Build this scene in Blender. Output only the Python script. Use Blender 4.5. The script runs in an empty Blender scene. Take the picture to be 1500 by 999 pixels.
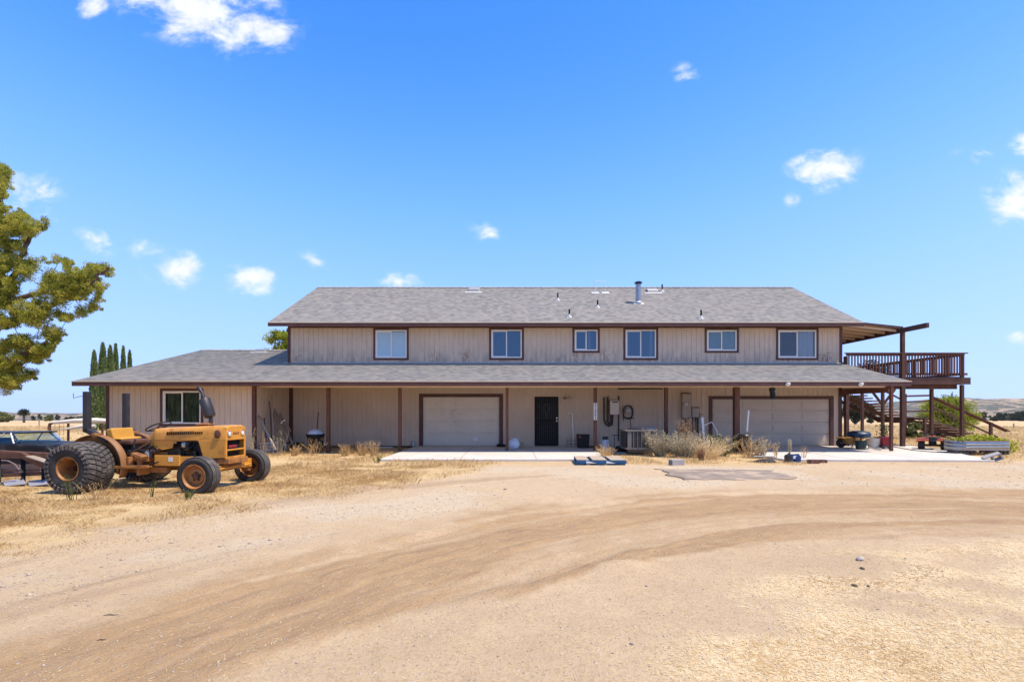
import bpy, bmesh, math, random
import numpy as np
from mathutils import Matrix, Vector, Euler
R = math.radians
random.seed(7)
rng = np.random.default_rng(11)
scene = bpy.context.scene
COL = scene.collection

# ------------------------------------------------------------------ camera
EYE = 1.486; FPX = 720.0; CX = 750.0; HY = 601.0      # eye height, focal length in photo pixels, principal column, horizon row
cam_d = bpy.data.cameras.new('camera'); cam = bpy.data.objects.new('camera', cam_d); COL.objects.link(cam)
cam.location = (0, 0, EYE); cam.rotation_euler = (R(90), 0, 0)
cam_d.sensor_width = 36; cam_d.lens = 36 * FPX / 1500; cam_d.shift_y = (HY - 499.5) / 1500
cam_d.clip_start = 0.05; cam_d.clip_end = 12000
scene.camera = cam

# ------------------------------------------------------------------ sun and sky
SUN = Vector((.45, -.16, 1.0)).normalized()            # towards the sun
SUN_EL = math.asin(SUN.z); SUN_AZ = math.atan2(SUN.x, SUN.y)
sd = bpy.data.lights.new('sun', 'SUN'); sd.energy = 3.5; sd.angle = R(.53); sd.color = (1.0, .88, .72)
so = bpy.data.objects.new('sun', sd); COL.objects.link(so)
so.location = (20, -20, 40); so.rotation_euler = (-SUN).to_track_quat('-Z', 'Y').to_euler()
SKY_STRENGTH = .15
vs = scene.view_settings
vs.view_transform = 'Standard'; vs.look = 'None'; vs.gamma = 1; vs.use_curve_mapping = False
vs.exposure = 0.93

world = bpy.data.worlds.new('World'); scene.world = world; world.use_nodes = True
wt = world.node_tree; wt.nodes.clear()
class NT:
    """terse node building"""
    def __init__(s, tree): s.t = tree
    def n(s, typ, **kw):
        nd = s.t.nodes.new(typ)
        for k, v in kw.items(): setattr(nd, k, v)
        return nd
    def put(s, nd, **ins):
        for k, v in ins.items():
            sock = nd.inputs[int(k[1:])] if k[0] == '_' and k[1:].isdigit() else nd.inputs[k.replace('_', ' ')]
            if isinstance(v, bpy.types.NodeSocket): s.t.links.new(v, sock)
            else: sock.default_value = v
        return nd
    def m(s, op, a, b=None, c=None, clamp=False):
        nd = s.n('ShaderNodeMath', operation=op, use_clamp=clamp)
        for i, v in enumerate((a, b, c)):
            if v is None: continue
            if isinstance(v, bpy.types.NodeSocket): s.t.links.new(v, nd.inputs[i])
            else: nd.inputs[i].default_value = v
        return nd.outputs[0]
    def ss(s, lo, hi, v):
        nd = s.n('ShaderNodeMapRange', interpolation_type='SMOOTHSTEP', clamp=True)
        s.put(nd, Value=v); nd.inputs[1].default_value = lo; nd.inputs[2].default_value = hi
        return nd.outputs[0]
    def lin(s, lo, hi, o0, o1, v):
        nd = s.n('ShaderNodeMapRange', clamp=True); s.put(nd, Value=v)
        for i, x in enumerate((lo, hi, o0, o1)): nd.inputs[1 + i].default_value = x
        return nd.outputs[0]
    def mix(s, f, a, b, blend='MIX'):
        nd = s.n('ShaderNodeMix', data_type='RGBA', blend_type=blend)
        for sock, v in ((nd.inputs[0], f), (nd.inputs[6], a), (nd.inputs[7], b)):
            if isinstance(v, bpy.types.NodeSocket): s.t.links.new(v, sock)
            elif sock.type == 'RGBA': sock.default_value = (*v[:3], 1)
            else: sock.default_value = v
        return nd.outputs[2]
    def noise(s, vec, scale, detail=4, rough=.55, dist=0, dims='3D'):
        nd = s.n('ShaderNodeTexNoise', noise_dimensions=dims)
        if vec is not None: s.put(nd, Vector=vec)
        nd.inputs['Scale'].default_value = scale; nd.inputs['Detail'].default_value = detail
        nd.inputs['Roughness'].default_value = rough; nd.inputs['Distortion'].default_value = dist
        return nd.outputs[0]
    def mapping(s, vec, scale=(1, 1, 1), loc=(0, 0, 0), rot=(0, 0, 0)):
        nd = s.n('ShaderNodeMapping'); s.put(nd, Vector=vec)
        nd.inputs['Scale'].default_value = scale; nd.inputs['Location'].default_value = loc; nd.inputs['Rotation'].default_value = rot
        return nd.outputs[0]

W = NT(wt)
sky = W.n('ShaderNodeTexSky', sky_type='NISHITA', sun_disc=False, sun_elevation=SUN_EL, sun_rotation=SUN_AZ)
sky.altitude = 2000; sky.air_density = 1.0; sky.dust_density = .1; sky.ozone_density = 2
tc = W.n('ShaderNodeTexCoord')
sep = W.n('ShaderNodeSeparateXYZ'); W.put(sep, Vector=tc.outputs['Generated'])
hor = W.m('MAXIMUM', W.m('SQRT', W.m('ADD', W.m('MULTIPLY', sep.outputs[0], sep.outputs[0]), W.m('MULTIPLY', sep.outputs[1], sep.outputs[1]))), .05)
elv = W.m('DIVIDE', W.m('MAXIMUM', sep.outputs[2], 0.0), hor)
elv2 = W.m('ADD', W.m('MULTIPLY_ADD', elv, .2, .115), W.m('MULTIPLY', W.m('POWER', elv, 3.07), .96))   # keeps the sky sample above the glaring lowest band
lift = W.n('ShaderNodeCombineXYZ'); W.put(lift, X=W.m('DIVIDE', sep.outputs[0], hor), Y=W.m('DIVIDE', sep.outputs[1], hor), Z=elv2)
lnm = W.n('ShaderNodeVectorMath', operation='NORMALIZE'); W.put(lnm, _0=lift.outputs[0]); W.t.links.new(lnm.outputs[0], sky.inputs[0])
yy = W.m('MAXIMUM', sep.outputs[1], .02)
cu = W.m('DIVIDE', sep.outputs[0], yy); cv = W.m('DIVIDE', sep.outputs[2], yy)
uv = W.n('ShaderNodeCombineXYZ'); W.put(uv, X=cu, Y=cv)
# (column, row, half width, half height, weight, tilt) of the fair-weather clouds over the north horizon
CLOUDS = [(300, 14, 132, 62, 1.0, -.30), (390, 48, 40, 30, .7, 0), (132, 2, 26, 26, .8, .2), (1210, 249, 60, 30, 1.0, .18), (1488, 290, 50, 40, 1.0, 0),
          (1500, 215, 22, 18, .6, 0), (254, 395, 44, 27, .85, 0), (362, 409, 46, 24, 1.0, 0), (588, 412, 36, 13, .7, -.1), (1001, 105, 22, 15, .62, 0),
          (700, 338, 32, 14, .5, -.3), (142, 354, 36, 17, .55, -.3), (208, 365, 36, 14, .5, -.2), (44, 290, 48, 44, .52, -.6), (1492, 84, 26, 15, .5, 0),
          (1424, 229, 28, 11, .4, 0), (1160, 292, 12, 11, .5, 0), (465, 385, 24, 14, .36, -.4), (1495, 495, 20, 10, .5, 0), (-260, 140, 140, 60, .9, 0), (1900, 120, 160, 60, .9, 0)]
mask = None
for (px, py, a, b, w, tilt) in CLOUDS:
    mp = W.mapping(uv.outputs[0], loc=(-(px - CX) / FPX, -(HY - py) / FPX, 0))
    mp2 = W.mapping(mp, rot=(0, 0, -tilt), scale=(1, 1, 1))
    mp3 = W.mapping(mp2, scale=(FPX / a / 1.16, FPX / b / 1.16, 0))
    ln = W.n('ShaderNodeVectorMath', operation='LENGTH'); W.put(ln, _0=mp3)
    v = W.m('MULTIPLY', W.m('SUBTRACT', 1.0, ln.outputs['Value']), w)
    mask = v if mask is None else W.m('MAXIMUM', mask, v)
n1 = W.noise(W.mapping(uv.outputs[0], scale=(1, 1.45, 1)), 13, 9, .62, .35)
n2 = W.noise(uv.outputs[0], 4.0, 3, .5)
dens = W.m('ADD', mask, W.m('MULTIPLY', W.m('SUBTRACT', n1, .51), 3.3))
dens = W.m('ADD', dens, W.m('MULTIPLY', W.m('SUBTRACT', n2, .5), .5))
gate = W.ss(-.12, .25, mask)
cl = W.m('MULTIPLY', W.m('POWER', W.ss(-.16, 1.0, dens), 1.3), gate)
srgb = W.n('ShaderNodeSeparateColor'); W.put(srgb, Color=sky.outputs[0]); crgb = W.n('ShaderNodeCombineColor')
for i, (gain, power) in enumerate(((1.09, 1.56), (.61, .82), (.83, .5))):      # clear deep blue: response of each channel
    W.put(crgb, **{'_%d' % i: W.m('MULTIPLY', W.m('POWER', W.m('MULTIPLY', srgb.outputs[i], SKY_STRENGTH), power), gain / SKY_STRENGTH)})
SKYCOL = crgb.outputs[0]
shade = W.lin(.3, .75, .82, 1.0, W.noise(W.mapping(uv.outputs[0], loc=(.02, .03, 0)), 17, 6, .6))
cc = W.mix(1.0, (4.0, 4.1, 4.25), (1, 1, 1), 'MULTIPLY')
ccn = W.n('ShaderNodeVectorMath', operation='SCALE'); W.put(ccn, _0=cc); W.t.links.new(shade, ccn.inputs['Scale'])
skymix = W.mix(W.m('MULTIPLY', cl, .96), SKYCOL, ccn.outputs[0])
bg = W.n('ShaderNodeBackground'); W.put(bg, Color=skymix); bg.inputs['Strength'].default_value = SKY_STRENGTH
wo = W.n('ShaderNodeOutputWorld'); wt.links.new(bg.outputs[0], wo.inputs['Surface'])
scene.cycles.use_denoising = True
scene.cycles.max_bounces = 10; scene.cycles.diffuse_bounces = 7; scene.cycles.transparent_max_bounces = 16; scene.cycles.volume_bounces = 0

# ------------------------------------------------------------------ materials
def newmat(name):
    m = bpy.data.materials.new(name); m.use_nodes = True
    t = m.node_tree; t.nodes.clear(); N = NT(t)
    out = N.n('ShaderNodeOutputMaterial'); b = N.n('ShaderNodeBsdfPrincipled'); t.links.new(b.outputs[0], out.inputs[0])
    return m, N, b, out
def bump(N, b, h, strength=.3, dist=.01):
    bp = N.n('ShaderNodeBump'); bp.inputs['Strength'].default_value = strength; bp.inputs['Distance'].default_value = dist
    N.put(bp, Height=h); N.t.links.new(bp.outputs[0], b.inputs['Normal'])
def dk(c, f): return tuple(x * f for x in c)
def mat(name, c, rough=.6, metal=0, var=.18, scale=4, stain=None, stain_at=(.55, .7), stain_scale=3, bmp=0, bscale=60, stretch=(1, 1, 1), spec=.5):
    m, N, b, out = newmat(name)
    co = N.n('ShaderNodeTexCoord').outputs['Object']
    if stretch != (1, 1, 1): co = N.mapping(co, scale=stretch)
    f = N.noise(co, scale, 5, .6)
    f2 = N.lin(.3, .7, 0, 1, f)
    col = N.mix(f2, dk(c, 1 - var), dk(c, 1 + var))
    g = N.noise(co, scale * 13, 3, .6)
    col = N.mix(N.lin(.35, .75, 0, .5, g), col, dk(c, 1 - var * 1.6))
    if stain:
        s_ = N.noise(co, stain_scale, 7, .65)
        col = N.mix(N.ss(stain_at[0], stain_at[1], s_), col, stain)
    N.put(b, Base_Color=col, Metallic=metal); b.inputs['Specular IOR Level'].default_value = spec
    N.put(b, Roughness=N.lin(.2, .8, max(.05, rough - .12), min(1, rough + .12), g))
    if bmp: bump(N, b, N.noise(co, bscale, 4, .6), bmp, .006)
    return m

M = {}
M['trim'] = mat('brown_trim', (.085, .030, .022), .6, var=.25, scale=3, stain=(.13, .055, .035), stain_at=(.55, .75), bmp=.15, bscale=30)
M['redwood'] = mat('red_brown_timber', (.125, .043, .022), .65, var=.3, scale=2.5, stain=(.07, .028, .018), stain_at=(.5, .7), bmp=.3, bscale=40, stretch=(1, 1, .25))
M['deckwood'] = mat('dark_deck_timber', (.092, .036, .022), .7, var=.3, scale=3, stain=(.16, .08, .055), stain_at=(.58, .75), bmp=.3, bscale=40)
M['beige'] = mat('beige_paint', (.60, .47, .35), .6, var=.06, scale=2)
M['soffit'] = mat('beige_soffit', (.58, .45, .32), .7, var=.1, scale=2)
M['white_vinyl'] = mat('white_vinyl', (.72, .70, .66), .4, var=.04)
M['white_metal'] = mat('white_metal', (.62, .61, .58), .45, var=.06)
M['garage'] = mat('cream_garage_paint', (.64, .565, .46), .5, var=.05, scale=1.5, stain=(.53, .46, .37), stain_at=(.55, .75), stain_scale=1.2)
M['garage2'] = mat('tan_garage_paint', (.50, .425, .345), .5, var=.05, scale=1.5, stain=(.44, .36, .28), stain_at=(.55, .75), stain_scale=1.2)
M['black'] = mat('black_iron', (.008, .007, .007), .6, var=.3, spec=.25)
M['ac_paint'] = mat('dusty_grey_paint', (.15, .14, .13), .6, .1, var=.15)
M['black_plastic'] = mat('black_plastic', (.007, .007, .008), .5, var=.3, spec=.3)
M['brass'] = mat('satin_nickel', (.55, .5, .42), .3, 1, var=.1)
M['galv'] = mat('galvanised_steel', (.34, .35, .37), .42, .85, var=.14, scale=6)
M['grey_metal'] = mat('grey_sheet_metal', (.36, .35, .33), .5, .3, var=.12)
M['dark_metal'] = mat('dark_metal', (.05, .05, .055), .45, .5, var=.3)
M['panel_paint'] = mat('panel_paint', (.40, .33, .27), .55, var=.06)
M['heater'] = mat('heater_cover', (.62, .58, .50), .45, var=.04)
M['pipe'] = mat('dark_pipe', (.03, .024, .02), .6, var=.3)
M['blue_cloth'] = mat('blue_cover', (.006, .032, .075), .45, var=.3, scale=7, bmp=.4, bscale=12)
M['blue_plastic'] = mat('blue_plastic', (.02, .06, .20), .4, var=.25)
M['blue_paint'] = mat('blue_pallet_paint', (.010, .085, .20), .6, var=.3, scale=6, stain=(.25, .2, .15), stain_at=(.62, .72), stain_scale=9)
M['pallet_wood'] = mat('bare_pallet_wood', (.42, .33, .23), .75, var=.2, scale=5, stretch=(1, 6, 1), bmp=.2)
M['old_wood'] = mat('weathered_wood', (.34, .27, .20), .8, var=.25, scale=5, stretch=(1, 1, .2), bmp=.3)
M['alu'] = mat('aluminium', (.50, .50, .49), .4, .8, var=.12)
M['bag'] = mat('white_plastic_bag', (.60, .63, .70), .35, var=.08, bmp=.6, bscale=14)
M['red_pot'] = mat('red_glaze', (.22, .012, .02), .3, var=.2)
M['terracotta'] = mat('brick_red', (.13, .05, .04), .8, var=.25, bmp=.3)
M['cmu'] = mat('concrete_block', (.38, .355, .33), .85, var=.15, scale=12, bmp=.4, bscale=70)
M['cmu_dark'] = mat('dark_concrete_block', (.24, .20, .17), .85, var=.2, scale=12, bmp=.4, bscale=70)
M['yellow'] = mat('rusty_yellow', (.42, .20, .03), .55, var=.2, stain=(.12, .05, .02), stain_at=(.52, .66))
M['orange'] = mat('orange_plastic', (.52, .075, .015), .4, var=.12)
M['tyre'] = mat('dusty_rubber', (.022, .020, .019), .8, var=.35, scale=5, stain=(.085, .07, .058), stain_at=(.52, .82), stain_scale=5, bmp=.3, bscale=40)
M['tread'] = mat('worn_tread_rubber', (.085, .074, .066), .85, var=.3, scale=6, stain=(.20, .165, .135), stain_at=(.48, .75), stain_scale=6, bmp=.3, bscale=50)
M['tractor'] = mat('tractor_yellow', (.62, .275, .038), .42, var=.16, scale=3, stain=(.33, .135, .03), stain_at=(.50, .74), stain_scale=5.5, bmp=.08, bscale=30)
M['tractor_rust'] = mat('faded_rusty_yellow', (.36, .15, .035), .6, var=.22, scale=5, stain=(.15, .058, .025), stain_at=(.48, .66), stain_scale=6, bmp=.25, bscale=30)
M['fender'] = mat('rusted_fender', (.26, .115, .036), .6, var=.2, scale=4, stain=(.15, .062, .025), stain_at=(.5, .7), stain_scale=4, bmp=.2, bscale=25)
M['rust'] = mat('rust', (.13, .055, .028), .8, var=.35, scale=8, bmp=.4, bscale=50)
M['engine'] = mat('oily_engine', (.035, .03, .027), .5, .4, var=.5, scale=14, stain=(.16, .13, .10), stain_at=(.58, .7), stain_scale=10)
M['rops'] = mat('dark_painted_steel', (.032, .03, .034), .5, .2, var=.25, stain=(.10, .06, .045), stain_at=(.6, .72))
M['seat_vinyl'] = mat('cracked_yellow_vinyl', (.55, .27, .03), .5, var=.15, stain=(.22, .09, .03), stain_at=(.55, .7))
M['lens'] = mat('lamp_lens', (.70, .68, .62), .15, var=.1)
M['chrome'] = mat('dull_chrome', (.6, .6, .6), .2, 1, var=.1)
M['car_paint'] = mat('dusty_black_car_paint', (.010, .010, .013), .45, var=.3, scale=3, stain=(.05, .045, .04), stain_at=(.5, .8), spec=.25)
M['mauve'] = mat('faded_steel_plate', (.20, .14, .13), .6, var=.15, stain=(.12, .07, .055), stain_at=(.55, .7))
M['pale_plate'] = mat('polished_blade', (.46, .44, .45), .4, .4, var=.1)
M['tarp'] = mat('pale_tarp', (.62, .56, .48), .7, var=.1, scale=3, bmp=.4, bscale=8)
M['concrete'] = mat('pale_concrete', (.56, .51, .44), .85, var=.07, scale=1.2, stain=(.47, .41, .33), stain_at=(.50, .70), stain_scale=1.1, bmp=.12, bscale=90)
M['mat_rug'] = mat('grey_ground_mat', (.24, .185, .14), .9, var=.16, scale=3, stain=(.42, .32, .215), stain_at=(.44, .66), stain_scale=1.6, bmp=.4, bscale=80)
M['rock'] = mat('pale_rock', (.42, .36, .30), .85, var=.2, scale=20, bmp=.5, bscale=40)
M['bark'] = mat('bark', (.115, .078, .058), .9, var=.35, scale=9, stretch=(1, 1, .3), bmp=.6, bscale=30)
M['hose'] = mat('dark_hose', (.03, .035, .03), .55, var=.2)
M['soil'] = mat('planter_soil', (.06, .045, .035), .9, var=.3, bmp=.5)
M['flower'] = mat('red_petals', (.35, .02, .05), .6, var=.2)
M['label_red'] = mat('red_label', (.30, .02, .03), .5, var=.1)
M['sign_face'] = mat('white_number_tile', (.55, .52, .48), .5, var=.08)
M['teal'] = mat('dark_teal_plastic', (.01, .035, .04), .5, var=.2)
M['roller'] = mat('teal_roller_shade', (.16, .27, .30), .8, var=.05)
M['tread_wood'] = mat('worn_tread_timber', (.20, .095, .062), .75, var=.2, scale=6)
M['curtain'] = mat('pale_curtain', (.34, .38, .43), .8, var=.06, stretch=(14, 1, .3), scale=3)
M['blind'] = mat('white_blind', (.44, .56, .60), .7, var=.03)
M['reflection_cloth'] = mat('painted_tree_reflection', (.12, .15, .075), .8, var=.6, scale=4, stretch=(2.5, 1, .6))  # green blotches imitate trees reflected in the wing window

def glass(name, tint=(.75, .85, .9), refl=1.0, gcol=(.9, .95, 1)):
    m, N, b, out = newmat(name); t = m.node_tree; t.nodes.remove(b)
    tr = N.n('ShaderNodeBsdfTransparent'); tr.inputs[0].default_value = (*tint, 1)
    gl = N.n('ShaderNodeBsdfGlossy'); gl.inputs['Roughness'].default_value = .015; gl.inputs[0].default_value = (*gcol, 1)
    fr = N.n('ShaderNodeFresnel'); fr.inputs[0].default_value = 1.52
    mx = N.n('ShaderNodeMixShader'); t.links.new(N.m('MULTIPLY_ADD', fr.outputs[0], 2.0 * refl, .05 * refl, True), mx.inputs[0])
    t.links.new(tr.outputs[0], mx.inputs[1]); t.links.new(gl.outputs[0], mx.inputs[2]); t.links.new(mx.outputs[0], out.inputs[0])
    return m
M['glass'] = glass('window_glass', (.50, .60, .68), 1.1, (.50, .72, .92))
M['clear_glass'] = glass('clear_window_glass', (.93, .96, .98), .6, (.8, .9, 1.0))
M['car_glass'] = glass('car_glass', (.72, .82, .76), .55)

def siding_mat():
    m, N, b, out = newmat('beige_siding')
    co = N.n('ShaderNodeTexCoord').outputs['Object']
    sp = N.n('ShaderNodeSeparateXYZ'); N.put(sp, Vector=co)
    c = N.mix(N.lin(.3, .7, 0, 1, N.noise(co, .7, 4)), (.51, .405, .305), (.60, .485, .375))
    st = N.mapping(co, scale=(1, 1, .12))
    c = N.mix(N.lin(.42, .75, 0, .55, N.noise(st, 11, 5, .65)), c, (.42, .32, .235))
    # sun-weathered foot of the boards under the first-floor windows: grey raw wood and peeled brown blotches
    foot = N.m('MULTIPLY', N.ss(4.35, 3.45, sp.outputs[2]), N.ss(3.3, 3.4, sp.outputs[2]))
    greyw = N.m('MULTIPLY', foot, N.ss(.42, .60, N.noise(N.mapping(co, scale=(1, 1, .22)), 5.5, 6, .7)))
    c = N.mix(N.m('MULTIPLY', greyw, .75), c, (.29, .25, .22))
    peel = N.m('MULTIPLY', N.ss(.0, .7, foot), N.ss(.57, .64, N.m('ADD', N.m('MULTIPLY', N.noise(N.mapping(co, scale=(1, 1, .5)), 1.3, 3), .55), N.m('MULTIPLY', N.noise(N.mapping(co, scale=(1, 1, .3)), 16, 6, .7), .5))))
    c = N.mix(N.m('MULTIPLY', peel, .6), c, (.20, .11, .07))
    spl = N.m('MULTIPLY', N.ss(.5, .0, sp.outputs[2]), N.ss(.4, .7, N.noise(co, 3, 5)))
    c = N.mix(N.m('MULTIPLY', spl, .4), c, (.30, .24, .19))
    N.put(b, Base_Color=c, Roughness=.75)
    bump(N, b, N.noise(N.mapping(co, scale=(1, 1, .05)), 90, 4, .6), .35, .004)
    return m
M['siding'] = siding_mat()

def shingle_mat():
    m, N, b, out = newmat('grey_shingles')
    uvn = N.n('ShaderNodeUVMap').outputs[0]
    sp = N.n('ShaderNodeSeparateXYZ'); N.put(sp, Vector=uvn)
    row = N.m('FLOOR', N.m('DIVIDE', sp.outputs[1], .145))
    wn = N.n('ShaderNodeTexWhiteNoise', noise_dimensions='1D'); N.put(wn, W=row)
    tabs = N.m('FLOOR', N.m('MULTIPLY', N.m('ADD', sp.outputs[0], N.m('MULTIPLY', wn.outputs[0], 7.3)), 5.6))
    cb = N.n('ShaderNodeCombineXYZ'); N.put(cb, X=tabs, Y=row)
    w2 = N.n('ShaderNodeTexWhiteNoise', noise_dimensions='2D'); N.put(w2, Vector=cb.outputs[0])
    big = N.noise(N.mapping(uvn, scale=(.30, 1.25, 1)), 5.5, 5, .62)
    f = N.m('ADD', N.m('ADD', N.m('MULTIPLY', w2.outputs[0], .55), .18), N.m('MULTIPLY', N.m('SUBTRACT', big, .5), .8))
    rp = N.n('ShaderNodeValToRGB'); N.put(rp, Fac=f); e = rp.color_ramp.elements
    e[0].position = 0; e[0].color = (.165, .158, .143, 1); e[1].position = 1; e[1].color = (.475, .435, .365, 1)
    for p, c in ((.3, (.275, .263, .236)), (.55, (.35, .33, .29)), (.75, (.41, .37, .31))):
        q = e.new(p); q.color = (*c, 1)
    gr = N.noise(uvn, 160, 3, .7)
    c = N.mix(N.lin(.3, .75, 0, .5, gr), rp.outputs[0], (.15, .145, .145))
    bigr = N.noise(N.mapping(uvn, scale=(.25, .8, 1)), .9, 3, .5)
    c = N.mix(N.lin(.5, .75, 0, .3, bigr), c, (.30, .25, .235))
    N.put(b, Base_Color=c, Roughness=.95); b.inputs['Specular IOR Level'].default_value = .2
    bump(N, b, N.m('ADD', gr, N.m('MULTIPLY', w2.outputs[0], .6)), .5, .008)
    return m
M['shingle'] = shingle_mat()

def leaf_mat(name, cols, transl=.25, clump=1.2):
    m, N, b, out = newmat(name); t = m.node_tree
    rp = N.n('ShaderNodeValToRGB')
    geo = N.n('ShaderNodeNewGeometry')
    co = N.n('ShaderNodeTexCoord').outputs['Object']
    f = N.m('ADD', N.m('MULTIPLY', geo.outputs['Random Per Island'], .55), N.lin(.3, .7, 0, .5, N.noise(co, clump, 3, .5)))
    N.put(rp, Fac=f); e = rp.color_ramp.elements
    e[0].color = (*cols[0], 1); e[1].color = (*cols[-1], 1)
    for i, c in enumerate(cols[1:-1]):
        q = e.new((i + 1) / (len(cols) - 1)); q.color = (*c, 1)
    N.put(b, Base_Color=rp.outputs[0], Roughness=.6); b.inputs['Specular IOR Level'].default_value = .3
    tl = N.n('ShaderNodeBsdfTranslucent'); t.links.new(rp.outputs[0], tl.inputs[0])
    mx = N.n('ShaderNodeMixShader'); mx.inputs[0].default_value = transl
    t.links.new(b.outputs[0], mx.inputs[1]); t.links.new(tl.outputs[0], mx.inputs[2]); t.links.new(mx.outputs[0], out.inputs[0])
    return m
M['juniper'] = leaf_mat('juniper_foliage', [(.07, .105, .018), (.16, .20, .028), (.34, .35, .045), (.58, .52, .085), (.48, .36, .12)], .52, 2.6)
M['cypress'] = leaf_mat('cypress_foliage', [(.08, .12, .04), (.16, .22, .075), (.26, .32, .12)], .35, 2)
M['oak'] = leaf_mat('oak_foliage', [(.022, .032, .014), (.04, .055, .02), (.07, .08, .035)], .2, .6)
M['lime'] = leaf_mat('bright_shrub_foliage', [(.14, .17, .015), (.31, .35, .03), (.48, .48, .07)], .5, 1.0)
M['olive'] = leaf_mat('olive_foliage', [(.07, .09, .02), (.16, .17, .05), (.25, .24, .09)], .3, 1.0)
M['greyweed'] = leaf_mat('grey_green_weed', [(.26, .23, .14), (.50, .44, .31), (.74, .66, .50)], .5, 2)
M['yellowgreen'] = leaf_mat('yellow_green_leaves', [(.18, .22, .02), (.42, .44, .03), (.62, .56, .05)], .35, 2)
M['straw'] = leaf_mat('dry_straw', [(.40, .255, .10), (.58, .40, .18), (.72, .535, .28), (.80, .65, .40)], .45, .8)
M['palestraw'] = leaf_mat('bleached_straw', [(.50, .35, .16), (.70, .53, .28), (.84, .69, .42), (.92, .80, .56)], .35, .8)
M['redweed'] = leaf_mat('rusty_dry_weed', [(.26, .13, .06), (.42, .25, .13), (.56, .42, .26)], .4, 2)
M['greengrass'] = leaf_mat('green_weed', [(.07, .09, .02), (.14, .16, .04), (.24, .23, .08)], .3, 2)
M['pebble'] = leaf_mat('pebbles', [(.26, .20, .155), (.40, .32, .25), (.52, .44, .36)], 0, 1)

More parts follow.
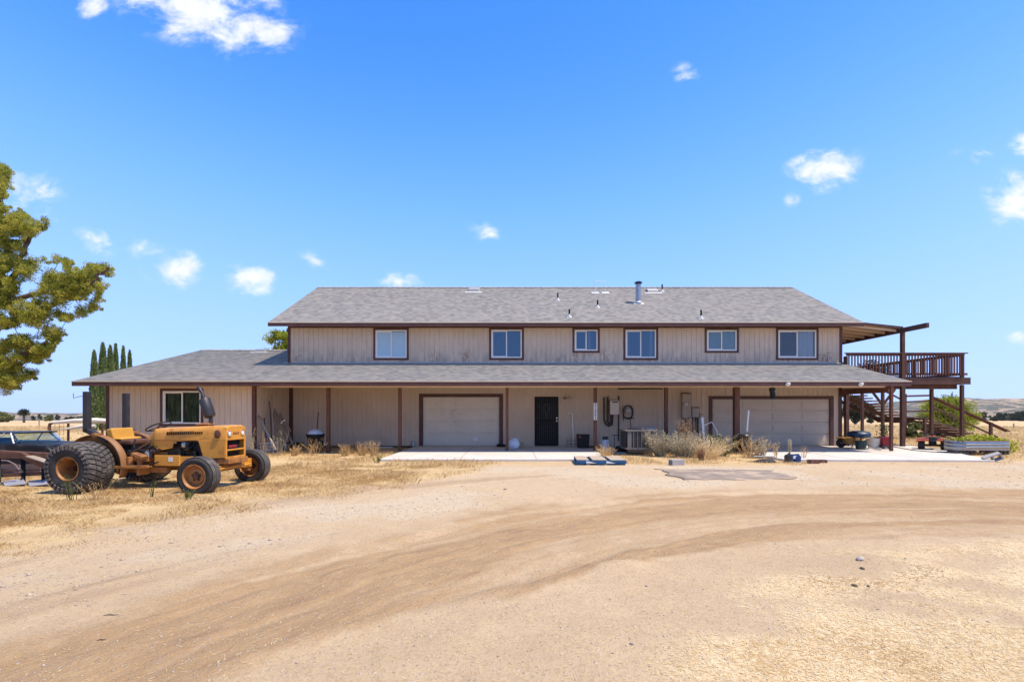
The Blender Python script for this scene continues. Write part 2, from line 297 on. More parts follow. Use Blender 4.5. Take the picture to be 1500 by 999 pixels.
# ------------------------------------------------------------------ mesh helpers
def at(px, py, Y):
    """a point of the place seen at photo pixel (px, py), Y metres north of the camera"""
    return Vector(((px - CX) / FPX * Y, Y, EYE + (HY - py) / FPX * Y))
def tag(o, label=None, cat=None, group=None, kind=None):
    if label: o['label'] = label
    if cat: o['category'] = cat
    if group: o['group'] = group
    if kind: o['kind'] = kind
    return o
def thing(name, label, cat, loc=(0, 0, 0), rz=0, group=None, rot=None):
    o = bpy.data.objects.new(name, None); COL.objects.link(o)
    o.location = loc; o.rotation_euler = rot if rot else (0, 0, rz); o.empty_display_size = .1
    return tag(o, label, cat, group)
def frame(o): return Matrix.LocRotScale(o.location, o.rotation_euler, None)
def root_of(o):
    while o.parent: o = o.parent
    return o
class MB:
    def __init__(s): s.v = []; s.f = []; s.uv = []
    def add(s, vs, fs, uvs=None):
        n = len(s.v); s.v += [Vector(p) for p in vs]
        for i, f in enumerate(fs):
            s.f.append(tuple(n + k for k in f)); s.uv.append(uvs[i] if uvs else None)
        return s
    def box(s, x0, x1, y0, y1, z0, z1):
        x0, x1 = sorted((x0, x1)); y0, y1 = sorted((y0, y1)); z0, z1 = sorted((z0, z1))
        return s.add([(x0, y0, z0), (x1, y0, z0), (x1, y1, z0), (x0, y1, z0), (x0, y0, z1), (x1, y0, z1), (x1, y1, z1), (x0, y1, z1)],
                     [(3, 2, 1, 0), (4, 5, 6, 7), (0, 1, 5, 4), (1, 2, 6, 5), (2, 3, 7, 6), (3, 0, 4, 7)])
    def cbox(s, c, d, rot=(0, 0, 0)):
        m = Euler(rot).to_matrix(); c = Vector(c); h = Vector(d) / 2
        k = len(s.v); s.box(-h.x, h.x, -h.y, h.y, -h.z, h.z)
        for i in range(k, len(s.v)): s.v[i] = m @ s.v[i] + c
        return s
    def bar(s, a, b, w, h, up=(0, 0, 1)):
        a = Vector(a); b = Vector(b); d = (b - a).normalized(); up = Vector(up)
        if abs(d.dot(up)) > .98: up = Vector((0, 1, 0))
        x = d.cross(up).normalized() * (w / 2); y = x.cross(d).normalized() * (h / 2)
        return s.add([a - x - y, a + x - y, a + x + y, a - x + y, b - x - y, b + x - y, b + x + y, b - x + y],
                     [(3, 2, 1, 0), (4, 5, 6, 7), (0, 1, 5, 4), (1, 2, 6, 5), (2, 3, 7, 6), (3, 0, 4, 7)])
    def tube(s, pts, r, n=8, caps=True, closed=False):
        pts = [Vector(p) for p in pts]; m = len(pts); rs = r if isinstance(r, (list, tuple)) else [r] * m
        vs = []; ref = None
        for i, p in enumerate(pts):
            if closed: d = (pts[(i + 1) % m] - pts[i - 1]).normalized()
            else: d = (pts[min(i + 1, m - 1)] - pts[max(i - 1, 0)]).normalized()
            if ref is None: ref = d.cross(Vector((0, 0, 1)) if abs(d.z) < .9 else Vector((1, 0, 0))).normalized()
            ref = (ref - d * ref.dot(d)).normalized(); q = d.cross(ref)
            vs += [p + (ref * math.cos(t) + q * math.sin(t)) * rs[i] for t in (2 * math.pi * k / n for k in range(n))]
        fs = []
        for i in range(m if closed else m - 1):
            a = i * n; b = ((i + 1) % m) * n
            fs += [(a + k, a + (k + 1) % n, b + (k + 1) % n, b + k) for k in range(n)]
        if caps and not closed: fs += [tuple(range(n - 1, -1, -1)), tuple(range((m - 1) * n, m * n))]
        return s.add(vs, fs)
    def lathe(s, prof, o=(0, 0, 0), axis=(0, 0, 1), n=24, a0=0, a1=2 * math.pi, ref=None):
        """prof: (radius, height along axis)"""
        ax = Vector(axis).normalized(); o = Vector(o)
        u = Vector(ref).normalized() if ref else ax.cross(Vector((1, 0, 0)) if abs(ax.x) < .9 else Vector((0, 1, 0))).normalized(); w = ax.cross(u)
        full = abs(a1 - a0 - 2 * math.pi) < 1e-6; m = n if full else n + 1
        vs = [o + ax * h + (u * math.cos(t) + w * math.sin(t)) * r for (r, h) in prof for t in (a0 + (a1 - a0) * k / n for k in range(m))]
        fs = []
        for i in range(len(prof) - 1):
            for k in range(n):
                k2 = (k + 1) % m
                fs.append((i * m + k, i * m + k2, (i + 1) * m + k2, (i + 1) * m + k))
        return s.add(vs, fs)
    def prism(s, poly, axis, a0, a1):
        """poly: 2-D outline in the two other axes; extruded along axis ('x', 'y' or 'z') from a0 to a1"""
        mk = {'x': lambda p, a: (a, p[0], p[1]), 'y': lambda p, a: (p[0], a, p[1]), 'z': lambda p, a: (p[0], p[1], a)}[axis]
        n = len(poly); vs = [mk(p, a0) for p in poly] + [mk(p, a1) for p in poly]
        return s.add(vs, [tuple(range(n)), tuple(range(2 * n - 1, n - 1, -1))] + [(k, k + n, (k + 1) % n + n, (k + 1) % n) for k in range(n)])
    def ico(s, c, r, sub=2, sc=(1, 1, 1), jit=0):
        bm = bmesh.new(); bmesh.ops.create_icosphere(bm, subdivisions=sub, radius=1)
        vs = [Vector((p.co.x * sc[0], p.co.y * sc[1], p.co.z * sc[2])) * r * (1 + random.uniform(-jit, jit)) + Vector(c) for p in bm.verts]
        fs = [tuple(q.index for q in f.verts) for f in bm.faces]; bm.free()
        return s.add(vs, fs)
    def build(s, name, m, parent=None, smooth=False, bevel=0, world=False, auto=35, recalc=True, subsurf=0):
        me = bpy.data.meshes.new(name)
        vs = s.v
        if world and parent is not None:
            inv = frame(root_of(parent)).inverted(); vs = [inv @ p for p in vs]
        me.from_pydata([tuple(p) for p in vs], [], s.f)
        if any(u is not None for u in s.uv):
            l = me.uv_layers.new(name='UVMap')
            for p, u in zip(me.polygons, s.uv):
                if u:
                    for li, c in zip(p.loop_indices, u): l.data[li].uv = c
        if recalc:
            bm = bmesh.new(); bm.from_mesh(me); bmesh.ops.recalc_face_normals(bm, faces=bm.faces); bm.to_mesh(me); bm.free()
        me.materials.append(M[m] if isinstance(m, str) else m)
        if smooth:
            me.polygons.foreach_set('use_smooth', [True] * len(me.polygons))
            if auto: me.set_sharp_from_angle(angle=R(auto))
        o = bpy.data.objects.new(name, me); COL.objects.link(o)
        if parent is not None: o.parent = parent
        if bevel:
            md = o.modifiers.new('bevel', 'BEVEL'); md.width = bevel; md.segments = 2; md.limit_method = 'ANGLE'; md.angle_limit = R(40)
        if subsurf:
            md = o.modifiers.new('subsurf', 'SUBSURF'); md.levels = md.render_levels = subsurf
        return o
def np_mesh(name, V, F, m, parent=None, smooth=False):
    """V (n,3) array, F (m,k) array of equal-sized faces"""
    me = bpy.data.meshes.new(name); n, k = F.shape
    me.vertices.add(len(V)); me.vertices.foreach_set('co', np.ascontiguousarray(V, dtype=np.float32).ravel())
    me.loops.add(n * k); me.loops.foreach_set('vertex_index', np.ascontiguousarray(F, dtype=np.int32).ravel())
    me.polygons.add(n); me.polygons.foreach_set('loop_start', np.arange(0, n * k, k, dtype=np.int32))
    if smooth: me.polygons.foreach_set('use_smooth', np.ones(n, dtype=bool))
    me.update(calc_edges=True); me.materials.append(M[m] if isinstance(m, str) else m)
    o = bpy.data.objects.new(name, me); COL.objects.link(o)
    if parent is not None: o.parent = parent
    return o
def copy_tree(o, parent=None):
    c = o.copy(); COL.objects.link(c); c.parent = parent
    for ch in list(o.children): copy_tree(ch, c)
    return c

# value noise on arrays
def vnoise(x, y, seed=0):
    xi = np.floor(x).astype(np.int64); yi = np.floor(y).astype(np.int64); fx = x - xi; fy = y - yi
    fx = fx * fx * (3 - 2 * fx); fy = fy * fy * (3 - 2 * fy)
    def h(a, b):
        k = (a * 374761393 + b * 668265263 + seed * 1442695041) & 0xffffffff
        k = ((k ^ (k >> 13)) * 1274126177) & 0xffffffff
        return ((k ^ (k >> 16)) & 0xffff) / 65535.0
    return (h(xi, yi) * (1 - fx) + h(xi + 1, yi) * fx) * (1 - fy) + (h(xi, yi + 1) * (1 - fx) + h(xi + 1, yi + 1) * fx) * fy
def fbm(x, y, oct=4, seed=0):
    t = 0; a = .5
    for i in range(oct):
        t = t + a * vnoise(x * 2 ** i, y * 2 ** i, seed + i * 17); a *= .5
    return t / (1 - .5 ** oct)
def sstep(a, b, v):
    t = np.clip((v - a) / (b - a), 0, 1); return t * t * (3 - 2 * t)

# ------------------------------------------------------------------ ground: height and surface regions
RC = (6.0, -1.0)                                       # the graded lane bends round this point
def lane(x, y):
    rho = np.hypot(x - RC[0], y - RC[1]); th = np.arctan2(x - RC[0], y - RC[1])   # th 0 = north, negative = west
    inner = np.interp(th, [-1.3, -1.13, -.86, -.55, -.24, .0, .35, .9], [8.9, 8.65, 7.9, 7.3, 6.97, 6.85, 6.8, 6.9])
    outer = np.interp(th, [-1.3, -1.0, -.3, .05, .25, .6], [10.0, 9.97, 9.96, 10.1, 10.4, 11.3])
    return rho, th, inner, outer
def gz(x, y):
    x = np.asarray(x, float); y = np.asarray(y, float)
    r = np.hypot(x, y)
    z = -.07 * sstep(11.5, 14.5, y) * sstep(40, 30, y)
    z = z - .62 * sstep(-12.2, -16, x) * sstep(10.0, 15, y) * sstep(60, 40, r)
    z = z - np.maximum(r - 32, 0) * .0128 - np.maximum(r - 520, 0) * .010
    return z
def gfine(x, y):
    rho, th, ri, ro = lane(x, y)
    near = sstep(45, 18, np.hypot(x, y))
    inl = sstep(ri - .25, ri + .15, rho) * sstep(ro + .25, ro - .1, rho)
    z = .05 * (fbm(x * .35, y * .35, 3, 3) - .5) * near + .022 * (fbm(x * 2.2, y * 2.2, 4, 8) - .5) * near
    arc = th * 8
    z = z + near * inl * (-.035 + .026 * (fbm(rho * 3.2, arc * .25, 3, 21) - .5) * 2 + .030 * (fbm(rho * 9, arc * .6, 3, 29) - .5))
    z = z + near * .035 * np.exp(-((rho - ri + .02) / .12) ** 2) * sstep(.3, .6, fbm(arc * 1.3, rho * .6, 3, 41)) * sstep(.6, -.2, th)
    z = z + near * .02 * np.exp(-((rho - ro - .05) / .14) ** 2) * fbm(arc * 1.6, rho * .6, 3, 43)
    z = z + near * (1 - inl) * .028 * (fbm(rho * 2.2, arc * .22, 3, 61) - .5) * sstep(9, 10.5, rho) * sstep(20, 15, rho)
    # little heap of scraped earth east of centre, and one by the tractor track
    for hx, hy, hh, hs in ((3.62, 4.75, .05, .34), (3.9, 4.5, .04, .22), (.95, 4.72, .035, .3), (-2.6, 9.0, .06, .55), (-3.0, 9.2, .05, .5)):
        z = z + hh * np.exp(-((x - hx) ** 2 + ((y - hy) * 1.6) ** 2) / hs ** 2) * (.5 + fbm(x * 6, y * 6, 3, 77))
    flat = sstep(14.2, 14.9, y) * sstep(21, 20, y) * sstep(-16, -14, x) * sstep(17.5, 16, x)
    return z * (1 - .8 * flat)
def gzz(x, y): return float(gz(x, y) + gfine(np.array([float(x)]), np.array([float(y)]))[0])
def grd(px, py, lift=0):
    Y = 10.0
    for _ in range(12):
        X = (px - CX) / FPX * Y; zz = float(gz(X, Y)) + lift; Y = (EYE - zz) * FPX / max(py - HY, 1.0)
    return Vector(((px - CX) / FPX * Y, Y, zz))
def masks(x, y):
    rho, th, ri, ro = lane(x, y); r = np.hypot(x, y); arc = th * 8
    n = fbm(x * .9, y * .9, 4, 5); n2 = fbm(x * 3.1, y * 3.1, 3, 9)
    wob = (n - .5) * .7 + (n2 - .5) * .3
    road = sstep(ri - .25, ri + .15, rho + wob * .9) * sstep(ro + .6, ro - .45, rho + wob * 1.6)
    strk = fbm((rho + wob * .5) * 3.5, arc * .2, 4, 21)
    road = road * (.45 + .75 * sstep(.3, .62, strk))
    # faint older wheel tracks west of the lane
    old = sstep(10.2, 10.8, rho) * sstep(14.5, 13.2, rho) * sstep(.50, .68, fbm(rho * 1.7, arc * .2, 4, 61)) * sstep(.2, -.3, th)
    grass = np.zeros_like(x)
    left = sstep(12.0, 14.6, rho + wob * 2.2) * sstep(-1.4, -3.6, x + wob * 1.5 - (y - 8) * .35)
    strip = sstep(13.6, 14.2, y + wob) * sstep(18.6, 17.6, y) * np.maximum(sstep(-3.9, -4.3, x) * sstep(-10.5, -9.0, x), sstep(2.9, 3.4, x - (y - 15) * .0) * sstep(9.0, 8.2, x))
    apron = .5 * sstep(13.7, 14.2, y + wob) * sstep(15.1, 14.8, y) * sstep(-5, -3, x) * sstep(17, 14, x) * sstep(.45, .62, n)
    far = sstep(19, 26, r + wob * 6) * (1 - sstep(12, 15, y) * sstep(-15.2, -14.6, x) * sstep(18.5, 17, x) * sstep(33, 31, y))
    rightf = sstep(14.8, 16.5, x + wob) * sstep(13, 15, y)
    grass = np.clip(np.maximum.reduce([left, strip, apron, far, rightf]), 0, 1)
    # flattened bleached straw on the near right
    sp = sstep(6.9, 6.2, rho + wob * .6) * sstep(-.2, 1.2, x + wob * 2.2 - (y - 2.6) * .55)
    straw = sp * sstep(.36, .60, fbm(x * 1.25 + 3, y * 1.9, 4, 33) + .12 * sstep(1, 4, x))
    straw = np.maximum(straw, .55 * sstep(10.5, 14, rho) * sstep(-.6, -1.2, x) * sstep(.52, .66, fbm(rho * 1.2, arc * .3, 4, 71)))
    gravel = sstep(10.3, 11.2, rho + wob) * sstep(14.3, 13.2, y + wob) * sstep(-6.5, -3.5, x) * (.35 + .65 * sstep(.4, .6, fbm(x * .8, y * .8, 4, 51)))
    return dict(road=road, old=old, grass=grass, straw=straw, gravel=gravel * (1 - grass))

def axis_lines(fine0, fine1, step, lo, hi, grow):
    a = list(np.arange(fine0, fine1, step)); s = step; v = a[-1]
    while v < hi: s *= grow; v += s; a.append(v)
    s = step; v = a[0]; b = []
    while v > lo: s *= grow; v -= s; b.append(v)
    return np.array(b[::-1] + a)
gx = axis_lines(-7, 7, .05, -4500, 4500, 1.045); gy = axis_lines(1.6, 7.5, .04, -4500, 4500, 1.042)
GX, GY = np.meshgrid(gx, gy)
GZ = gz(GX, GY) + gfine(GX, GY)
nx, ny = len(gx), len(gy)
idx = np.arange(nx * ny).reshape(ny, nx)
F = np.stack([idx[:-1, :-1], idx[:-1, 1:], idx[1:, 1:], idx[1:, :-1]], -1).reshape(-1, 4)
m, N, b, out = newmat('dry_ground'); M['ground'] = m
co = N.n('ShaderNodeTexCoord').outputs['Object']
def att(n): return N.n('ShaderNodeAttribute', attribute_name=n).outputs['Fac']
big = N.noise(co, .35, 5, .6); mid = N.noise(co, 2.6, 6, .65); fine = N.noise(co, 38, 5, .7); vfine = N.noise(co, 190, 3, .7)
c = N.mix(N.lin(.3, .7, 0, 1, big), (.48, .345, .195), (.57, .425, .255))
c = N.mix(N.lin(.38, .7, 0, .55, mid), c, (.41, .285, .165))
brk = N.m('ADD', N.m('MULTIPLY', N.m('SUBTRACT', mid, .5), 1.1), N.m('MULTIPLY', N.m('SUBTRACT', fine, .5), .7))
def edge(n, lo=.1, hi=1.0): return N.ss(lo, hi, N.m('ADD', att(n), brk))
grav = N.mix(fine, (.46, .37, .25), (.62, .52, .37))
c = N.mix(N.m('MULTIPLY', edge('gravel'), .75), c, grav)
c = N.mix(N.m('MULTIPLY', edge('old'), .55), c, (.33, .215, .125))
rdc = N.mix(N.lin(.3, .7, 0, 1, mid), (.335, .198, .088), (.43, .27, .122))
c = N.mix(N.m('MULTIPLY', edge('road', .1, .95), .9), c, rdc)
stc = N.mix(N.lin(.3, .7, 0, 1, N.m('ADD', N.m('MULTIPLY', N.noise(co, 24, 5, .7), .5), N.m('MULTIPLY', N.noise(co, 1.7, 4, .6), .5))), (.66, .49, .26), (.86, .73, .47))
c = N.mix(N.m('MULTIPLY', edge('straw', .0, 1.15), .75), c, stc)
grc = N.mix(N.lin(.3, .7, 0, 1, N.noise(co, 1.1, 6, .65)), (.47, .315, .13), (.64, .465, .22))
grc = N.mix(N.lin(.45, .7, 0, .7, N.noise(N.mapping(co, scale=(.02, .06, 1)), 1, 5, .6)), grc, (.42, .29, .15))
c = N.mix(N.m('MULTIPLY', edge('grass', .25, .7), .92), c, grc)
# brushed tyre marks following the bend of the lane
spc = N.n('ShaderNodeSeparateXYZ'); N.put(spc, Vector=co); dx_ = N.m('SUBTRACT', spc.outputs[0], RC[0]); dy_ = N.m('SUBTRACT', spc.outputs[1], RC[1])
rho_ = N.m('ADD', N.m('SQRT', N.m('ADD', N.m('MULTIPLY', dx_, dx_), N.m('MULTIPLY', dy_, dy_))), N.m('MULTIPLY', N.noise(co, .9, 3, .6), .8)); th_ = N.m('MULTIPLY', N.m('ARCTAN2', dx_, dy_), 9)
pol = N.n('ShaderNodeCombineXYZ'); N.put(pol, X=N.m('MULTIPLY', rho_, 1.0), Y=N.m('MULTIPLY', th_, .10))
rut = N.noise(N.mapping(pol.outputs[0], scale=(7, 7, 1)), 1, 6, .7); rut2 = N.noise(N.mapping(pol.outputs[0], scale=(26, 60, 1)), 1, 4, .7)
inl_ = N.m('MAXIMUM', att('road'), N.m('MULTIPLY', att('old'), .6))
broken = N.lin(.36, .62, .25, 1, N.noise(co, 1.5, 4, .65))
c = N.mix(N.m('MULTIPLY', N.m('MULTIPLY', N.m('MULTIPLY', inl_, broken), N.lin(.42, .68, 0, 1, rut)), .7), c, (.235, .135, .068))
c = N.mix(N.m('MULTIPLY', N.m('MULTIPLY', inl_, N.lin(.55, .8, 0, 1, rut2)), .5), c, (.47, .33, .21))
bare = N.m('SUBTRACT', 1.0, att('grass'))
c = N.mix(N.m('MULTIPLY', bare, N.lin(.52, .66, 0, .42, N.noise(co, 9, 6, .8))), c, (.31, .205, .115))
# small stones, twigs and crumbs of different tone
vo = N.n('ShaderNodeTexVoronoi', feature='F1'); N.put(vo, Vector=N.mapping(co, scale=(1, 1, .3))); vo.inputs['Scale'].default_value = 26
vs_ = N.n('ShaderNodeSeparateColor'); N.put(vs_, Color=vo.outputs['Color'])
speck = N.m('MULTIPLY', N.ss(.30, .16, vo.outputs['Distance']), N.m('GREATER_THAN', vs_.outputs[0], .72))
c = N.mix(N.m('MULTIPLY', speck, .55), c, N.mix(vs_.outputs[1], (.22, .16, .12), (.68, .60, .52)))
c = N.mix(N.lin(.49, .66, 0, .55, fine), c, (.33, .225, .125))
c = N.mix(N.lin(.50, .70, 0, .55, vfine), c, (.60, .48, .36))
N.put(b, Base_Color=c, Roughness=.95); b.inputs['Specular IOR Level'].default_value = .15
h = N.m('ADD', N.m('ADD', N.m('MULTIPLY', fine, .5), N.m('MULTIPLY', mid, .9)), N.m('ADD', N.m('MULTIPLY', vfine, .2), N.m('MULTIPLY', speck, .2)))
h = N.m('ADD', h, N.m('MULTIPLY', N.m('MULTIPLY', inl_, N.m('ADD', rut, N.m('MULTIPLY', rut2, .5))), 1.1))
bump(N, b, h, .8, .045)
ground = np_mesh('ground', np.stack([GX.ravel(), GY.ravel(), GZ.ravel()], -1), F, 'ground', smooth=True)
tag(ground, kind='structure')
for k, a in masks(GX, GY).items():
    l = ground.data.attributes.new(k, 'FLOAT', 'POINT'); l.data.foreach_set('value', a.ravel().astype(np.float32))

# far hills, a long dry range standing beyond the plain
ha = np.linspace(-1.5, 1.5, 600); hr = np.linspace(0, 1, 110)
HA, HT = np.meshgrid(ha, hr); HRR = 1500 + HT * 2600
u_ = np.tan(HA)
crest = np.interp(u_, [-15, -1.1, -.95, -.8, -.3, .3, .75, .9, 1.05, 1.25, 15], [-2, -4, -6, -5, -7, -5, 7, 11.5, 13.5, 17, 20])   # photo rows above the horizon
HX = HRR * np.sin(HA); HYY = HRR * np.cos(HA)
topz = EYE + crest / 720 * 3300 * np.maximum(np.cos(HA), .45)
prof = sstep(0, .72, HT) * (1 - .35 * sstep(.75, 1, HT))
nz = fbm(HX / 420, HYY / 420, 5, 91)
basez = gz(HX, HYY) - 6
HZ = basez + (topz - basez) * prof * (.66 + .62 * nz) + 34 * (fbm(HX / 190, HYY / 190, 4, 95) - .5) * prof
i2 = np.arange(HX.size).reshape(HX.shape)
m, N, b, out = newmat('dry_hills'); M['hills'] = m
co = N.n('ShaderNodeTexCoord').outputs['Object']
c = N.mix(N.lin(.3, .7, 0, 1, N.noise(co, .004, 5, .6)), (.36, .25, .155), (.46, .34, .22))
dots = N.ss(.50, .565, N.m('ADD', N.m('MULTIPLY', N.noise(N.mapping(co, scale=(1, .5, 1.6)), .030, 5, .8), .7), N.m('MULTIPLY', N.noise(co, .004, 3, .6), .4)))
c = N.mix(N.m('MULTIPLY', dots, .9), c, (.05, .06, .04))
N.put(b, Base_Color=c, Roughness=1.0); b.inputs['Specular IOR Level'].default_value = 0
hills = np_mesh('hills', np.stack([HX.ravel(), HYY.ravel(), HZ.ravel()], -1), np.stack([i2[:-1, :-1], i2[:-1, 1:], i2[1:, 1:], i2[1:, :-1]], -1).reshape(-1, 4), 'hills', smooth=True)
tag(hills, kind='structure')

# concrete aprons
def slab(poly, z0, z1):
    mb = MB(); mb.prism(poly, 'z', z0, z1)
    return tag(mb.build('concrete_pad', 'concrete', bevel=.012), kind='structure')
slab([(-4.05, 15.0), (-1.2, 14.97), (1.4, 15.03), (3.05, 14.98), (3.13, 20.6), (-4.0, 20.6)], -.2, 0)
slab([(8.3, 14.9), (11.5, 14.82), (14.45, 14.7), (15.1, 16.2), (16.6, 19.2), (16.9, 20.9), (13.9, 20.9), (13.9, 20.6), (8.3, 20.6)], -.2, 0)
# expansion joints scored across the pads
def joints(xs, y0, y1):
    for x in xs:
        mb = MB(); mb.box(x - .008, x + .008, y0, y1, .0005, .0035); tag(mb.build('pad_joint', 'cmu_dark'), kind='structure')
joints((-1.6, .75), 15.06, 20.4); joints((10.4, 12.6), 14.9, 20.4)

# ------------------------------------------------------------------ house
WY = 20.6; WG = 17.8                                   # main wall plane, wing wall plane
XL, XR = -9.33, 13.77; WXL = -14.66
house = thing('house', 'long two storey beige ranch house with grey shingle roofs and brown trim', 'house', (2.2, 20.6, 0))
def wall_strips(mb, a0, a1, z0, z1, openings, place, pitch=.203, gap=.016, depth=.011):
    """boards between vertical grooves; place(a, d, z) puts a along the wall, d proud of the groove plane"""
    edges = []; a = a0
    while a < a1 - 1e-6:
        b_ = min(a + pitch, a1); edges.append((a + gap / 2, b_ - gap / 2)); a = b_
    for (s, e) in edges:
        cuts = sorted({s, e} | {c for o in openings for c in o[:2] if s < c < e})
        for p, q in zip(cuts[:-1], cuts[1:]):
            mid_ = (p + q) / 2; segs = [(z0, z1)]
            for o in openings:
                if o[0] < mid_ < o[1]:
                    segs = [t for (l, h) in segs for t in ((l, min(h, o[2])), (max(l, o[3]), h)) if t[1] - t[0] > 1e-4]
            for l, h in segs:
                P = [place(p, depth, l), place(q, depth, l), place(q, depth, h), place(p, depth, h), place(p, 0, l), place(q, 0, l), place(q, 0, h), place(p, 0, h)]
                mb.add(P, [(0, 1, 2, 3), (4, 0, 3, 7), (1, 5, 6, 2)])
    # groove plane behind the boards, cut round the openings
    xs = sorted({a0, a1} | {min(max(c, a0), a1) for o in openings for c in o[:2]})
    for p, q in zip(xs[:-1], xs[1:]):
        segs = [(z0, z1)]; mid_ = (p + q) / 2
        for o in openings:
            if o[0] < mid_ < o[1]:
                segs = [t for (l, h) in segs for t in ((l, min(h, o[2])), (max(l, o[3]), h)) if t[1] - t[0] > 1e-4]
        for l, h in segs: mb.add([place(p, 0, l), place(q, 0, l), place(q, 0, h), place(p, 0, h)], [(0, 1, 2, 3)])
def opn(px0, px1, py0, py1, Y):
    a = at(px0, py1, Y); b_ = at(px1, py0, Y); return (a.x, b_.x, a.z, b_.z)

UPW = [(547.5, 598.5, 481, 527, 'blind'), (717, 767, 480.5, 527, ''), (839, 878, 480.5, 516.5, ''), (913.5, 963.5, 480.5, 527, 'edge'), (1032.5, 1081.5, 481, 516.5, 'teal'), (1137, 1198, 481, 527, 'curtain')]
up_op = [opn(a + 1.5, b_ - 1.5, c + 1.5, d - 1.5, WY) for a, b_, c, d, k in UPW]
G1 = opn(619, 732, 581, 656, WY); G1 = (G1[0], G1[1], 0, G1[3])
G2 = opn(1042.5, 1216, 584, 656, WY); G2 = (G2[0], G2[1], 0, G2[3])
ED = opn(783, 818, 581, 656, WY); ED = (ED[0], ED[1], 0, ED[3])
mb = MB(); wall_strips(mb, XL, XR, 0, 3.25, [G1, G2, ED], lambda a, d, z: (a, WY - d, z))
lw = mb.build('lower_wall', 'siding', house, world=True)
mb = MB(); wall_strips(mb, XL, XR, 3.25, 5.25, up_op, lambda a, d, z: (a, WY - d, z))
# gable ends and back of the main block
for X, sgn in ((XL, -1), (XR, 1)):
    mb.add([(X, WY, 0), (X, 29.5, 0), (X, 29.5, 5.35), (X, 25.06, 7.6), (X, WY, 5.28)], [(0, 1, 2, 3, 4)])
mb.add([(XL, 29.5, 0), (XR, 29.5, 0), (XR, 29.5, 5.4), (XL, 29.5, 5.4)], [(0, 1, 2, 3)])
uw = mb.build('upper_wall', 'siding', house, world=True)
WW = opn(237.5, 296, 571.5, 622, WG)
mb = MB(); wall_strips(mb, WXL, XL, -.05, 2.56, [WW], lambda a, d, z: (a, WG - d, z))
wall_strips(mb, WG, WY, -.05, 2.52, [], lambda a, d, z: (XL + d, a, z))
mb.add([(XL, WG, 2.52), (XL, WY, 2.52), (XL, WY, 3.30), (XL, WG, 2.56)], [(0, 1, 2, 3)])
mb.add([(WXL, WG, -.6), (WXL, 31, -.6), (WXL, 31, 2.6), (WXL, 24.3, 4.3), (WXL, WG, 2.6)], [(0, 1, 2, 3, 4)])
mb.add([(WXL, 31, -.6), (XL, 31, -.6), (XL, 31, 2.7), (WXL, 31, 2.7)], [(0, 1, 2, 3)])
mb.build('wing_wall', 'siding', house, world=True)
# a floor and a few dark inner partitions so that the windows look into closed rooms
mb = MB(); mb.box(XL + .05, XR - .05, WY + .1, 29.3, 2.95, 3.05); mb.box(XL + .05, XR - .05, 24.0, 24.1, 3.05, 5.3)
for X in (-5, -1, 3.2, 5.8, 9.2): mb.box(X, X + .1, WY + .1, 23.99, 3.05, 5.3)
mb.box(WXL + .05, XL - .05, 21.0, 21.1, -.05, 2.7); mb.box(XL - .1, XL - .02, WG + .1, 20.9, -.05, 2.7)
mb.build('inner_wall', 'panel_paint', house, world=True)

def shingles(mb, x0, x1, lo, hi, course=.145, skew=None):
    """courses of shingles from the eave point lo=(y,z) to hi=(y,z)"""
    lo = Vector((0, *lo)); hi = Vector((0, *hi)); L = (hi - lo).length; d = (hi - lo) / L; nrm = Vector((0, -d.z, d.y))
    if nrm.z < 0: nrm = -nrm
    n = int(L / course + .999)
    for i in range(n):
        s0 = i * course; s1 = min((i + 1) * course, L)
        xa, xb = (x0, x1)
        a = lo + d * s0 + nrm * .017; b_ = lo + d * s1 + nrm * .003; a0 = lo + d * s0 - nrm * .002
        U = lambda s: [(xa, s), (xb, s)]
        mb.add([(xa, a.y, a.z), (xb, a.y, a.z), (xb, b_.y, b_.z), (xa, b_.y, b_.z)], [(0, 1, 2, 3)], [[(xa, s0 + .001), (xb, s0 + .001), (xb, s1 - .001), (xa, s1 - .001)]])
        mb.add([(xa, a0.y, a0.z), (xb, a0.y, a0.z), (xb, a.y, a.z), (xa, a.y, a.z)], [(0, 1, 2, 3)], [[(xa, s0 + .001), (xb, s0 + .001), (xb, s0 + .003), (xa, s0 + .003)]])
def deck_under(mb, x0, x1, lo, hi, t=.09):
    mb.prism([(lo[0], lo[1] - .005), (hi[0], hi[1] - .005), (hi[0], hi[1] - t), (lo[0], lo[1] - t)], 'x', x0, x1)
# upper roof
UE = (20.0, 5.06); UR = (25.06, 7.74); UXL, UXR = -9.92, 14.30
mb = MB(); shingles(mb, UXL, UXR, UE, UR); shingles(mb, UXL, UXR, (30.12, 5.06), UR)
ur = mb.build('upper_roof', 'shingle', house, world=True, recalc=False)
mb = MB(); deck_under(mb, UXL + .01, UXR - .01, UE, UR); deck_under(mb, UXL + .01, UXR - .01, (30.12, 5.06), UR)
mb.build('upper_soffit', 'soffit', house, world=True)
mb = MB(); k = 0
x = UXL
while x < UXR - .05:                                   # overlapping ridge caps
    x2 = min(x + .30, UXR)
    for s in (1, -1):
        mb.add([(x, UR[0], UR[1] + .045), (x2, UR[0], UR[1] + .028), (x2, UR[0] + s * .15, UR[1] - .05), (x, UR[0] + s * .15, UR[1] - .033)], [(0, 1, 2, 3)], [[(x, 20 + s * .1), (x2, 20 + s * .1), (x2, 20.2), (x, 20.2)]])
    x = x2 - .03
mb.build('ridge_cap', 'shingle', ur, world=True, recalc=False)
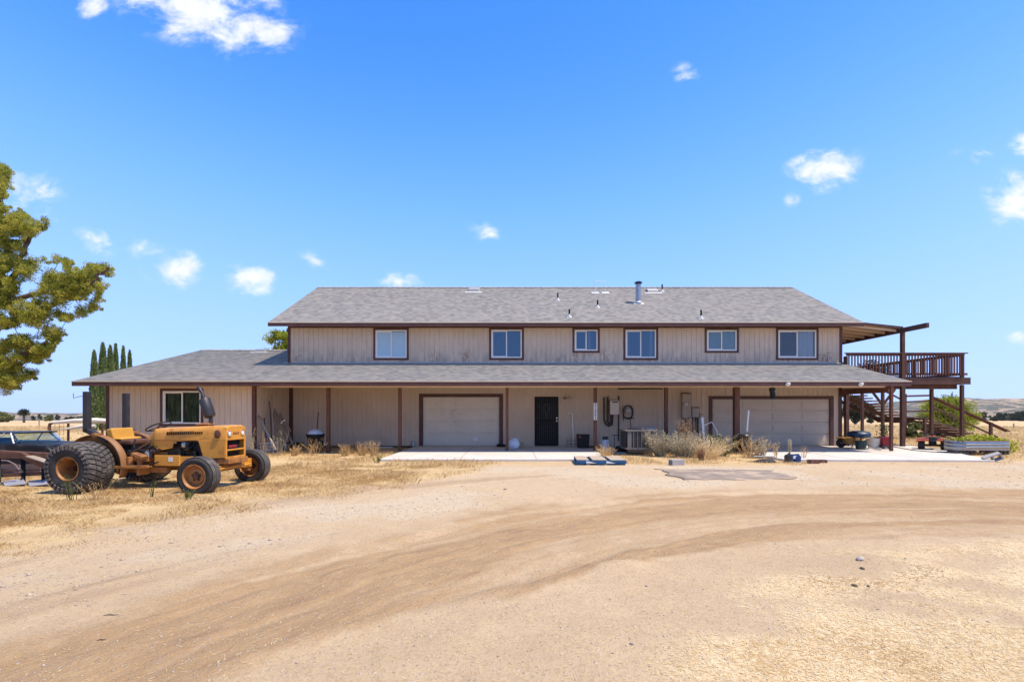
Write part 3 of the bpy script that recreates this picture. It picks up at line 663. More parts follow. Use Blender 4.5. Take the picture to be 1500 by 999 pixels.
# lower roof: porch slope in front, gabled roof over the west wing
PE = (17.2, 2.50); PT = (WY - .012, 3.43); WR = (24.3, 4.43); PXL, PXR = -15.38, 13.95
SL = (PT[1] - PE[1]) / (PT[0] - PE[0]); WR = (24.3, PE[1] + SL * (24.3 - PE[0]))
mb = MB(); shingles(mb, XL, PXR, PE, PT); shingles(mb, PXL, XL - .012, PE, WR); shingles(mb, PXL, XL - .012, (31.4, 2.50), WR)
lr = mb.build('lower_roof', 'shingle', house, world=True, recalc=False)
mb = MB(); deck_under(mb, XL, PXR - .01, PE, PT); deck_under(mb, PXL + .01, XL - .015, PE, WR); deck_under(mb, PXL + .01, XL - .015, (31.4, 2.5), WR)
mb.build('lower_soffit', 'soffit', house, world=True)
mb = MB(); x = PXL
while x < XL - .05:
    x2 = min(x + .30, XL - .02)
    for s in (1, -1):
        mb.add([(x, WR[0], WR[1] + .045), (x2, WR[0], WR[1] + .028), (x2, WR[0] + s * .15, WR[1] - .02), (x, WR[0] + s * .15, WR[1] - .005)], [(0, 1, 2, 3)], [[(x, 30 + s * .1), (x2, 30 + s * .1), (x2, 30.2), (x, 30.2)]])
    x = x2 - .03
mb.build('ridge_cap', 'shingle', lr, world=True, recalc=False)
# flashing where the porch roof meets the wall
mb = MB(); mb.prism([(WY - .10, 3.425), (WY - .016, 3.445), (WY - .016, 3.50), (WY - .021, 3.50), (WY - .026, 3.462), (WY - .10, 3.437)], 'x', XL - .25, XR + .22)
mb.build('flashing', 'grey_metal', house, world=True)
# fascias and drip edges
mb = MB(); mb.box(PXL, PXR, 17.165, 17.2, 2.335, 2.475)
for X in (PXL, PXR - .035):
    hi = (WR if X < 0 else PT)
    mb.prism([(17.2, 2.335), (17.2, 2.49), (hi[0], hi[1] - .01), (hi[0], hi[1] - .165)], 'x', X - (.002 if X < 0 else -.002), X + .035)
mb.prism([(31.4, 2.335), (31.4, 2.49), (WR[0] + .001, WR[1] - .01), (WR[0] + .001, WR[1] - .165)], 'x', PXL - .002, PXL + .035)
mb.box(UXL, UXR, 19.965, 20.0, 4.90, 5.03)
for X, s in ((UXL, 1), (UXR, -1)):
    for q in (20.0, 30.12):
        mb.prism([(q, 4.90), (q, 5.045), (UR[0] + (.001 if q > 25 else -.001), UR[1] - .015), (UR[0] + (.001 if q > 25 else -.001), UR[1] - .17)], 'x', X - s * .003, X + s * .03)
fa = mb.build('fascia', 'trim', house, world=True)
mb = MB(); mb.box(PXL - .01, PXR + .01, 17.155, 17.2, 2.478, 2.512); mb.box(UXL - .01, UXR + .01, 19.955, 20.0, 5.033, 5.072)
mb.build('drip_edge', 'soffit', fa, world=True)
# beam over the porch posts and the frieze under the upper eave
mb = MB(); mb.box(XL + .02, PXR - .2, 18.09, 18.21, 2.325, 2.60)
mb.build('porch_beam', 'beige', house, world=True)
mb = MB(); mb.box(XL, XR, WY - .03, WY - .013, 4.93, 5.02); mb.build('frieze_board', 'trim', house, world=True)
for X in (XL, XR):
    mb = MB(); mb.box(X - .055, X + .055, WY - .035, WY + .06, 3.47, 5.0); mb.build('corner_board', 'trim', house, world=True)
def corner(X, Y, z0, z1, w=.12):
    mb = MB(); mb.box(X - w / 2, X + w / 2, Y - .035, Y + .06, z0, z1); mb.build('corner_board', 'trim', house, world=True)
corner(WXL + .03, WG, -.5, 2.6, .11); corner(XL - .01, WG - .002, -.05, 2.6, .13); corner(XL + .08, WY - .02, -.05, 3.2, .16); corner(XR - .03, WY - .004, 0, 3.2, .14)

# beam at the porch roof's east end, and a siding panel added to block sun
mb = MB(); mb.box(PXR - .22, PXR - .10, 18.06, WY - .05, 2.14, 2.36); mb.build('porch_beam', 'redwood', house, world=True)
mb = MB(); mb.add([(PXR - .16, 18.06, 2.36), (PXR - .16, WY - .05, 2.36), (PXR - .16, WY - .05, 3.31), (PXR - .16, 18.06, 2.64)], [(0, 1, 2, 3)]); mb.build('sun_block_panel', 'siding', house, world=True)
# porch posts
def post(px, pyb, w, Y, m='redwood', cap=2.29):
    X = (px - CX) / FPX * Y
    mb = MB(); mb.box(X - w / 2, X + w / 2, Y - w / 2, Y + w / 2, -.06, cap)
    o = mb.build('porch_post', m, house, world=True, bevel=.008); return o
for px, w in ((481, .125), (585.8, .115), (742.8, .11), (872, .115), (975.7, .12)): post(px, 0, w, 18.15, cap=2.323)
post(1078.5, 0, .19, 18.1, cap=2.323); post(1305.5, 0, .095, 17.98, cap=2.42)

# windows
def window(op, Y, kind, name='window', slider=True):
    x0, x1, z0, z1 = op; tw = .085
    mb = MB()
    mb.box(x0 - tw + .03, x0 + .03, Y - .04, Y + .02, z0 - tw + .03, z1 + tw - .03); mb.box(x1 - .03, x1 + tw - .03, Y - .04, Y + .02, z0 - tw + .03, z1 + tw - .03)
    mb.box(x0 + .03, x1 - .03, Y - .04, Y + .02, z1 - .03, z1 + tw - .03); mb.box(x0 + .03, x1 - .03, Y - .04, Y + .02, z0 - tw + .03, z0 + .03)
    w = mb.build(name, 'trim', house, world=True, bevel=.004)
    a, b_, c, d = x0 + .032, x1 - .032, z0 + .032, z1 - .032; f = .052
    mb = MB(); yf, yb = Y - .025, Y + .05
    mb.box(a, b_, yf, yb, d - f, d); mb.box(a, b_, yf, yb, c, c + f); mb.box(a, a + f, yf, yb, c + f, d - f); mb.box(b_ - f, b_, yf, yb, c + f, d - f)
    mid_ = (a + b_) / 2
    mb.box(mid_ - .022, mid_ + .022, yf + .012, yb, c + f, d - f)
    mb.box(a + f, mid_ - .022, yf + .02, yb, c + f, c + f + .03); mb.box(a + f, mid_ - .022, yf + .02, yb, d - f - .03, d - f)
    mb.box(a + f, a + f + .028, yf + .02, yb, c + f + .03, d - f - .03)
    mb.build('frame', 'white_vinyl', w, world=True, bevel=.004)
    mb = MB(); mb.add([(a + f + .002, Y + .012, c + f + .002), (b_ - f - .002, Y + .012, c + f + .002), (b_ - f - .002, Y + .012, d - f - .002), (a + f + .002, Y + .012, d - f - .002)], [(0, 1, 2, 3)])
    mb.build('pane', 'clear_glass' if kind in ('blind', 'green', 'teal', 'curtain') else 'glass', w, world=True)
    if kind == 'blind':
        mb = MB(); zz = c + .06
        while zz < d - .06: mb.cbox(((a + b_) / 2, Y + .045, zz), (b_ - a - .1, .004, .055), (R(-10), 0, 0)); zz += .05
        mb.build('blind', 'blind', w, world=True)
    if kind == 'teal':
        mb = MB(); mb.box(a + .03, b_ - .03, Y + .05, Y + .056, c + .04, d - .04); mb.build('roller_shade', 'roller', w, world=True)
    if kind in ('curtain', 'edge', 'green'):
        sa, sb = (mid_ + .02, b_ - .05) if kind == 'curtain' else (a + .03, a + .14) if kind == 'edge' else (a + .03, b_ - .03)
        mb = MB(); n = int((sb - sa) / .018); vs = []
        for i in range(n + 1):
            t = sa + (sb - sa) * i / n; yy_ = Y + .075 + .022 * math.sin(t * 62) + .01 * math.sin(t * 23)
            vs += [(t, yy_, c + .05), (t, yy_, d - .05)]
        mb.add(vs, [(2 * i, 2 * i + 2, 2 * i + 3, 2 * i + 1) for i in range(n)])
        mb.build('curtain', 'reflection_cloth' if kind == 'green' else 'curtain', w, world=True, smooth=True, auto=0)  # the green one is an added sheet carrying a painted tree reflection
    return w
for (op, spec) in zip(up_op, UPW): window(op, WY, spec[4])
window(WW, WG, 'green')

# garage doors
def garage_door(op, rows, cols, m, tw=.13, handle=False):
    x0, x1, z0, z1 = op; d = .03
    mb = MB(); mb.box(x0 - .02, x1 + .02, WY + .06, WY + .10, 0, z1 + .02)
    g = mb.build('garage_door', m, house, world=True)
    H = (z1 - .01) / rows; Wd = (x1 - x0) / cols
    for r in range(rows):
        mb = MB(); a, b_ = .01 + r * H + .009, .01 + (r + 1) * H - .009
        mb.box(x0, x1, WY + .03, WY + .062, a, b_)
        for c in range(cols):
            xa, xb = x0 + c * Wd + .07, x0 + (c + 1) * Wd - .07
            mb.box(xa, xb, WY + .016, WY + .031, a + .07, b_ - .07); mb.box(xa + .05, xb - .05, WY + .006, WY + .0165, (a + b_) / 2 - .07, (a + b_) / 2 + .07)
        mb.build('panel', m, g, world=True, bevel=.009)
    mb = MB(); mb.box(x0 - tw + .02, x0 + .02, WY - .045, WY + .03, 0, z1 + tw * .75); mb.box(x1 - .02, x1 + tw - .02, WY - .045, WY + .03, 0, z1 + tw * .75); mb.box(x0 + .02, x1 - .02, WY - .045, WY + .03, z1 - .02, z1 + tw * .75)
    mb.build('trim', 'trim', g, world=True, bevel=.005)
    return g
g1 = garage_door(G1, 4, 5, 'garage', .16)
mb = MB(); c_ = at(696.5, 643, WY); mb.box(c_.x - .08, c_.x + .08, WY + .005, WY + .012, c_.z - .07, c_.z + .07); mb.build('vent_plate', 'white_vinyl', g1, world=True)
g2 = garage_door(G2, 4, 4, 'garage2', .15)
# front door behind an iron security screen
x0, x1, z0, z1 = ED
mb = MB(); mb.box(x0, x1, WY + .05, WY + .09, 0, z1)
ed = mb.build('front_door', 'black', house, world=True)
mb = MB(); f = .06
for (a, b_, c, d) in ((x0, x0 + f, 0, z1), (x1 - f, x1, 0, z1), (x0 + f, x1 - f, z1 - f, z1), (x0 + f, x1 - f, 0, .10), (x0 + f, x1 - f, 1.02, 1.10), (x0 + f, x1 - f, .90, .94), (x0 + f, x1 - f, z1 - .24, z1 - .2)):
    mb.box(a, b_, WY - .03, WY + .01, c, d)
mb.build('screen_frame', 'black', ed, world=True, bevel=.004)
mb = MB(); k = x0 + f + .07
while k < x1 - f - .03: mb.box(k - .007, k + .007, WY - .022, WY - .006, .1, z1 - f); k += .085
cx_ = (x0 + x1) / 2
for rr in (.13, .09): mb.tube([(cx_ + rr * math.cos(t), WY - .028, 1.55 + 1.7 * rr * math.sin(t)) for t in np.linspace(0, 2 * math.pi, 20, endpoint=False)], .009, 5, closed=True)
mb.tube([(cx_, WY - .028, 1.16), (cx_ + .02, WY - .03, 1.25), (cx_, WY - .028, 1.33)], [.03, .045, .02], 6)
mb.build('grille', 'dark_metal', ed, world=True)
h = at(815.5, 616.5, WY)
mb = MB(); mb.lathe([(0, 0), (.035, 0), (.035, .02), (.014, .025), (.014, .05), (.03, .055), (.034, .075), (.02, .09), (0, .092)], (h.x, WY - .03, h.z), (0, -1, 0), 14)
mb.build('handle', 'brass', ed, world=True, smooth=True)
mb = MB(); mb.lathe([(0, 0), (.03, 0), (.03, .025), (0, .027)], (h.x, WY - .03, h.z + .12), (0, -1, 0), 14); mb.build('deadbolt', 'brass', ed, world=True, smooth=True)
# roof fittings: plumbing vents, flue, louvre vents and a white pipe frame
def roof_z(y): return UE[1] + (UR[1] - UE[1]) / (UR[0] - UE[0]) * (y - UE[0])
def on_roof(px, py):
    s = (UR[1] - UE[1]) / (UR[0] - UE[0]); Y = (UE[1] - s * UE[0] - EYE) * FPX / (HY - py - s * FPX)
    return Vector(((px - CX) / FPX * Y, Y, roof_z(Y) + .012))
for px, py, hh in ((817, 440.5, .34), (834, 465, .33), (875.5, 451, .34), (1027, 467, .36), (970, 427.8, .36)):
    p = on_roof(px, py)
    mb = MB(); mb.lathe([(.036, 0), (.036, hh), (.022, hh), (.022, hh - .06)], p, (0, 0, 1), 10)
    v = mb.build('vent_pipe', 'black', house, world=True, smooth=True)
    mb = MB(); mb.prism([(p.y - .09, roof_z(p.y - .09) + .022), (p.y + .06, roof_z(p.y + .06) + .022), (p.y + .06, roof_z(p.y + .06) + .028), (p.y - .09, roof_z(p.y - .09) + .028)], 'x', p.x - .10, p.x + .10)
    mb.lathe([(.06, 0.0), (.042, .10), (.032, .12)], (p.x, p.y, p.z), (0, 0, 1), 12); mb.build('vent_flashing', 'white_metal', v, world=True, smooth=True)
p = on_roof(935, 445)
mb = MB(); mb.lathe([(.115, -.05), (.115, .86), (.10, .87), (.0, .87)], p, (0, 0, 1), 18)
fl = mb.build('flue_pipe', 'galv', house, world=True, smooth=True)
mb = MB(); mb.lathe([(.10, .86), (.10, .90), (.17, .91), (.175, .96), (.10, 1.0), (0, 1.01)], p, (0, 0, 1), 18); mb.build('cap', 'dark_metal', fl, world=True, smooth=True)
mb = MB(); mb.prism([(p.y - .16, roof_z(p.y - .16) + .022), (p.y + .1, roof_z(p.y + .1) + .022), (p.y + .1, roof_z(p.y + .1) + .028), (p.y - .16, roof_z(p.y - .16) + .028)], 'x', p.x - .22, p.x + .24)
mb.lathe([(.15, 0.02), (.12, .09)], p, (0, 0, 1), 16); mb.build('flashing', 'white_metal', fl, world=True, smooth=True)
def louvre(px, py, parent, zf, pt, w=.42):
    p = pt(px, py); s = (zf(p.y + .2) - zf(p.y)) / .2
    mb = MB(); mb.prism([(p.y, zf(p.y) + .02), (p.y + .42, zf(p.y + .42) + .02), (p.y + .40, zf(p.y + .40) + .12), (p.y + .10, zf(p.y) + .19)], 'x', p.x - w * .62, p.x + w * .62)
    v = mb.build('roof_vent', 'grey_metal', house, world=True, bevel=.01)
    mb = MB(); mb.prism([(p.y - .12, zf(p.y - .12) + .022), (p.y + .02, zf(p.y + .02) + .022), (p.y + .02, zf(p.y + .02) + .028), (p.y - .12, zf(p.y - .12) + .028)], 'x', p.x - w, p.x + w)
    for k in range(3): mb.box(p.x - w * .6, p.x + w * .6, p.y - .0 + k * .03, p.y + .03 + k * .03, zf(p.y) + .05 + k * .05, zf(p.y) + .065 + k * .05)
    mb.build('louvre', 'white_metal', v, world=True)
louvre(694, 428.2, house, roof_z, on_roof); louvre(957, 429.3, house, roof_z, on_roof)
def wroof_z(y): return PE[1] + SL * (y - PE[0]) if y < WR[0] else WR[1] - SL * (y - WR[0])
def on_wroof(px, py): 
    Y = 23.55; return Vector(((px - CX) / FPX * Y, Y, wroof_z(Y)))
louvre(380, 516, house, wroof_z, on_wroof, .42)
pa, pb = on_roof(871.5, 429.6), on_roof(886.5, 429.6)
mb = MB(); mb.tube([pa, pa + Vector((0, 0, .57)), pb + Vector((0, 0, .57)), pb], .016, 6)
fr_ = mb.build('roof_pipe_frame', 'white_metal', house, world=True)
mb = MB()
for q in (pa, pb): mb.prism([(q.y - .12, roof_z(q.y - .12) + .022), (q.y + .12, roof_z(q.y + .12) + .022), (q.y + .12, roof_z(q.y + .12) + .03), (q.y - .12, roof_z(q.y - .12) + .03)], 'x', q.x - .17, q.x + .2)
mb.build('flashing', 'white_metal', fr_, world=True)
# wall fittings
def wbox(name, m, px0, px1, py0, py1, d, parent=house, y0=WY - .012, bevel=.008):
    a = at(px0, py1, WY); b_ = at(px1, py0, WY); mb = MB(); mb.box(a.x, b_.x, y0 - d, y0, a.z, b_.z)
    return mb.build(name, m, parent, world=True, bevel=bevel)
def wtube(name, m, pts, r, parent=house, off=.05, n=7):
    mb = MB(); mb.tube([(at(px, py, WY).x, WY - off - .012, at(px, py, WY).z) for px, py in pts], r, n); return mb.build(name, m, parent, world=True, smooth=True)
wh = wbox('water_heater', 'heater', 892.2, 905.2, 586.8, 607, .22)
wbox('vent_slot', 'black', 895, 903, 588.2, 589.6, .004, wh, WY - .234, 0)
wtube('water_pipe', 'pipe', [(884.2, 582), (884.2, 613), (886, 620), (891, 624), (896, 622), (897, 607)], .035, wh, .08)
wtube('water_pipe', 'pipe', [(889.6, 581), (889.6, 618), (892, 622), (894.5, 617), (894.5, 607)], .04, wh, .08)
wtube('gas_pipe', 'pipe', [(905.8, 580), (905.8, 646)], .028, house, .05)
wtube('wall_pipe', 'pipe', [(905.5, 571), (905.5, 569.8), (928, 569.4), (970, 569.6)], .024, house, .05)
ep = wbox('electrical_panel', 'panel_paint', 997.6, 1005.4, 577, 612, .16); wbox('panel_hood', 'rust', 997, 1010.5, 575.8, 577, .19, ep); wbox('meter_box', 'panel_paint', 1005.6, 1011, 577.2, 611.5, .12, ep)
cp = at(1001.8, 592, WY); mb = MB(); mb.lathe([(0, .13), (.045, .125), (.075, .09), (.085, 0)], (cp.x, WY - .17, cp.z), (0, -1, 0), 18); mb.build('meter_dial', 'lens', ep, world=True, smooth=True)
jb = wbox('junction_box', 'panel_paint', 1012.5, 1022.5, 597.3, 611, .12); wbox('lid', 'rust', 1012, 1023.5, 596.5, 597.5, .15, jb)
jb2 = wbox('disconnect_box', 'panel_paint', 1024, 1028, 604.5, 612, .10); wbox('lid', 'grey_metal', 1024, 1028.2, 612.5, 620, .07)
for px in (1000, 1003, 1007.5, 1014, 1018, 1021): wtube('conduit', 'pipe', [(px, 611), (px, 652)], .02)
wtube('conduit', 'grey_metal', [(1023.2, 603), (1023.2, 652)], .022)
lm = wbox('wall_lamp', 'panel_paint', 827.5, 833.5, 581.5, 584.5, .05)
for px in (827.5, 834):
    q = at(px, 582, WY); mb = MB(); mb.lathe([(.02, 0), (.035, .05), (.06, .11), (.055, .115)], (q.x, WY - .06, q.z), (.4 if px > 830 else -.4, -1, -.35), 12); mb.build('lamp_head', 'white_metal' if px > 830 else 'panel_paint', lm, world=True, smooth=True)
for px in (1153.2, 1260):                              # small flood lamps under the eave
    q = at(px, 563.2, 17.17)
    mb = MB(); mb.lathe([(0, .05), (.055, .04), (.085, 0), (.085, -.02), (0, -.02)], (q.x, 17.12, q.z), (0, -.6, -.8), 14); el = mb.build('eave_lamp', 'white_metal', house, world=True, smooth=True)
    mb = MB(); mb.box(q.x - .05, q.x + .05, 17.13, 17.162, q.z - .04, q.z + .06); mb.build('bracket', 'white_metal', el, world=True)
for px, py in ((623, 571), (745, 571), (947, 571)):     # paint-filled knots near the soffit are vents
    pass

# ------------------------------------------------------------------ timber deck, its roof and the outside stair
deck = thing('wooden_deck', 'dark brown raised timber deck with baluster railing and outside stair', 'deck', (16.2, 23.5, 0))
DX0, DX1, DY0, DY1 = 13.86, 18.75, 20.4, 27.2; DZ = 2.85
mb = MB(); mb.box(DX0, DX1 + .25, DY0 - .045, DY0, DZ - .29, DZ - .005); mb.box(DX1, DX1 + .045, DY0, DY1, DZ - .29, DZ - .005); mb.box(DX0, DX1, DY1 - .045, DY1, DZ - .29, DZ - .005)
mb.build('rim_joist', 'deckwood', deck, world=True, bevel=.005)
mb = MB(); y = DY0 + .01
while y < DY1 - .1: mb.box(DX0, DX1 + .02, y, y + .135, DZ, DZ + .035); y += .142
mb.build('floor_board', 'deckwood', deck, world=True)
mb = MB(); x = DX0 + .3
while x < DX1 - .1: mb.box(x, x + .045, DY0 + .005, DY1 - .05, DZ - .24, DZ - .004); x += .41
mb.build('joist', 'deckwood', deck, world=True)
for yy_ in (20.7, 24.8): 
    mb = MB(); mb.box(DX0, DX1 - .005, yy_, yy_ + .09, DZ - .47, DZ - .243); mb.build('beam', 'deckwood', deck, world=True)
def dpost(px, Y, w, z0=-.1, z1=DZ - .3, X=None):
    X = (px - CX) / FPX * Y if X is None else X
    mb = MB(); mb.box(X - w / 2, X + w / 2, Y - w / 2, Y + w / 2, z0, z1); return mb.build('post', 'deckwood', deck, world=True, bevel=.008)
dpost(1322, 20.32, .145, -.1, DZ + .95); dpost(1409, 20.55, .115); dpost(1364.5, 21.9, .115); dpost(1293, 24.9, .12); dpost(1263, 26.6, .12); dpost(1240, 20.5, .14)
dpost(1322, 20.42, .13, DZ + .95, 4.72)
q = at(1293, 585, 24.9)
for s in (-1, 1):
    mb = MB(); mb.bar((q.x, 24.9, 1.75), (q.x + s * .62, 24.9, 2.55), .09, .09); mb.build('brace', 'deckwood', deck, world=True)
# railing
mb = MB(); RT = 3.87
mb.box(DX0 - .05, DX1 + .09, DY0 - .11, DY0 + .04, RT - .04, RT); mb.box(DX0, DX1, DY0 - .04, DY0 - .002, RT - .13, RT - .042)
mb.box(DX1 - .03, DX1 + .11, DY0 + .042, DY1, RT - .041, RT - .001); mb.box(DX1 + .0, DX1 + .038, DY0 + .002, DY1, RT - .13, RT - .043)
rl = mb.build('railing', 'redwood', deck, world=True)
mb = MB(); mb.box(DX0, DX1 + .12, DY0 - .045, DY0 - .005, 2.94, 3.03); mb.box(DX1 + .0, DX1 + .04, DY0, DY1, 2.94, 3.03)
mb.build('bottom_rail', 'redwood', rl, world=True)
mb = MB(); mb.box(-.02, .02, -.02, .02, 3.03 - .09, RT - .12)
bal0 = mb.build('baluster', 'redwood', rl)
n_ = 39; n2 = 54
for i in range(n_ + n2):
    o = bal0 if i == 0 else bal0.copy()
    if i: COL.objects.link(o)
    o.parent = rl
    p = Vector((DX0 + .08 + (DX1 - DX0 - .16) * i / (n_ - 1), DY0 - .065, 0)) if i < n_ else Vector((DX1 + .06, DY0 + .12 + (DY1 - DY0 - .2) * (i - n_) / (n2 - 1), 0))
    o.location = p - deck.location
for X, Y in ((DX1 - .02, DY0 - .0), (DX1 + .0, 22.9), (DX1, 25.2), (DX0 + .06, DY0 + .05)):
    mb = MB(); mb.box(X - .055, X + .055, Y + .005, Y + .115, DZ - .2, RT - .135); mb.build('rail_post', 'redwood', rl, world=True)
# deck roof: sheet on rafters, carried by one long beam
BX = 16.2
mb = MB(); mb.prism([(13.9, 5.16), (BX + .06, 4.90), (BX + .06, 4.94), (13.9, 5.20)], 'y', 20.5, 28.6)
dr = mb.build('deck_roof', 'soffit', deck, world=True)
mb = MB(); y = 20.62
while y < 28.5: mb.prism([(13.9, 5.02), (BX - .08, 4.775), (BX - .08, 4.875), (13.9, 5.155)], 'y', y, y + .045); y += .62
mb.build('rafter', 'beige', dr, world=True)
mb = MB(); mb.prism([(13.95, 5.10), (BX + .08, 4.86), (BX + .08, 4.97), (13.95, 5.215)], 'y', 20.45, 20.498); mb.prism([(13.9, 5.203), (BX + .09, 4.943), (BX + .09, 4.955), (13.9, 5.215)], 'y', 20.5, 28.6)
mb.build('roof_edge', 'deckwood', dr, world=True)
mb = MB(); mb.box(BX - .06, BX + .06, 19.15, 28.6, 4.71, 4.897); mb.build('beam', 'deckwood', deck, world=True, bevel=.006)
# stair behind the deck, going down to the east
SY0, SY1 = 27.3, 29.2
st = None
X0, Z0, X1, Z1 = 19.0, 2.60, 21.7, 1.13; X2, X3, Z3 = 22.9, 26.1, -.05
mb = MB()
for yy_ in (SY0 + .75, SY1 - .05):
    mb.prism([(X0 - .2, Z0 - .10), (X1 + .02, Z1 - .12), (X1 + .02, Z1 - .34), (X0 - .2, Z0 - .32)], 'y', yy_, yy_ + .05)
    mb.box(X1 - .02, X2 + .02, yy_ + .001, yy_ + .05, Z1 - .36, Z1 - .07)
    mb.prism([(X2 - .02, Z1 - .16), (X3, Z3 - .12), (X3, Z3 - .3), (X2 - .02, Z1 - .34)], 'y', yy_, yy_ + .05)
st = mb.build('staircase', 'deckwood', deck, world=True)
for i in range(10):
    t = i / 9; x = X0 + (X1 - X0 - .15) * t; z = Z0 + (Z1 + .1 - Z0) * t
    mb = MB(); mb.box(x - .17, x + .17, SY0 - .03, SY1 + .03, z - .03, z + .045); mb.build('tread', 'tread_wood', st, world=True)
for i in range(7):
    t = (i + .5) / 7; x = X2 + (X3 - X2) * t; z = Z1 - .05 + (Z3 - Z1 + .05) * t
    mb = MB(); mb.box(x - .2, x + .2, SY0 - .03, SY1 + .03, z - .05, z + .045); mb.build('tread', 'tread_wood', st, world=True)
mb = MB(); mb.box(X1 - .05, X2 + .05, SY0 - .03, SY1 + .3, Z1 - .065, Z1 - .02); mb.build('landing', 'redwood', st, world=True)
for X, z0, z1 in ((23.25, -.3, 2.32), (26.5, -.4, .83), (21.75, -.3, 2.4), (22.85, -.3, 1.05)):
    mb = MB(); mb.box(X - .06, X + .06, SY0 - .15, SY0 - .035, z0, z1); mb.build('post', 'deckwood', st, world=True)
mb = MB(); mb.bar((23.3, SY0 - .1, 2.22), (27.5, SY0 - .1, .33), .14, .05); mb.bar((21.7, SY0 - .1, 2.27), (23.2, SY0 - .1, 2.31), .10, .10)
mb.bar((23.31, SY0 - .06, 2.15), (27.4, SY0 - .06, .31), .04, .09)
mb.build('handrail', 'redwood', st, world=True)
mb = MB(); mb.bar((23.3, SY0 - .1, 1.66), (27.2, SY0 - .1, -.16), .04, .09); mb.bar((21.7, SY0 - .1, 1.95), (23.2, SY0 - .1, 2.0), .04, .08); mb.bar((21.7, SY0 - .1, 1.42), (23.2, SY0 - .1, 1.45), .04, .08)
mb.bar((X0, SY0 - .06, 3.4), (21.75, SY0 - .06, 2.0), .04, .09)
mb.build('mid_rail', 'deckwood', st, world=True)

# ------------------------------------------------------------------ tractor (x forward = east, -y = the side facing the camera)
tr = thing('tractor', 'faded yellow orange industrial tractor with roll posts and wide turf tyre', 'tractor', (-7.84, 9.74, gzz(-7.5, 9.3) - .02), R(-4))
def tyre(mb, c, r, w, rim, n=40):
    h = w / 2
    prof = [(rim - .01, -h * .80), (rim + .02, -h * .90), (rim + (r - rim) * .35, -h * 1.0), (rim + (r - rim) * .65, -h * .98), (r - .035, -h * .84), (r - .008, -h * .62), (r, -h * .3), (r, h * .3), (r - .008, h * .62), (r - .035, h * .84), (rim + (r - rim) * .65, h * .98), (rim + (r - rim) * .35, h), (rim + .02, h * .90), (rim - .01, h * .80)]
    mb.lathe(prof, c, (0, 1, 0), n); return mb
def rear_wheel(side, parent):
    c = (0, side * .75, .47); r = .455; w = .55
    mb = MB(); mb.lathe([(.05, -.1), (.05, .1)], c, (0, 1, 0), 10)
    wl = mb.build('rear_wheel', 'rust', parent)
    mb = MB(); tyre(mb, c, r, w, .20); mb.build('tyre', 'tyre', wl, smooth=True)
    # staggered tread blocks
    mb = MB(); K = 30; lanes = [(-.27, -.165), (-.155, -.055), (-.045, .045), (.055, .155), (.165, .27)]
    def P(a, y, up):
        rr = r - max(0, (abs(y) - .16)) ** 2 * 3.2 + up
        return (c[0] + rr * math.sin(a), c[1] + y, c[2] + rr * math.cos(a))
    for k in range(K):
        for li, (ya, yb) in enumerate(lanes):
            a = 2 * math.pi * (k + (.5 if li % 2 else 0)) / K; g = 2 * math.pi / K * .41; sk = .045 * (1 if li < 2 else -1 if li > 2 else 0)
            q = [(a - g - sk, ya), (a + g - sk, ya), (a + g + sk, yb), (a - g + sk, yb)]
            a2 = .88
            top = []
            ca = a; cy = (ya + yb) / 2
            for (aa, y_) in q: top.append(P(ca + (aa - ca) * a2, cy + (y_ - cy) * a2, .018))
            bot = [P(aa, y_, -.004) for aa, y_ in q]
            mb.add(bot + top, [(4, 5, 6, 7), (0, 1, 5, 4), (1, 2, 6, 5), (2, 3, 7, 6), (3, 0, 4, 7)])
        for s in (-1, 1):                              # shoulder lugs
            a = 2 * math.pi * k / K; g = 2 * math.pi / K * .34
            y0, y1 = s * .262, s * .281
            def S(aa, rr, y_): return (c[0] + rr * math.sin(aa), c[1] + y_, c[2] + rr * math.cos(aa))
            mb.add([S(a - g, .425, y0), S(a + g, .425, y0), S(a + g, .34, s * .272), S(a - g, .34, s * .272), S(a - g * .8, .418, y1), S(a + g * .8, .418, y1), S(a + g * .7, .35, s * .284), S(a - g * .7, .35, s * .284)],
                   [(4, 5, 6, 7), (0, 1, 5, 4), (1, 2, 6, 5), (2, 3, 7, 6), (3, 0, 4, 7)])
    mb.build('tread', 'tread', wl)
    mb = MB(); s = side
    mb.lathe([(.215, s * .235), (.222, s * .255), (.205, s * .258), (.19, s * .235), (.175, s * .20), (.165, s * .05), (.15, s * -.02), (.06, s * -.03), (.06, s * .02), (0, s * .025)], c, (0, 1, 0), 36)
    mb.lathe([(.205, -s * .24), (.18, -s * .23), (.165, s * .05)], c, (0, 1, 0), 36)
    rm = mb.build('rim', 'tractor_rust', wl, smooth=True)
    for k in range(6):
        mb = MB(); t = k * math.pi / 3; mb.lathe([(.014, 0), (.014, .03), (0, .031)], (c[0] + .11 * math.sin(t), c[1] - s * .022, c[2] + .11 * math.cos(t)), (0, s, 0), 6); mb.build('lug_nut', 'rust', rm)
for s in (-1, 1): rear_wheel(s, tr)
FXL = 2.31
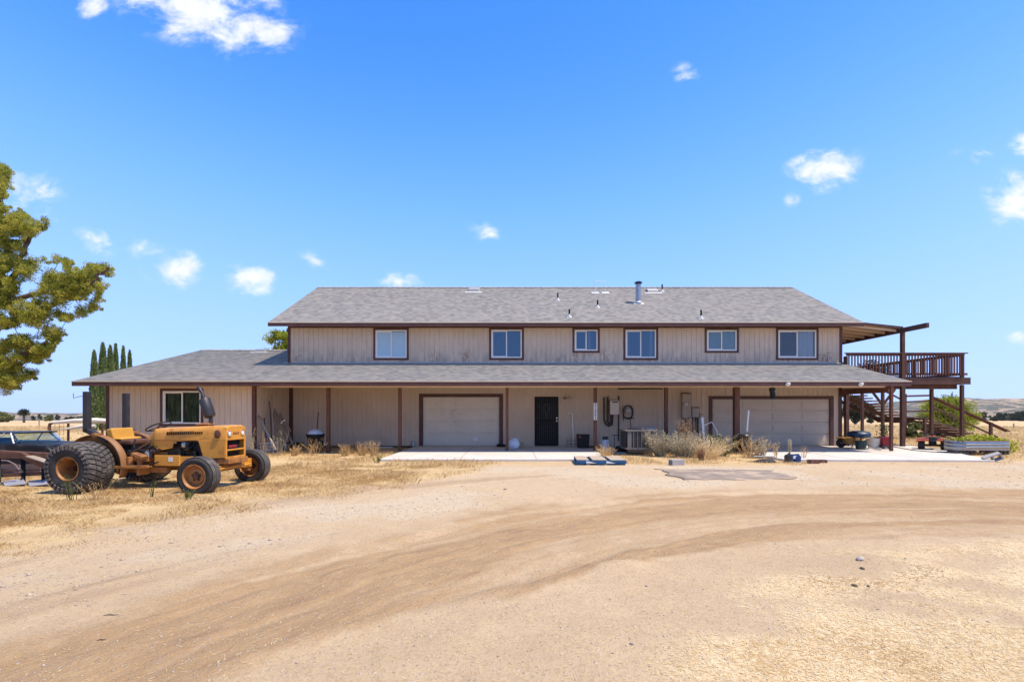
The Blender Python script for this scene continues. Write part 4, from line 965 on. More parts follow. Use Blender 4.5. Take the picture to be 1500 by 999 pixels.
def front_wheel(side, parent):
    c = (FXL, side * .80, .345); r = .345; w = .275
    mb = MB(); mb.lathe([(.055, -.12), (.055, .06)] if side > 0 else [(.055, -.06), (.055, .12)], c, (0, 1, 0), 12)
    wl = mb.build('front_wheel', 'rust', parent)
    mb = MB(); tyre(mb, c, r, w, .205); mb.build('tyre', 'tyre', wl, smooth=True)
    mb = MB()
    for y in (-.085, -.045, 0, .045, .085): mb.lathe([(r - .006, y - .016), (r + .007 - abs(y) * .08, y - .013), (r + .007 - abs(y) * .08, y + .013), (r - .006, y + .016)], c, (0, 1, 0), 44)
    mb.build('tread', 'tread', wl, smooth=True)
    s = side
    mb = MB(); mb.lathe([(.208, s * .115), (.222, s * .135), (.208, s * .138), (.195, s * .118), (.18, s * .085), (.172, s * .05), (.15, s * .045), (.135, s * .06), (.085, s * .065), (.075, s * .05), (.0, s * .05)], c, (0, 1, 0), 36)
    mb.lathe([(.205, -s * .13), (.19, -s * .11), (.172, s * .03), (.07, s * .035), (0, s * .035)], c, (0, 1, 0), 36)
    rm = mb.build('rim', 'tractor_rust', wl, smooth=True)
    mb = MB(); mb.lathe([(.055, s * .05), (.05, s * .09), (.03, s * .10), (0, s * .10)], c, (0, 1, 0), 14); mb.build('hub', 'rust', wl, smooth=True)
    for k in range(5):
        mb = MB(); t = k * 2 * math.pi / 5; mb.cbox((c[0] + .075 * math.sin(t), c[1] + s * .067, c[2] + .075 * math.cos(t)), (.022, .012, .03), (0, t, 0)); mb.build('lug_nut', 'engine', rm)
for s in (-1, 1): front_wheel(s, tr)
# hood
def hood_sec(x, zt, zb, hw):
    r_ = .07
    pts = [(-hw, zb), (-hw, zt - r_ - .03), (-hw + .012, zt - .05), (-hw + .04, zt - .018), (-hw + .10, zt)]
    pts += [(-a, z) for a, z in reversed(pts)]
    return [(x, a, z) for a, z in pts]
secs = [hood_sec(1.02, 1.165, .93, .27), hood_sec(1.10, 1.175, .90, .29), hood_sec(1.8, 1.205, .94, .30), hood_sec(2.05, 1.215, .94, .305), hood_sec(2.45, 1.232, .95, .31), hood_sec(2.585, 1.225, .955, .31), hood_sec(2.615, 1.195, .96, .30)]
mb = MB(); k = len(secs[0]); V = [p for s in secs for p in s]; F_ = []
for i in range(len(secs) - 1):
    for j in range(k - 1): F_.append((i * k + j, i * k + j + 1, (i + 1) * k + j + 1, (i + 1) * k + j))
F_.append(tuple(range(k))); 
mb.add(V, F_)
hood = mb.build('hood', 'tractor', tr, smooth=True, auto=28)
for s in (-1, 1):                                      # louvre slots along the hood side
  mb = MB()
  for i in range(17):
    x = 1.33 + i * .047; z = 1.075 + (x - 1.3) * .030
    mb.box(x, x + (.026 if i < 13 else .03), s * (.2925 + (x - 1.1) * .0133), s * .310, z - .03, z + .03 if i < 13 else z + .015)
  mb.build('louvre', 'black', hood)
mb = MB()
for s in (-1, 1): mb.box(1.06, 2.0, s * .285, s * .3105, .945, .958)
mb.build('seam_strip', 'tractor_rust', hood)
# side panels: dash side under the hood and the radiator shell side in front
for s in (-1, 1):
    mb = MB(); mb.prism([(2.02, .945), (2.585, .948), (2.60, .62), (2.14, .60)], 'y', s * .292, s * .312); mb.build('side_panel', 'tractor', tr, bevel=.006)
mb = MB()
for s in (-1, 1):
    mb.prism([(1.03, .925), (1.52, .935), (1.46, .89), (1.44, .80), (1.22, .76), (1.12, .80)], 'y', s * .27, s * .292)
mb.box(1.02, 1.06, -.27, .27, .80, 1.16)
mb.build('dash_panel', 'tractor', tr, bevel=.006)
# front shell with grille opening
mb = MB(); xf = 2.60
mb.box(xf - .01, xf + .018, -.308, -.262, .60, .98); mb.box(xf - .01, xf + .018, .262, .308, .60, .98); mb.box(xf - .01, xf + .016, -.262, .262, .60, .635)
mb.box(xf - .012, xf + .015, -.30, .30, .945, 1.19)
mb.box(xf - .005, xf + .014, -.262, .262, .745, .775)
gr = mb.build('grille_frame', 'tractor', tr, bevel=.006)
mb = MB(); mb.box(xf - .12, xf - .09, -.26, .26, .63, .95); mb.box(xf - .5, xf - .13, -.28, .28, .60, .94); mb.build('radiator', 'black', gr)
mb = MB(); mb.box(xf - .07, xf - .01, -.20, .18, .775, .855); mb.build('battery', 'black_plastic', gr, bevel=.006)
mb = MB(); mb.box(xf - .008, xf - .004, -.19, .05, .805, .85); mb.build('battery_label', 'label_red', gr)
for y in (-.20, .20):
    mb = MB(); mb.lathe([(.052, -.03), (.058, .012), (.050, .018), (.047, .008)], (xf + .016, y, 1.075), (1, 0, 0), 20); hl = mb.build('headlight', 'chrome', tr, smooth=True)
    mb = MB(); mb.lathe([(.047, .006), (.03, .014), (0, .017)], (xf + .016, y, 1.075), (1, 0, 0), 20); mb.build('lens', 'lens', hl, smooth=True)
mb = MB(); mb.box(xf + .0155, xf + .022, -.09, .09, 1.055, 1.095); mb.build('badge', 'tractor_rust', gr)
mb = MB(); mb.ico((2.45, -.325, 1.07), .075, 2, (1, .3, 1.1), .12); mb.build('dent_patch', 'rust', tr, smooth=True)
# front bolster, axle and frame rails
mb = MB(); mb.box(2.12, 2.68, -.30, .30, .50, .60); mb.build('front_bolster', 'tractor_rust', tr, bevel=.012)
mb = MB(); mb.box(FXL - .07, FXL + .07, -.62, .62, .36, .47); mb.box(FXL - .05, FXL + .05, -.2, .2, .46, .51)
for s in (-1, 1): mb.box(FXL - .05, FXL + .06, s * .56, s * .66, .27, .50); mb.tube([(FXL, s * .6, .345), (FXL, s * .76, .345)], .04, 10)
mb.build('front_axle', 'tractor_rust', tr, bevel=.01)
mb = MB(); mb.bar((FXL + .02, .40, .44), (FXL + .02, .64, .44), .13, .17); mb.tube([(FXL + .12, -.55, .42), (FXL + .12, .55, .42)], .018, 8); mb.build('steering_knuckle', 'tractor', tr, bevel=.01)
mb = MB()
for s in (-1, 1): mb.box(1.22, 2.14, s * .235, s * .275, .50, .64); mb.box(1.05, 1.6, s * .24, s * .30, .46, .66)
mb.build('frame_rail', 'tractor', tr, bevel=.008)
mb = MB(); mb.box(1.36, 1.46, -.3035, -.3005, .54, .63); mb.build('data_plate', 'lens', tr)
# engine visible in the opening
mb = MB(); mb.box(1.2, 2.05, -.17, .17, .55, .92); mb.box(1.3, 1.95, -.13, .13, .9, .99)
mb.lathe([(0, -.07), (.06, -.06), (.07, 0), (.06, .07), (0, .08)], (1.72, -.22, .80), (1, 0, 0), 14); mb.lathe([(0, 0), (.05, 0), (.055, .16), (0, .17)], (1.55, -.22, .62), (0, 0, 1), 14)
mb.lathe([(0, 0), (.04, 0), (.045, .12), (0, .13)], (1.88, -.21, .62), (0, 0, 1), 12)
for i in range(7): mb.tube([(1.5 + i * .07, -.17, .9), (1.52 + i * .06, -.23 - .02 * (i % 2), .82), (1.5 + i * .05, -.20, .66)], .010, 5)
mb.build('engine', 'engine', tr, smooth=True)
mb = MB(); mb.lathe([(0, -.05), (.07, -.04), (.075, .04), (0, .06)], (1.68, -.225, .86), (1, 0, 0), 14); mb.ico((1.47, -.24, .90), .03, 1); mb.build('alternator', 'alu', tr, smooth=True)
# gearbox, rear axle housing, steps and levers
mb = MB(); mb.box(.45, 1.25, -.17, .17, .42, .72); mb.box(-.22, .5, -.20, .20, .34, .72); mb.tube([(0, -.62, .47), (0, .62, .47)], .085, 14)
mb.box(-.35, 1.25, -.23, -.17, .32, .43); mb.box(-.35, 1.25, .17, .23, .32, .43)
mb.build('gearbox', 'tractor_rust', tr, bevel=.015)
mb = MB(); mb.box(.42, .98, -.52, -.25, .425, .455); mb.box(.45, .50, -.5, -.24, .36, .425); mb.box(.86, .91, -.5, -.24, .30, .425); mb.bar((.40, -.50, .45), (1.12, -.52, .47), .05, .05)
mb.build('foot_step', 'tractor_rust', tr, bevel=.006)
mb = MB(); mb.box(.42, .98, .25, .52, .425, .455); mb.build('foot_step', 'tractor_rust', tr, bevel=.006)
mb = MB(); mb.lathe([(0, 0), (.06, 0), (.06, .17), (0, .18)], (.62, -.36, .46), (0, 0, 1), 14); mb.lathe([(0, 0), (.045, 0), (.05, .22), (0, .23)], (.78, -.33, .46), (0, 0, 1), 12); mb.box(.55, .95, -.34, -.2, .55, .62); mb.cbox((.84, -.40, .66), (.22, .16, .05), (0, R(20), 0))
mb.build('hydraulic_valve', 'tractor_rust', tr, smooth=True)
for i, (x, dx, z) in enumerate(((.60, .05, .94), (.68, -.05, .90), (.88, .08, .93), (.96, -.02, .88))):
    mb = MB(); mb.tube([(x, -.30, .60), (x + dx * .5, -.30, .78), (x + dx, -.29, z)], .009, 6); mb.ico((x + dx, -.29, z + .012), .02, 1); mb.build('lever', 'dark_metal', tr, smooth=True)
mb = MB(); mb.cbox((1.0, -.1, .72), (.5, .34, .04), (0, R(-18), 0)); mb.cbox((.75, -.1, .70), (.35, .3, .05)); mb.build('floor_plate', 'rust', tr, bevel=.005)
for y in (-.2, .05, .2):
    mb = MB(); mb.cbox((.98, y - .1, .80), (.10, .09, .015), (0, R(-50), 0)); mb.tube([(.99, y - .1, .79), (1.06, y - .1, .70)], .012, 6); mb.build('pedal', 'dark_metal', tr)
for k_, (a, b_, c) in enumerate((((.5, -.26, .74), (.75, -.40, .86), (1.08, -.27, .78)), ((.40, -.24, .60), (.66, -.42, .70), (.98, -.30, .92)), ((.62, -.30, .50), (.92, -.36, .44), (1.2, -.28, .56)), ((.45, .1, .72), (.7, -.05, .88), (1.02, -.05, .84)), ((.30, -.28, .66), (.52, -.38, .58), (.72, -.36, .64)))):
    a, b_, c = Vector(a), Vector(b_), Vector(c); mb = MB(); mb.tube([a * (1 - t) ** 2 + b_ * 2 * t * (1 - t) + c * t * t for t in np.linspace(0, 1, 9)], .011 + .003 * (k_ % 2), 6); mb.build('hydraulic_hose', 'black' if k_ != 1 else 'rust', tr, smooth=True)
mb = MB(); mb.box(.52, .80, -.33, -.19, .63, .76); mb.build('fuel_filter_box', 'engine', tr, bevel=.012)
mb = MB(); mb.lathe([(0, 0), (.055, 0), (.06, .10), (.03, .13), (0, .13)], (.90, -.27, .62), (0, 0, 1), 14); mb.build('filter_bowl', 'alu', tr, smooth=True)
# seat
mb = MB(); mb.cbox((.30, 0, .90), (.46, .48, .10)); st_ = mb.build('seat', 'rust', tr, bevel=.03)
mb = MB(); mb.cbox((.10, 0, 1.03), (.13, .50, .27), (0, R(-14), 0)); mb.cbox((.22, 0, .965), (.22, .49, .05)); mb.build('seat_back', 'seat_vinyl', st_, bevel=.03, smooth=True)
mb = MB(); mb.box(.2, .42, -.12, .12, .70, .86); mb.tube([(.22, -.2, .72), (.4, -.2, .86)], .02, 6); mb.tube([(.4, -.2, .72), (.22, -.2, .86)], .02, 6); mb.build('seat_base', 'dark_metal', st_)
# steering wheel
cw = Vector((.90, -.02, 1.20)); ax = Vector((-.42, 0, .9)).normalized()
u1 = ax.cross(Vector((0, 1, 0))).normalized(); u2 = ax.cross(u1)
mb = MB(); mb.tube([cw + (u1 * math.cos(t) + u2 * math.sin(t)) * .215 for t in np.linspace(0, 2 * math.pi, 32, endpoint=False)], .012, 8, closed=True)
for t in (.3, 2.4, 4.5): mb.tube([cw - ax * .02, cw + (u1 * math.cos(t) + u2 * math.sin(t)) * .21], .008, 6)
sw = mb.build('steering_wheel', 'black_plastic', tr, smooth=True)
mb = MB(); mb.tube([cw + ax * .01, cw - ax * .18], .022, 10); mb.build('steering_column', 'rust', sw, smooth=True)
mb = MB(); mb.prism([(.86, .98), (1.04, 1.165), (1.04, .80), (.93, .80)], 'y', -.24, .24); mb.build('instrument_panel', 'tractor', tr, bevel=.01)
# air cleaner cap, exhaust
mb = MB(); mb.lathe([(.05, -.06), (.05, 0), (.18, .005), (.185, .02), (.14, .036), (0, .042)], (1.92, .02, 1.232), (0, 0, 1), 28); mb.build('air_cap', 'tractor_rust', tr, smooth=True)
e0 = Vector((2.06, 0, 1.19)); e1 = Vector((2.055, 0, 1.36)); e2 = Vector((1.90, 0, 1.75)); dd = (e2 - e1).normalized()
mb = MB(); mb.tube([e0, e1 + dd * .02], .038, 12); ex = mb.build('exhaust_pipe', 'rops', tr, smooth=True)
mb = MB(); mb.lathe([(.04, 0), (.095, .015), (.108, .04), (.108, .36), (.095, .385), (.04, .40)], e1 + dd * .02, dd, 22); mb.build('muffler', 'rops', ex, smooth=True)
mb = MB(); mb.tube([e1 + dd * .40, e1 + dd * .55, e1 + dd * .60 + Vector((-.04, 0, .03))], [.036, .036, .032], 12); mb.build('tail_pipe', 'dark_metal', ex, smooth=True)
mb = MB(); pp = e1 + dd * .60; mb.tube([pp + Vector((-.01, 0, -.03)), pp + Vector((-.06, 0, .06))], .036, 12); mb.build('rain_cap', 'rops', ex, smooth=True)
# fenders: inner plate and curved top over the tyre
for s in (-1, 1):
    mb = MB(); n = 26; a0, a1 = R(-42), R(112); yi, yo = s * .38, s * .53; ro_ = .585
    P = []
    for k in range(n + 1):
        a = a0 + (a1 - a0) * k / n; rr = ro_
        P += [(rr * math.sin(a), yo, .47 + rr * math.cos(a)), (rr * math.sin(a), yi, .47 + rr * math.cos(a)), ((rr - .26) * math.sin(a), yi, .47 + (rr - .26) * math.cos(a))]
    fs = []
    for k in range(n):
        fs += [(3 * k, 3 * k + 1, 3 * k + 4, 3 * k + 3), (3 * k + 1, 3 * k + 2, 3 * k + 5, 3 * k + 4)]
    mb.add(P, fs); o = mb.build('fender', 'fender', tr, smooth=True, auto=50)
    md = o.modifiers.new('solid', 'SOLIDIFY'); md.thickness = .012
    # roll post: square tube, cranked forward to the fender
    y = -.45 if s < 0 else .50
    rx = .08 if s < 0 else 0
    mb = MB(); mb.bar((rx - .25, y, 1.10), (rx - .25, y, 1.87), .10, .095, (1, 0, 0)); rp_ = mb.build('roll_post', 'rops', tr, bevel=.008)
    mb = MB(); mb.bar((rx - .26, y, 1.15), (rx - .02, y, 1.035), .10, .09); mb.bar((rx - .02, y, 1.035), (.24, y, .93), .06, .05)
    mb.build('crank', 'rops', rp_, bevel=.006)
    mb = MB(); mb.box(rx - .10, rx, y - .06, y + .06, 1.0, 1.09); mb.lathe([(.03, 0), (.03, .02), (0, .021)], (rx - .03, y - .06, 1.05), (0, -1, 0), 10); mb.build('mount', 'tractor_rust', rp_, bevel=.006)
mb = MB(); mb.tube([(-.17, -.45, 1.80), (-.36, -.46, 1.77), (-.42, -.47, 1.74), (-.43, -.47, 1.84)], .006, 5); mb.build('wire_hook', 'rust', tr)

for o in tr.children_recursive:                        # the whole front stands a little further back
    q = o
    while q.parent is not tr: q = q.parent
    if q.name.split('.')[0] in ('front_wheel', 'front_axle', 'steering_knuckle', 'rear_wheel', 'fender', 'roll_post'): continue
    for v in o.data.vertices:
        if v.co.x > 1: v.co.x = 1 + (v.co.x - 1) * .912

# ------------------------------------------------------------------ scraper standing behind the tractor
sc = thing('box_scraper', 'rusty brown steel drag scraper with pale blade plates behind the wide turf tyre', 'scraper', (-10.6, 10.0, gzz(-10.2, 9.9)))
def SP(px, py, Y): return at(px, py, Y)
mb = MB(); mb.bar(SP(-75, 659, 10.0), SP(70, 666.5, 9.9), .10, .09); mb.bar(SP(-75, 666, 10.0), SP(34, 667, 9.85), .06, .12)
mb.bar(SP(32, 666, 9.85), SP(78, 688, 9.75), .08, .11)
mb.build('top_frame', 'rust', sc, world=True, bevel=.006)
mb = MB(); mb.bar(SP(44, 668, 9.80), SP(78, 679, 9.70), .16, .02); mb.build('gusset', 'old_wood', sc, world=True)
for a, b_ in ((-62, -40), (-36, -4), (0, 31.5), (37, 62), (66, 92)):
    p = SP(a, 695, 10.05); q = SP(b_, 680, 10.1)
    mb = MB(); mb.box(p.x, q.x, 10.05, 10.08, p.z, q.z); mb.build('back_plate', 'mauve', sc, world=True)
for a in (-38, -2, 34, 64):
    p = SP(a, 711, 9.75); q = SP(a, 668, 9.95)
    mb = MB(); mb.bar(p, q, .07, .06); mb.build('shank', 'black', sc, world=True, bevel=.005)
for a, b_ in ((-34, 0), (4, 37.5), (40, 74)):
    p0, p1 = SP(a + 3, 712, 9.62), SP(b_, 708.5, 9.62); q0, q1 = SP(a, 704.5, 9.80), SP(b_ - 4, 700.5, 9.80)
    mb = MB(); d = Vector((0, .02, -.012)); mb.add([p0, p1, q1, q0, p0 + d, p1 + d, q1 + d, q0 + d], [(0, 1, 2, 3), (7, 6, 5, 4), (0, 1, 5, 4), (1, 2, 6, 5), (2, 3, 7, 6), (3, 0, 4, 7)])
    mb.build('blade_plate', 'pale_plate', sc, world=True)
mb = MB(); mb.bar(SP(-75, 700, 9.9), SP(70, 693, 9.85), .05, .07); mb.bar(SP(-75, 693, 9.92), SP(66, 687.5, 9.86), .025, .025); mb.build('lower_rail', 'rust', sc, world=True)
mb = MB(); mb.tube([SP(2, 674, 9.7), SP(12, 675, 9.7), SP(22, 680, 9.7), SP(28, 688, 9.7)], .012, 6); mb.build('hose', 'mauve', sc, world=True)

# ------------------------------------------------------------------ old dark car in the dip beyond the scraper
CY = 16.6; cgz = gzz(-17.5, CY)
car = thing('parked_car', 'dark old two door saloon car with long low roof, half hidden behind tractor and scraper', 'car', (at(20, 650, CY).x - .6, CY, cgz))
def CP(px, py, Y=CY): return at(px, py, Y)
zb = CP(0, 646.5).z; zr = CP(0, 632).z; zs = CP(0, 660).z
xn = CP(112, 650).x; xt = xn - 5.2                     # nose and tail
mb = MB(); z0 = cgz + .28
prof = [(xt, z0 + .05), (xt - .05, zs), (xt + .05, zb - .06), (xt + 1.2, zb), (xn - 1.7, zb), (xn - .2, zb - .07), (xn + .02, zs + .06), (xn - .02, z0 + .05)]
W2 = .92
mb.prism(prof, 'y', CY - W2, CY + W2)
mb.build('body', 'car_paint', car, world=True, bevel=.06, smooth=True)
# greenhouse
gx0, gx1, gx2, gx3 = xt + 1.35, CP(-40, 632).x, CP(60, 632).x, CP(79, 646).x
mb = MB(); yw, yr = .80, .64
bt = [(gx1 - .1, -yr), (gx2, -yr), (gx2 + .06, 0), (gx2, yr), (gx1 - .1, yr)]
mb.add([(x, CY + y, zr - .045) for x, y in bt] + [(x, CY + y * .96, zr) for x, y in bt], [(4, 3, 2, 1, 0), (5, 6, 7, 8, 9)] + [(k, (k + 1) % 5, (k + 1) % 5 + 5, k + 5) for k in range(5)])
mb.build('roof', 'car_paint', car, world=True, bevel=.015, smooth=True)
mb = MB()
for s in (-1, 1):
    mb.bar((gx3 - .55, CY + s * yw, zb - .02), (gx2 - .35, CY + s * (yr + .02), zr - .03), .035, .05); mb.bar((CP(21, 646).x, CY + s * yw, zb), (CP(36, 634).x, CY + s * yr, zr - .03), .03, .04)
    mb.bar((gx0 + .2, CY + s * yw, zb), (gx1 - .1, CY + s * yr, zr - .03), .12, .06)
    mb.bar((CP(-10, 646).x, CY + s * yw, zb), (CP(-12, 634).x, CY + s * yr, zr - .03), .03, .04)
mb.build('pillar', 'chrome', car, world=True)
mb = MB()
n = 10; A = []; B = []
for k in range(n + 1):
    t = -1 + 2 * k / n; A.append((gx3 - .42 * t * t, CY + yw * t, zb + .005)); B.append((gx2 - .16 * t * t + .03, CY + yr * t, zr - .045))
mb.add(A + B, [(k, k + 1, n + 2 + k, n + 1 + k) for k in range(n)])
for s in (-1, 1): mb.add([(gx0 + .3, CY + s * yw * .98, zb), (gx3 - .42, CY + s * yw * .98, zb), (gx2 - .16, CY + s * yr * .98, zr - .045), (gx1, CY + s * yr * .98, zr - .045)], [(0, 1, 2, 3)])
mb.build('windscreen', 'car_glass', car, world=True, smooth=True, recalc=False)
mb = MB(); mb.box(xt + .02, xn - .05, CY - W2 - .014, CY - W2 + .01, zs - .01, zs + .015); mb.build('chrome_strip', 'chrome', car, world=True)
mb = MB(); mb.tube([(CP(44, 645).x, CY - .5, zb - .12), (CP(48, 640).x, CY - .42, zb + .05), (CP(46, 637).x, CY - .36, zb + .08)], .015, 6); mb.cbox((xt + 2.2, CY, zb - .05), (.5, 1.3, .3)); mb.build('seat', 'mauve', car, world=True)
for x in (xt + 1.0, xn - .95):
    for s in (-1, 1):
        mb = MB(); c = (x, CY + s * .80, cgz + .31); tyre(mb, c, .32, .2, .2, 24); wl = mb.build('wheel', 'tyre', car, world=True, smooth=True)
        mb = MB(); mb.lathe([(.2, s * .08), (.15, s * .10), (0, s * .11)], c, (0, 1, 0), 20); mb.build('hubcap', 'chrome', wl, world=True, smooth=True)
# white covered roll on a rack, wire cage, behind the car
q = at(100, 622, 21); zg = gzz(q.x, 21)
aw = thing('covered_boom', 'pale tarp covered long roll on posts in the field left of house', 'covered equipment', (q.x, 21, zg))
mb = MB(); pts = [at(74, 619.5, 21), at(84, 618.5, 21), at(110, 616.5, 21.1), at(140, 616, 21.3), at(158, 617, 21.5)]; mb.tube(pts, [.05, .075, .10, .12, .11], 12); mb.build('tarp_roll', 'tarp', aw, world=True, smooth=True)
mb = MB(); pts = [at(88, 629, 21), at(105, 627, 21), at(121, 624.5, 21.05), at(140, 624, 21.2)]; mb.tube(pts, [.02, .06, .10, .08], 10); mb.build('lower_tarp', 'tarp', aw, world=True, smooth=True)
mb = MB(); mb.tube([at(80, 619, 20.98), at(73, 621, 20.98), at(72, 627, 20.98), at(74, 632, 20.98)], [.04, .055, .06, .04], 8); mb.build('end_bracket', 'rust', aw, world=True, smooth=True)
mb = MB()
for px in (100, 150): mb.bar(at(px, 620, 21.1), (at(px, 620, 21.1).x, 21.1, zg - .1), .06, .06)
mb.build('leg', 'rust', aw, world=True)
q = at(87, 640, 19.5); cg = thing('wire_cage', 'thin rusty wire plant cage beside the dark car', 'wire cage', (q.x, 19.5, gzz(q.x, 19.5)))
mb = MB()
for px in (80.5, 87, 93.5): mb.tube([at(px, 621, 19.5 + (px - 87) * .02), (at(px, 621, 19.5).x, 19.5, gzz(q.x, 19.5))], .008, 4)
for py in (629, 636, 642): mb.tube([at(80.5, py, 19.4), at(87, py + .5, 19.45), at(93.5, py, 19.6)], .007, 4)
mb.build('wire', 'rust', cg, world=True)

# ------------------------------------------------------------------ trees and plants
def nrm(a): return a / np.maximum(np.linalg.norm(a, axis=-1, keepdims=True), 1e-9)
def leaf_quads(C, D, L, Wd):
    n = len(C); D = nrm(D); S = nrm(np.cross(D, rng.normal(size=(n, 3)))); L = np.asarray(L).reshape(-1, 1) * np.ones((n, 1)); Wd = np.asarray(Wd).reshape(-1, 1) * np.ones((n, 1))
    V = np.stack([C - D * L * .5, C + S * Wd * .5 + D * L * .08, C + D * L * .5, C - S * Wd * .5 + D * L * .08], 1).reshape(-1, 3)
    return V, np.arange(4 * n).reshape(n, 4)
def clump_leaves(centres, radii, per, L, Wd, flat=1.0, up=.3, shell=.55):
    """leaf positions through clumps: centres (k,3), radii (k,)"""
    k = len(centres); idx_ = np.repeat(np.arange(k), per); n = len(idx_)
    d = nrm(rng.normal(size=(n, 3))); rr = rng.random((n, 1)) ** shell
    off = d * rr * radii[idx_][:, None]; off[:, 2] *= flat
    D = d + rng.normal(size=(n, 3)) * .6 + np.array([0, 0, up])
    return leaf_quads(centres[idx_] + off, D, L * rng.uniform(.6, 1.3, n), Wd * rng.uniform(.6, 1.3, n))
def inside(poly, x, y):
    c = False; j = len(poly) - 1
    for i in range(len(poly)):
        xi, yi = poly[i]; xj, yj = poly[j]
        if (yi > y) != (yj > y) and x < (xj - xi) * (y - yi) / (yj - yi) + xi: c = not c
        j = i
    return c
# big juniper reaching in from the left
TX, TY = -17.2, 13.4
jt = thing('juniper_tree', 'large shaggy juniper tree spreading limbs in from left edge', 'tree', (TX, TY, gzz(TX, TY)))
P0 = Vector((TX, TY, gzz(TX, TY) - .2))
limbs = [[P0, P0 + Vector((.3, .1, 2.4)), at(-100, 470, 13.2), at(-40, 474, 12.9), at(20, 471, 12.6), at(60, 455, 12.4), at(100, 430, 12.2), at(136, 416, 12.0), at(150, 400, 12.0), at(160, 390, 12.0)],
         [P0 + Vector((.2, .1, 2.2)), at(-90, 455, 13.6), at(-10, 450, 13.6), at(45, 432, 13.7), at(80, 415, 13.9), at(120, 405, 14.0)],
         [P0 + Vector((.2, 0, 2.0)), at(-110, 520, 13.0), at(-40, 535, 12.6), at(10, 530, 12.3), at(45, 512, 12.0), at(78, 490, 11.8)],
         [P0 + Vector((.25, 0, 2.6)), at(-90, 420, 13.0), at(-20, 435, 12.8), at(15, 415, 12.7), at(30, 380, 12.6), at(45, 340, 12.6), at(62, 328, 12.5)],
         [P0 + Vector((.2, 0, 2.6)), at(-120, 380, 13.2), at(-60, 320, 13.2), at(-25, 300, 13.1), at(-8, 285, 13.0), at(2, 264, 13.0)],
         [P0 + Vector((-.3, .2, 2.4)), P0 + Vector((-1.2, .4, 4.2)), P0 + Vector((-2.2, .2, 6.0)), P0 + Vector((-2.8, .1, 7.2))],
         [P0 + Vector((-.2, -.1, 2.0)), P0 + Vector((-1.8, -.6, 3.0)), P0 + Vector((-3.4, -.8, 3.6))]]
mb = MB(); mb.tube([P0, P0 + Vector((.05, 0, .5)), P0 + Vector((.2, .05, 1.5)), P0 + Vector((.3, .1, 2.6))], [.42, .33, .28, .24], 12)
limb_pts = []
for l in limbs:
    pts = []
    for a, b_ in zip(l[:-1], l[1:]):
        for t in (0, .2, .4, .6, .8): pts.append(a.lerp(b_, t) + Vector([random.uniform(-.05, .05) for _ in range(3)]))
    pts.append(l[-1]); m_ = len(pts); mb.tube(pts, [.105 * (1 - i / m_) ** .8 + .012 for i in range(m_)], 7)
    limb_pts += pts[6:]
OUT = [(-160, 250), (-60, 215), (-20, 232), (4, 243), (18, 249), (14, 268), (7, 278), (4, 296), (10, 306), (6, 316), (12, 320), (24, 316), (32, 310), (42, 320), (55, 326), (66, 320), (70, 329), (58, 341), (44, 345), (42, 352), (26, 358), (30, 366), (52, 367), (54, 380), (60, 381), (75, 378), (100, 376), (104, 388), (100, 396), (118, 397), (128, 386), (142, 390), (150, 386), (166, 383), (168, 394), (160, 408), (153, 418), (147, 428), (146, 440), (138, 452), (119, 467), (112, 458), (97, 474), (98, 488), (88, 498), (78, 505), (68, 522), (54, 535), (50, 552), (32, 560), (24, 570), (10, 577), (2, 565), (-40, 560), (-120, 540), (-170, 420)]
HOLES = [(46, 419, 15, 11), (30, 432, 9, 7), (18, 486, 24, 7), (48, 480, 12, 5), (75, 470, 14, 5), (12, 402, 6, 5), (84, 452, 10, 4), (108, 446, 12, 6), (22, 300, 9, 8), (58, 402, 7, 5), (60, 500, 7, 5), (20, 515, 8, 4), (30, 548, 5, 4), (20, 348, 16, 4), (70, 432, 7, 5), (128, 440, 8, 5), (88, 392, 7, 5)]
cs = []; rs_ = []; tries = 0
while len(cs) < 1150 and tries < 260000:
    tries += 1
    px = random.uniform(-165, 168) if random.random() < .3 else random.uniform(-22, 168); py = random.uniform(225, 578)
    if not inside(OUT, px, py): continue
    if any(((px - a) / (c + 3)) ** 2 + ((py - b_) / (d + 3)) ** 2 < 1 for a, b_, c, d in HOLES): continue
    Y = random.uniform(11.3, 14.4) if px < -20 else random.uniform(11.75, 13.2)
    r_ = random.uniform(.08, .19)
    if not inside(OUT, px + r_ * 58 * .7, py): r_ = .10
    if fbm(np.array([px / 17.]), np.array([py / 12.]), 3, 4)[0] < (.40 if px > -20 else .3): continue
    cs.append(at(px, py, Y)); rs_.append(r_)
lp = np.array([tuple(p) for p in limb_pts]); l0 = lp
order = sorted(range(len(cs)), key=lambda i: np.linalg.norm(l0 - np.array(cs[i]), axis=1).min())
cs = [cs[i] for i in order]; rs_ = [rs_[i] for i in order]; keep_ = []; twigs = []
for i, c_ in enumerate(cs):                             # twigs branch from the limbs or from the tufts nearer to them
    dist = np.linalg.norm(lp - np.array(c_), axis=1); q = Vector(lp[int(np.argmin(dist))])
    if (q - c_).length > .95: continue
    keep_.append(i); lp = np.vstack([lp, np.array(c_)[None]])
    twigs.append((q, q.lerp(c_, .5) + Vector((random.uniform(-.06, .06), 0, random.uniform(-.08, .03))), c_))
ca_ = np.array([tuple(cs[i]) for i in keep_]); ok_ = [k for k in range(len(keep_)) if (np.linalg.norm(ca_ - ca_[k], axis=1) < .42).sum() >= 5]
for k in ok_: mb.tube(twigs[k], [.013, .009, .004], 4, caps=False)
keep_ = [keep_[k] for k in ok_]
cs = [cs[i] for i in keep_]; rs_ = [rs_[i] for i in keep_]
mb.build('trunk', 'bark', jt, world=True, smooth=True, auto=0)
V, F_ = clump_leaves(np.array([tuple(c) for c in cs]), np.array(rs_), 170, .062, .016, .9, .35, .5)
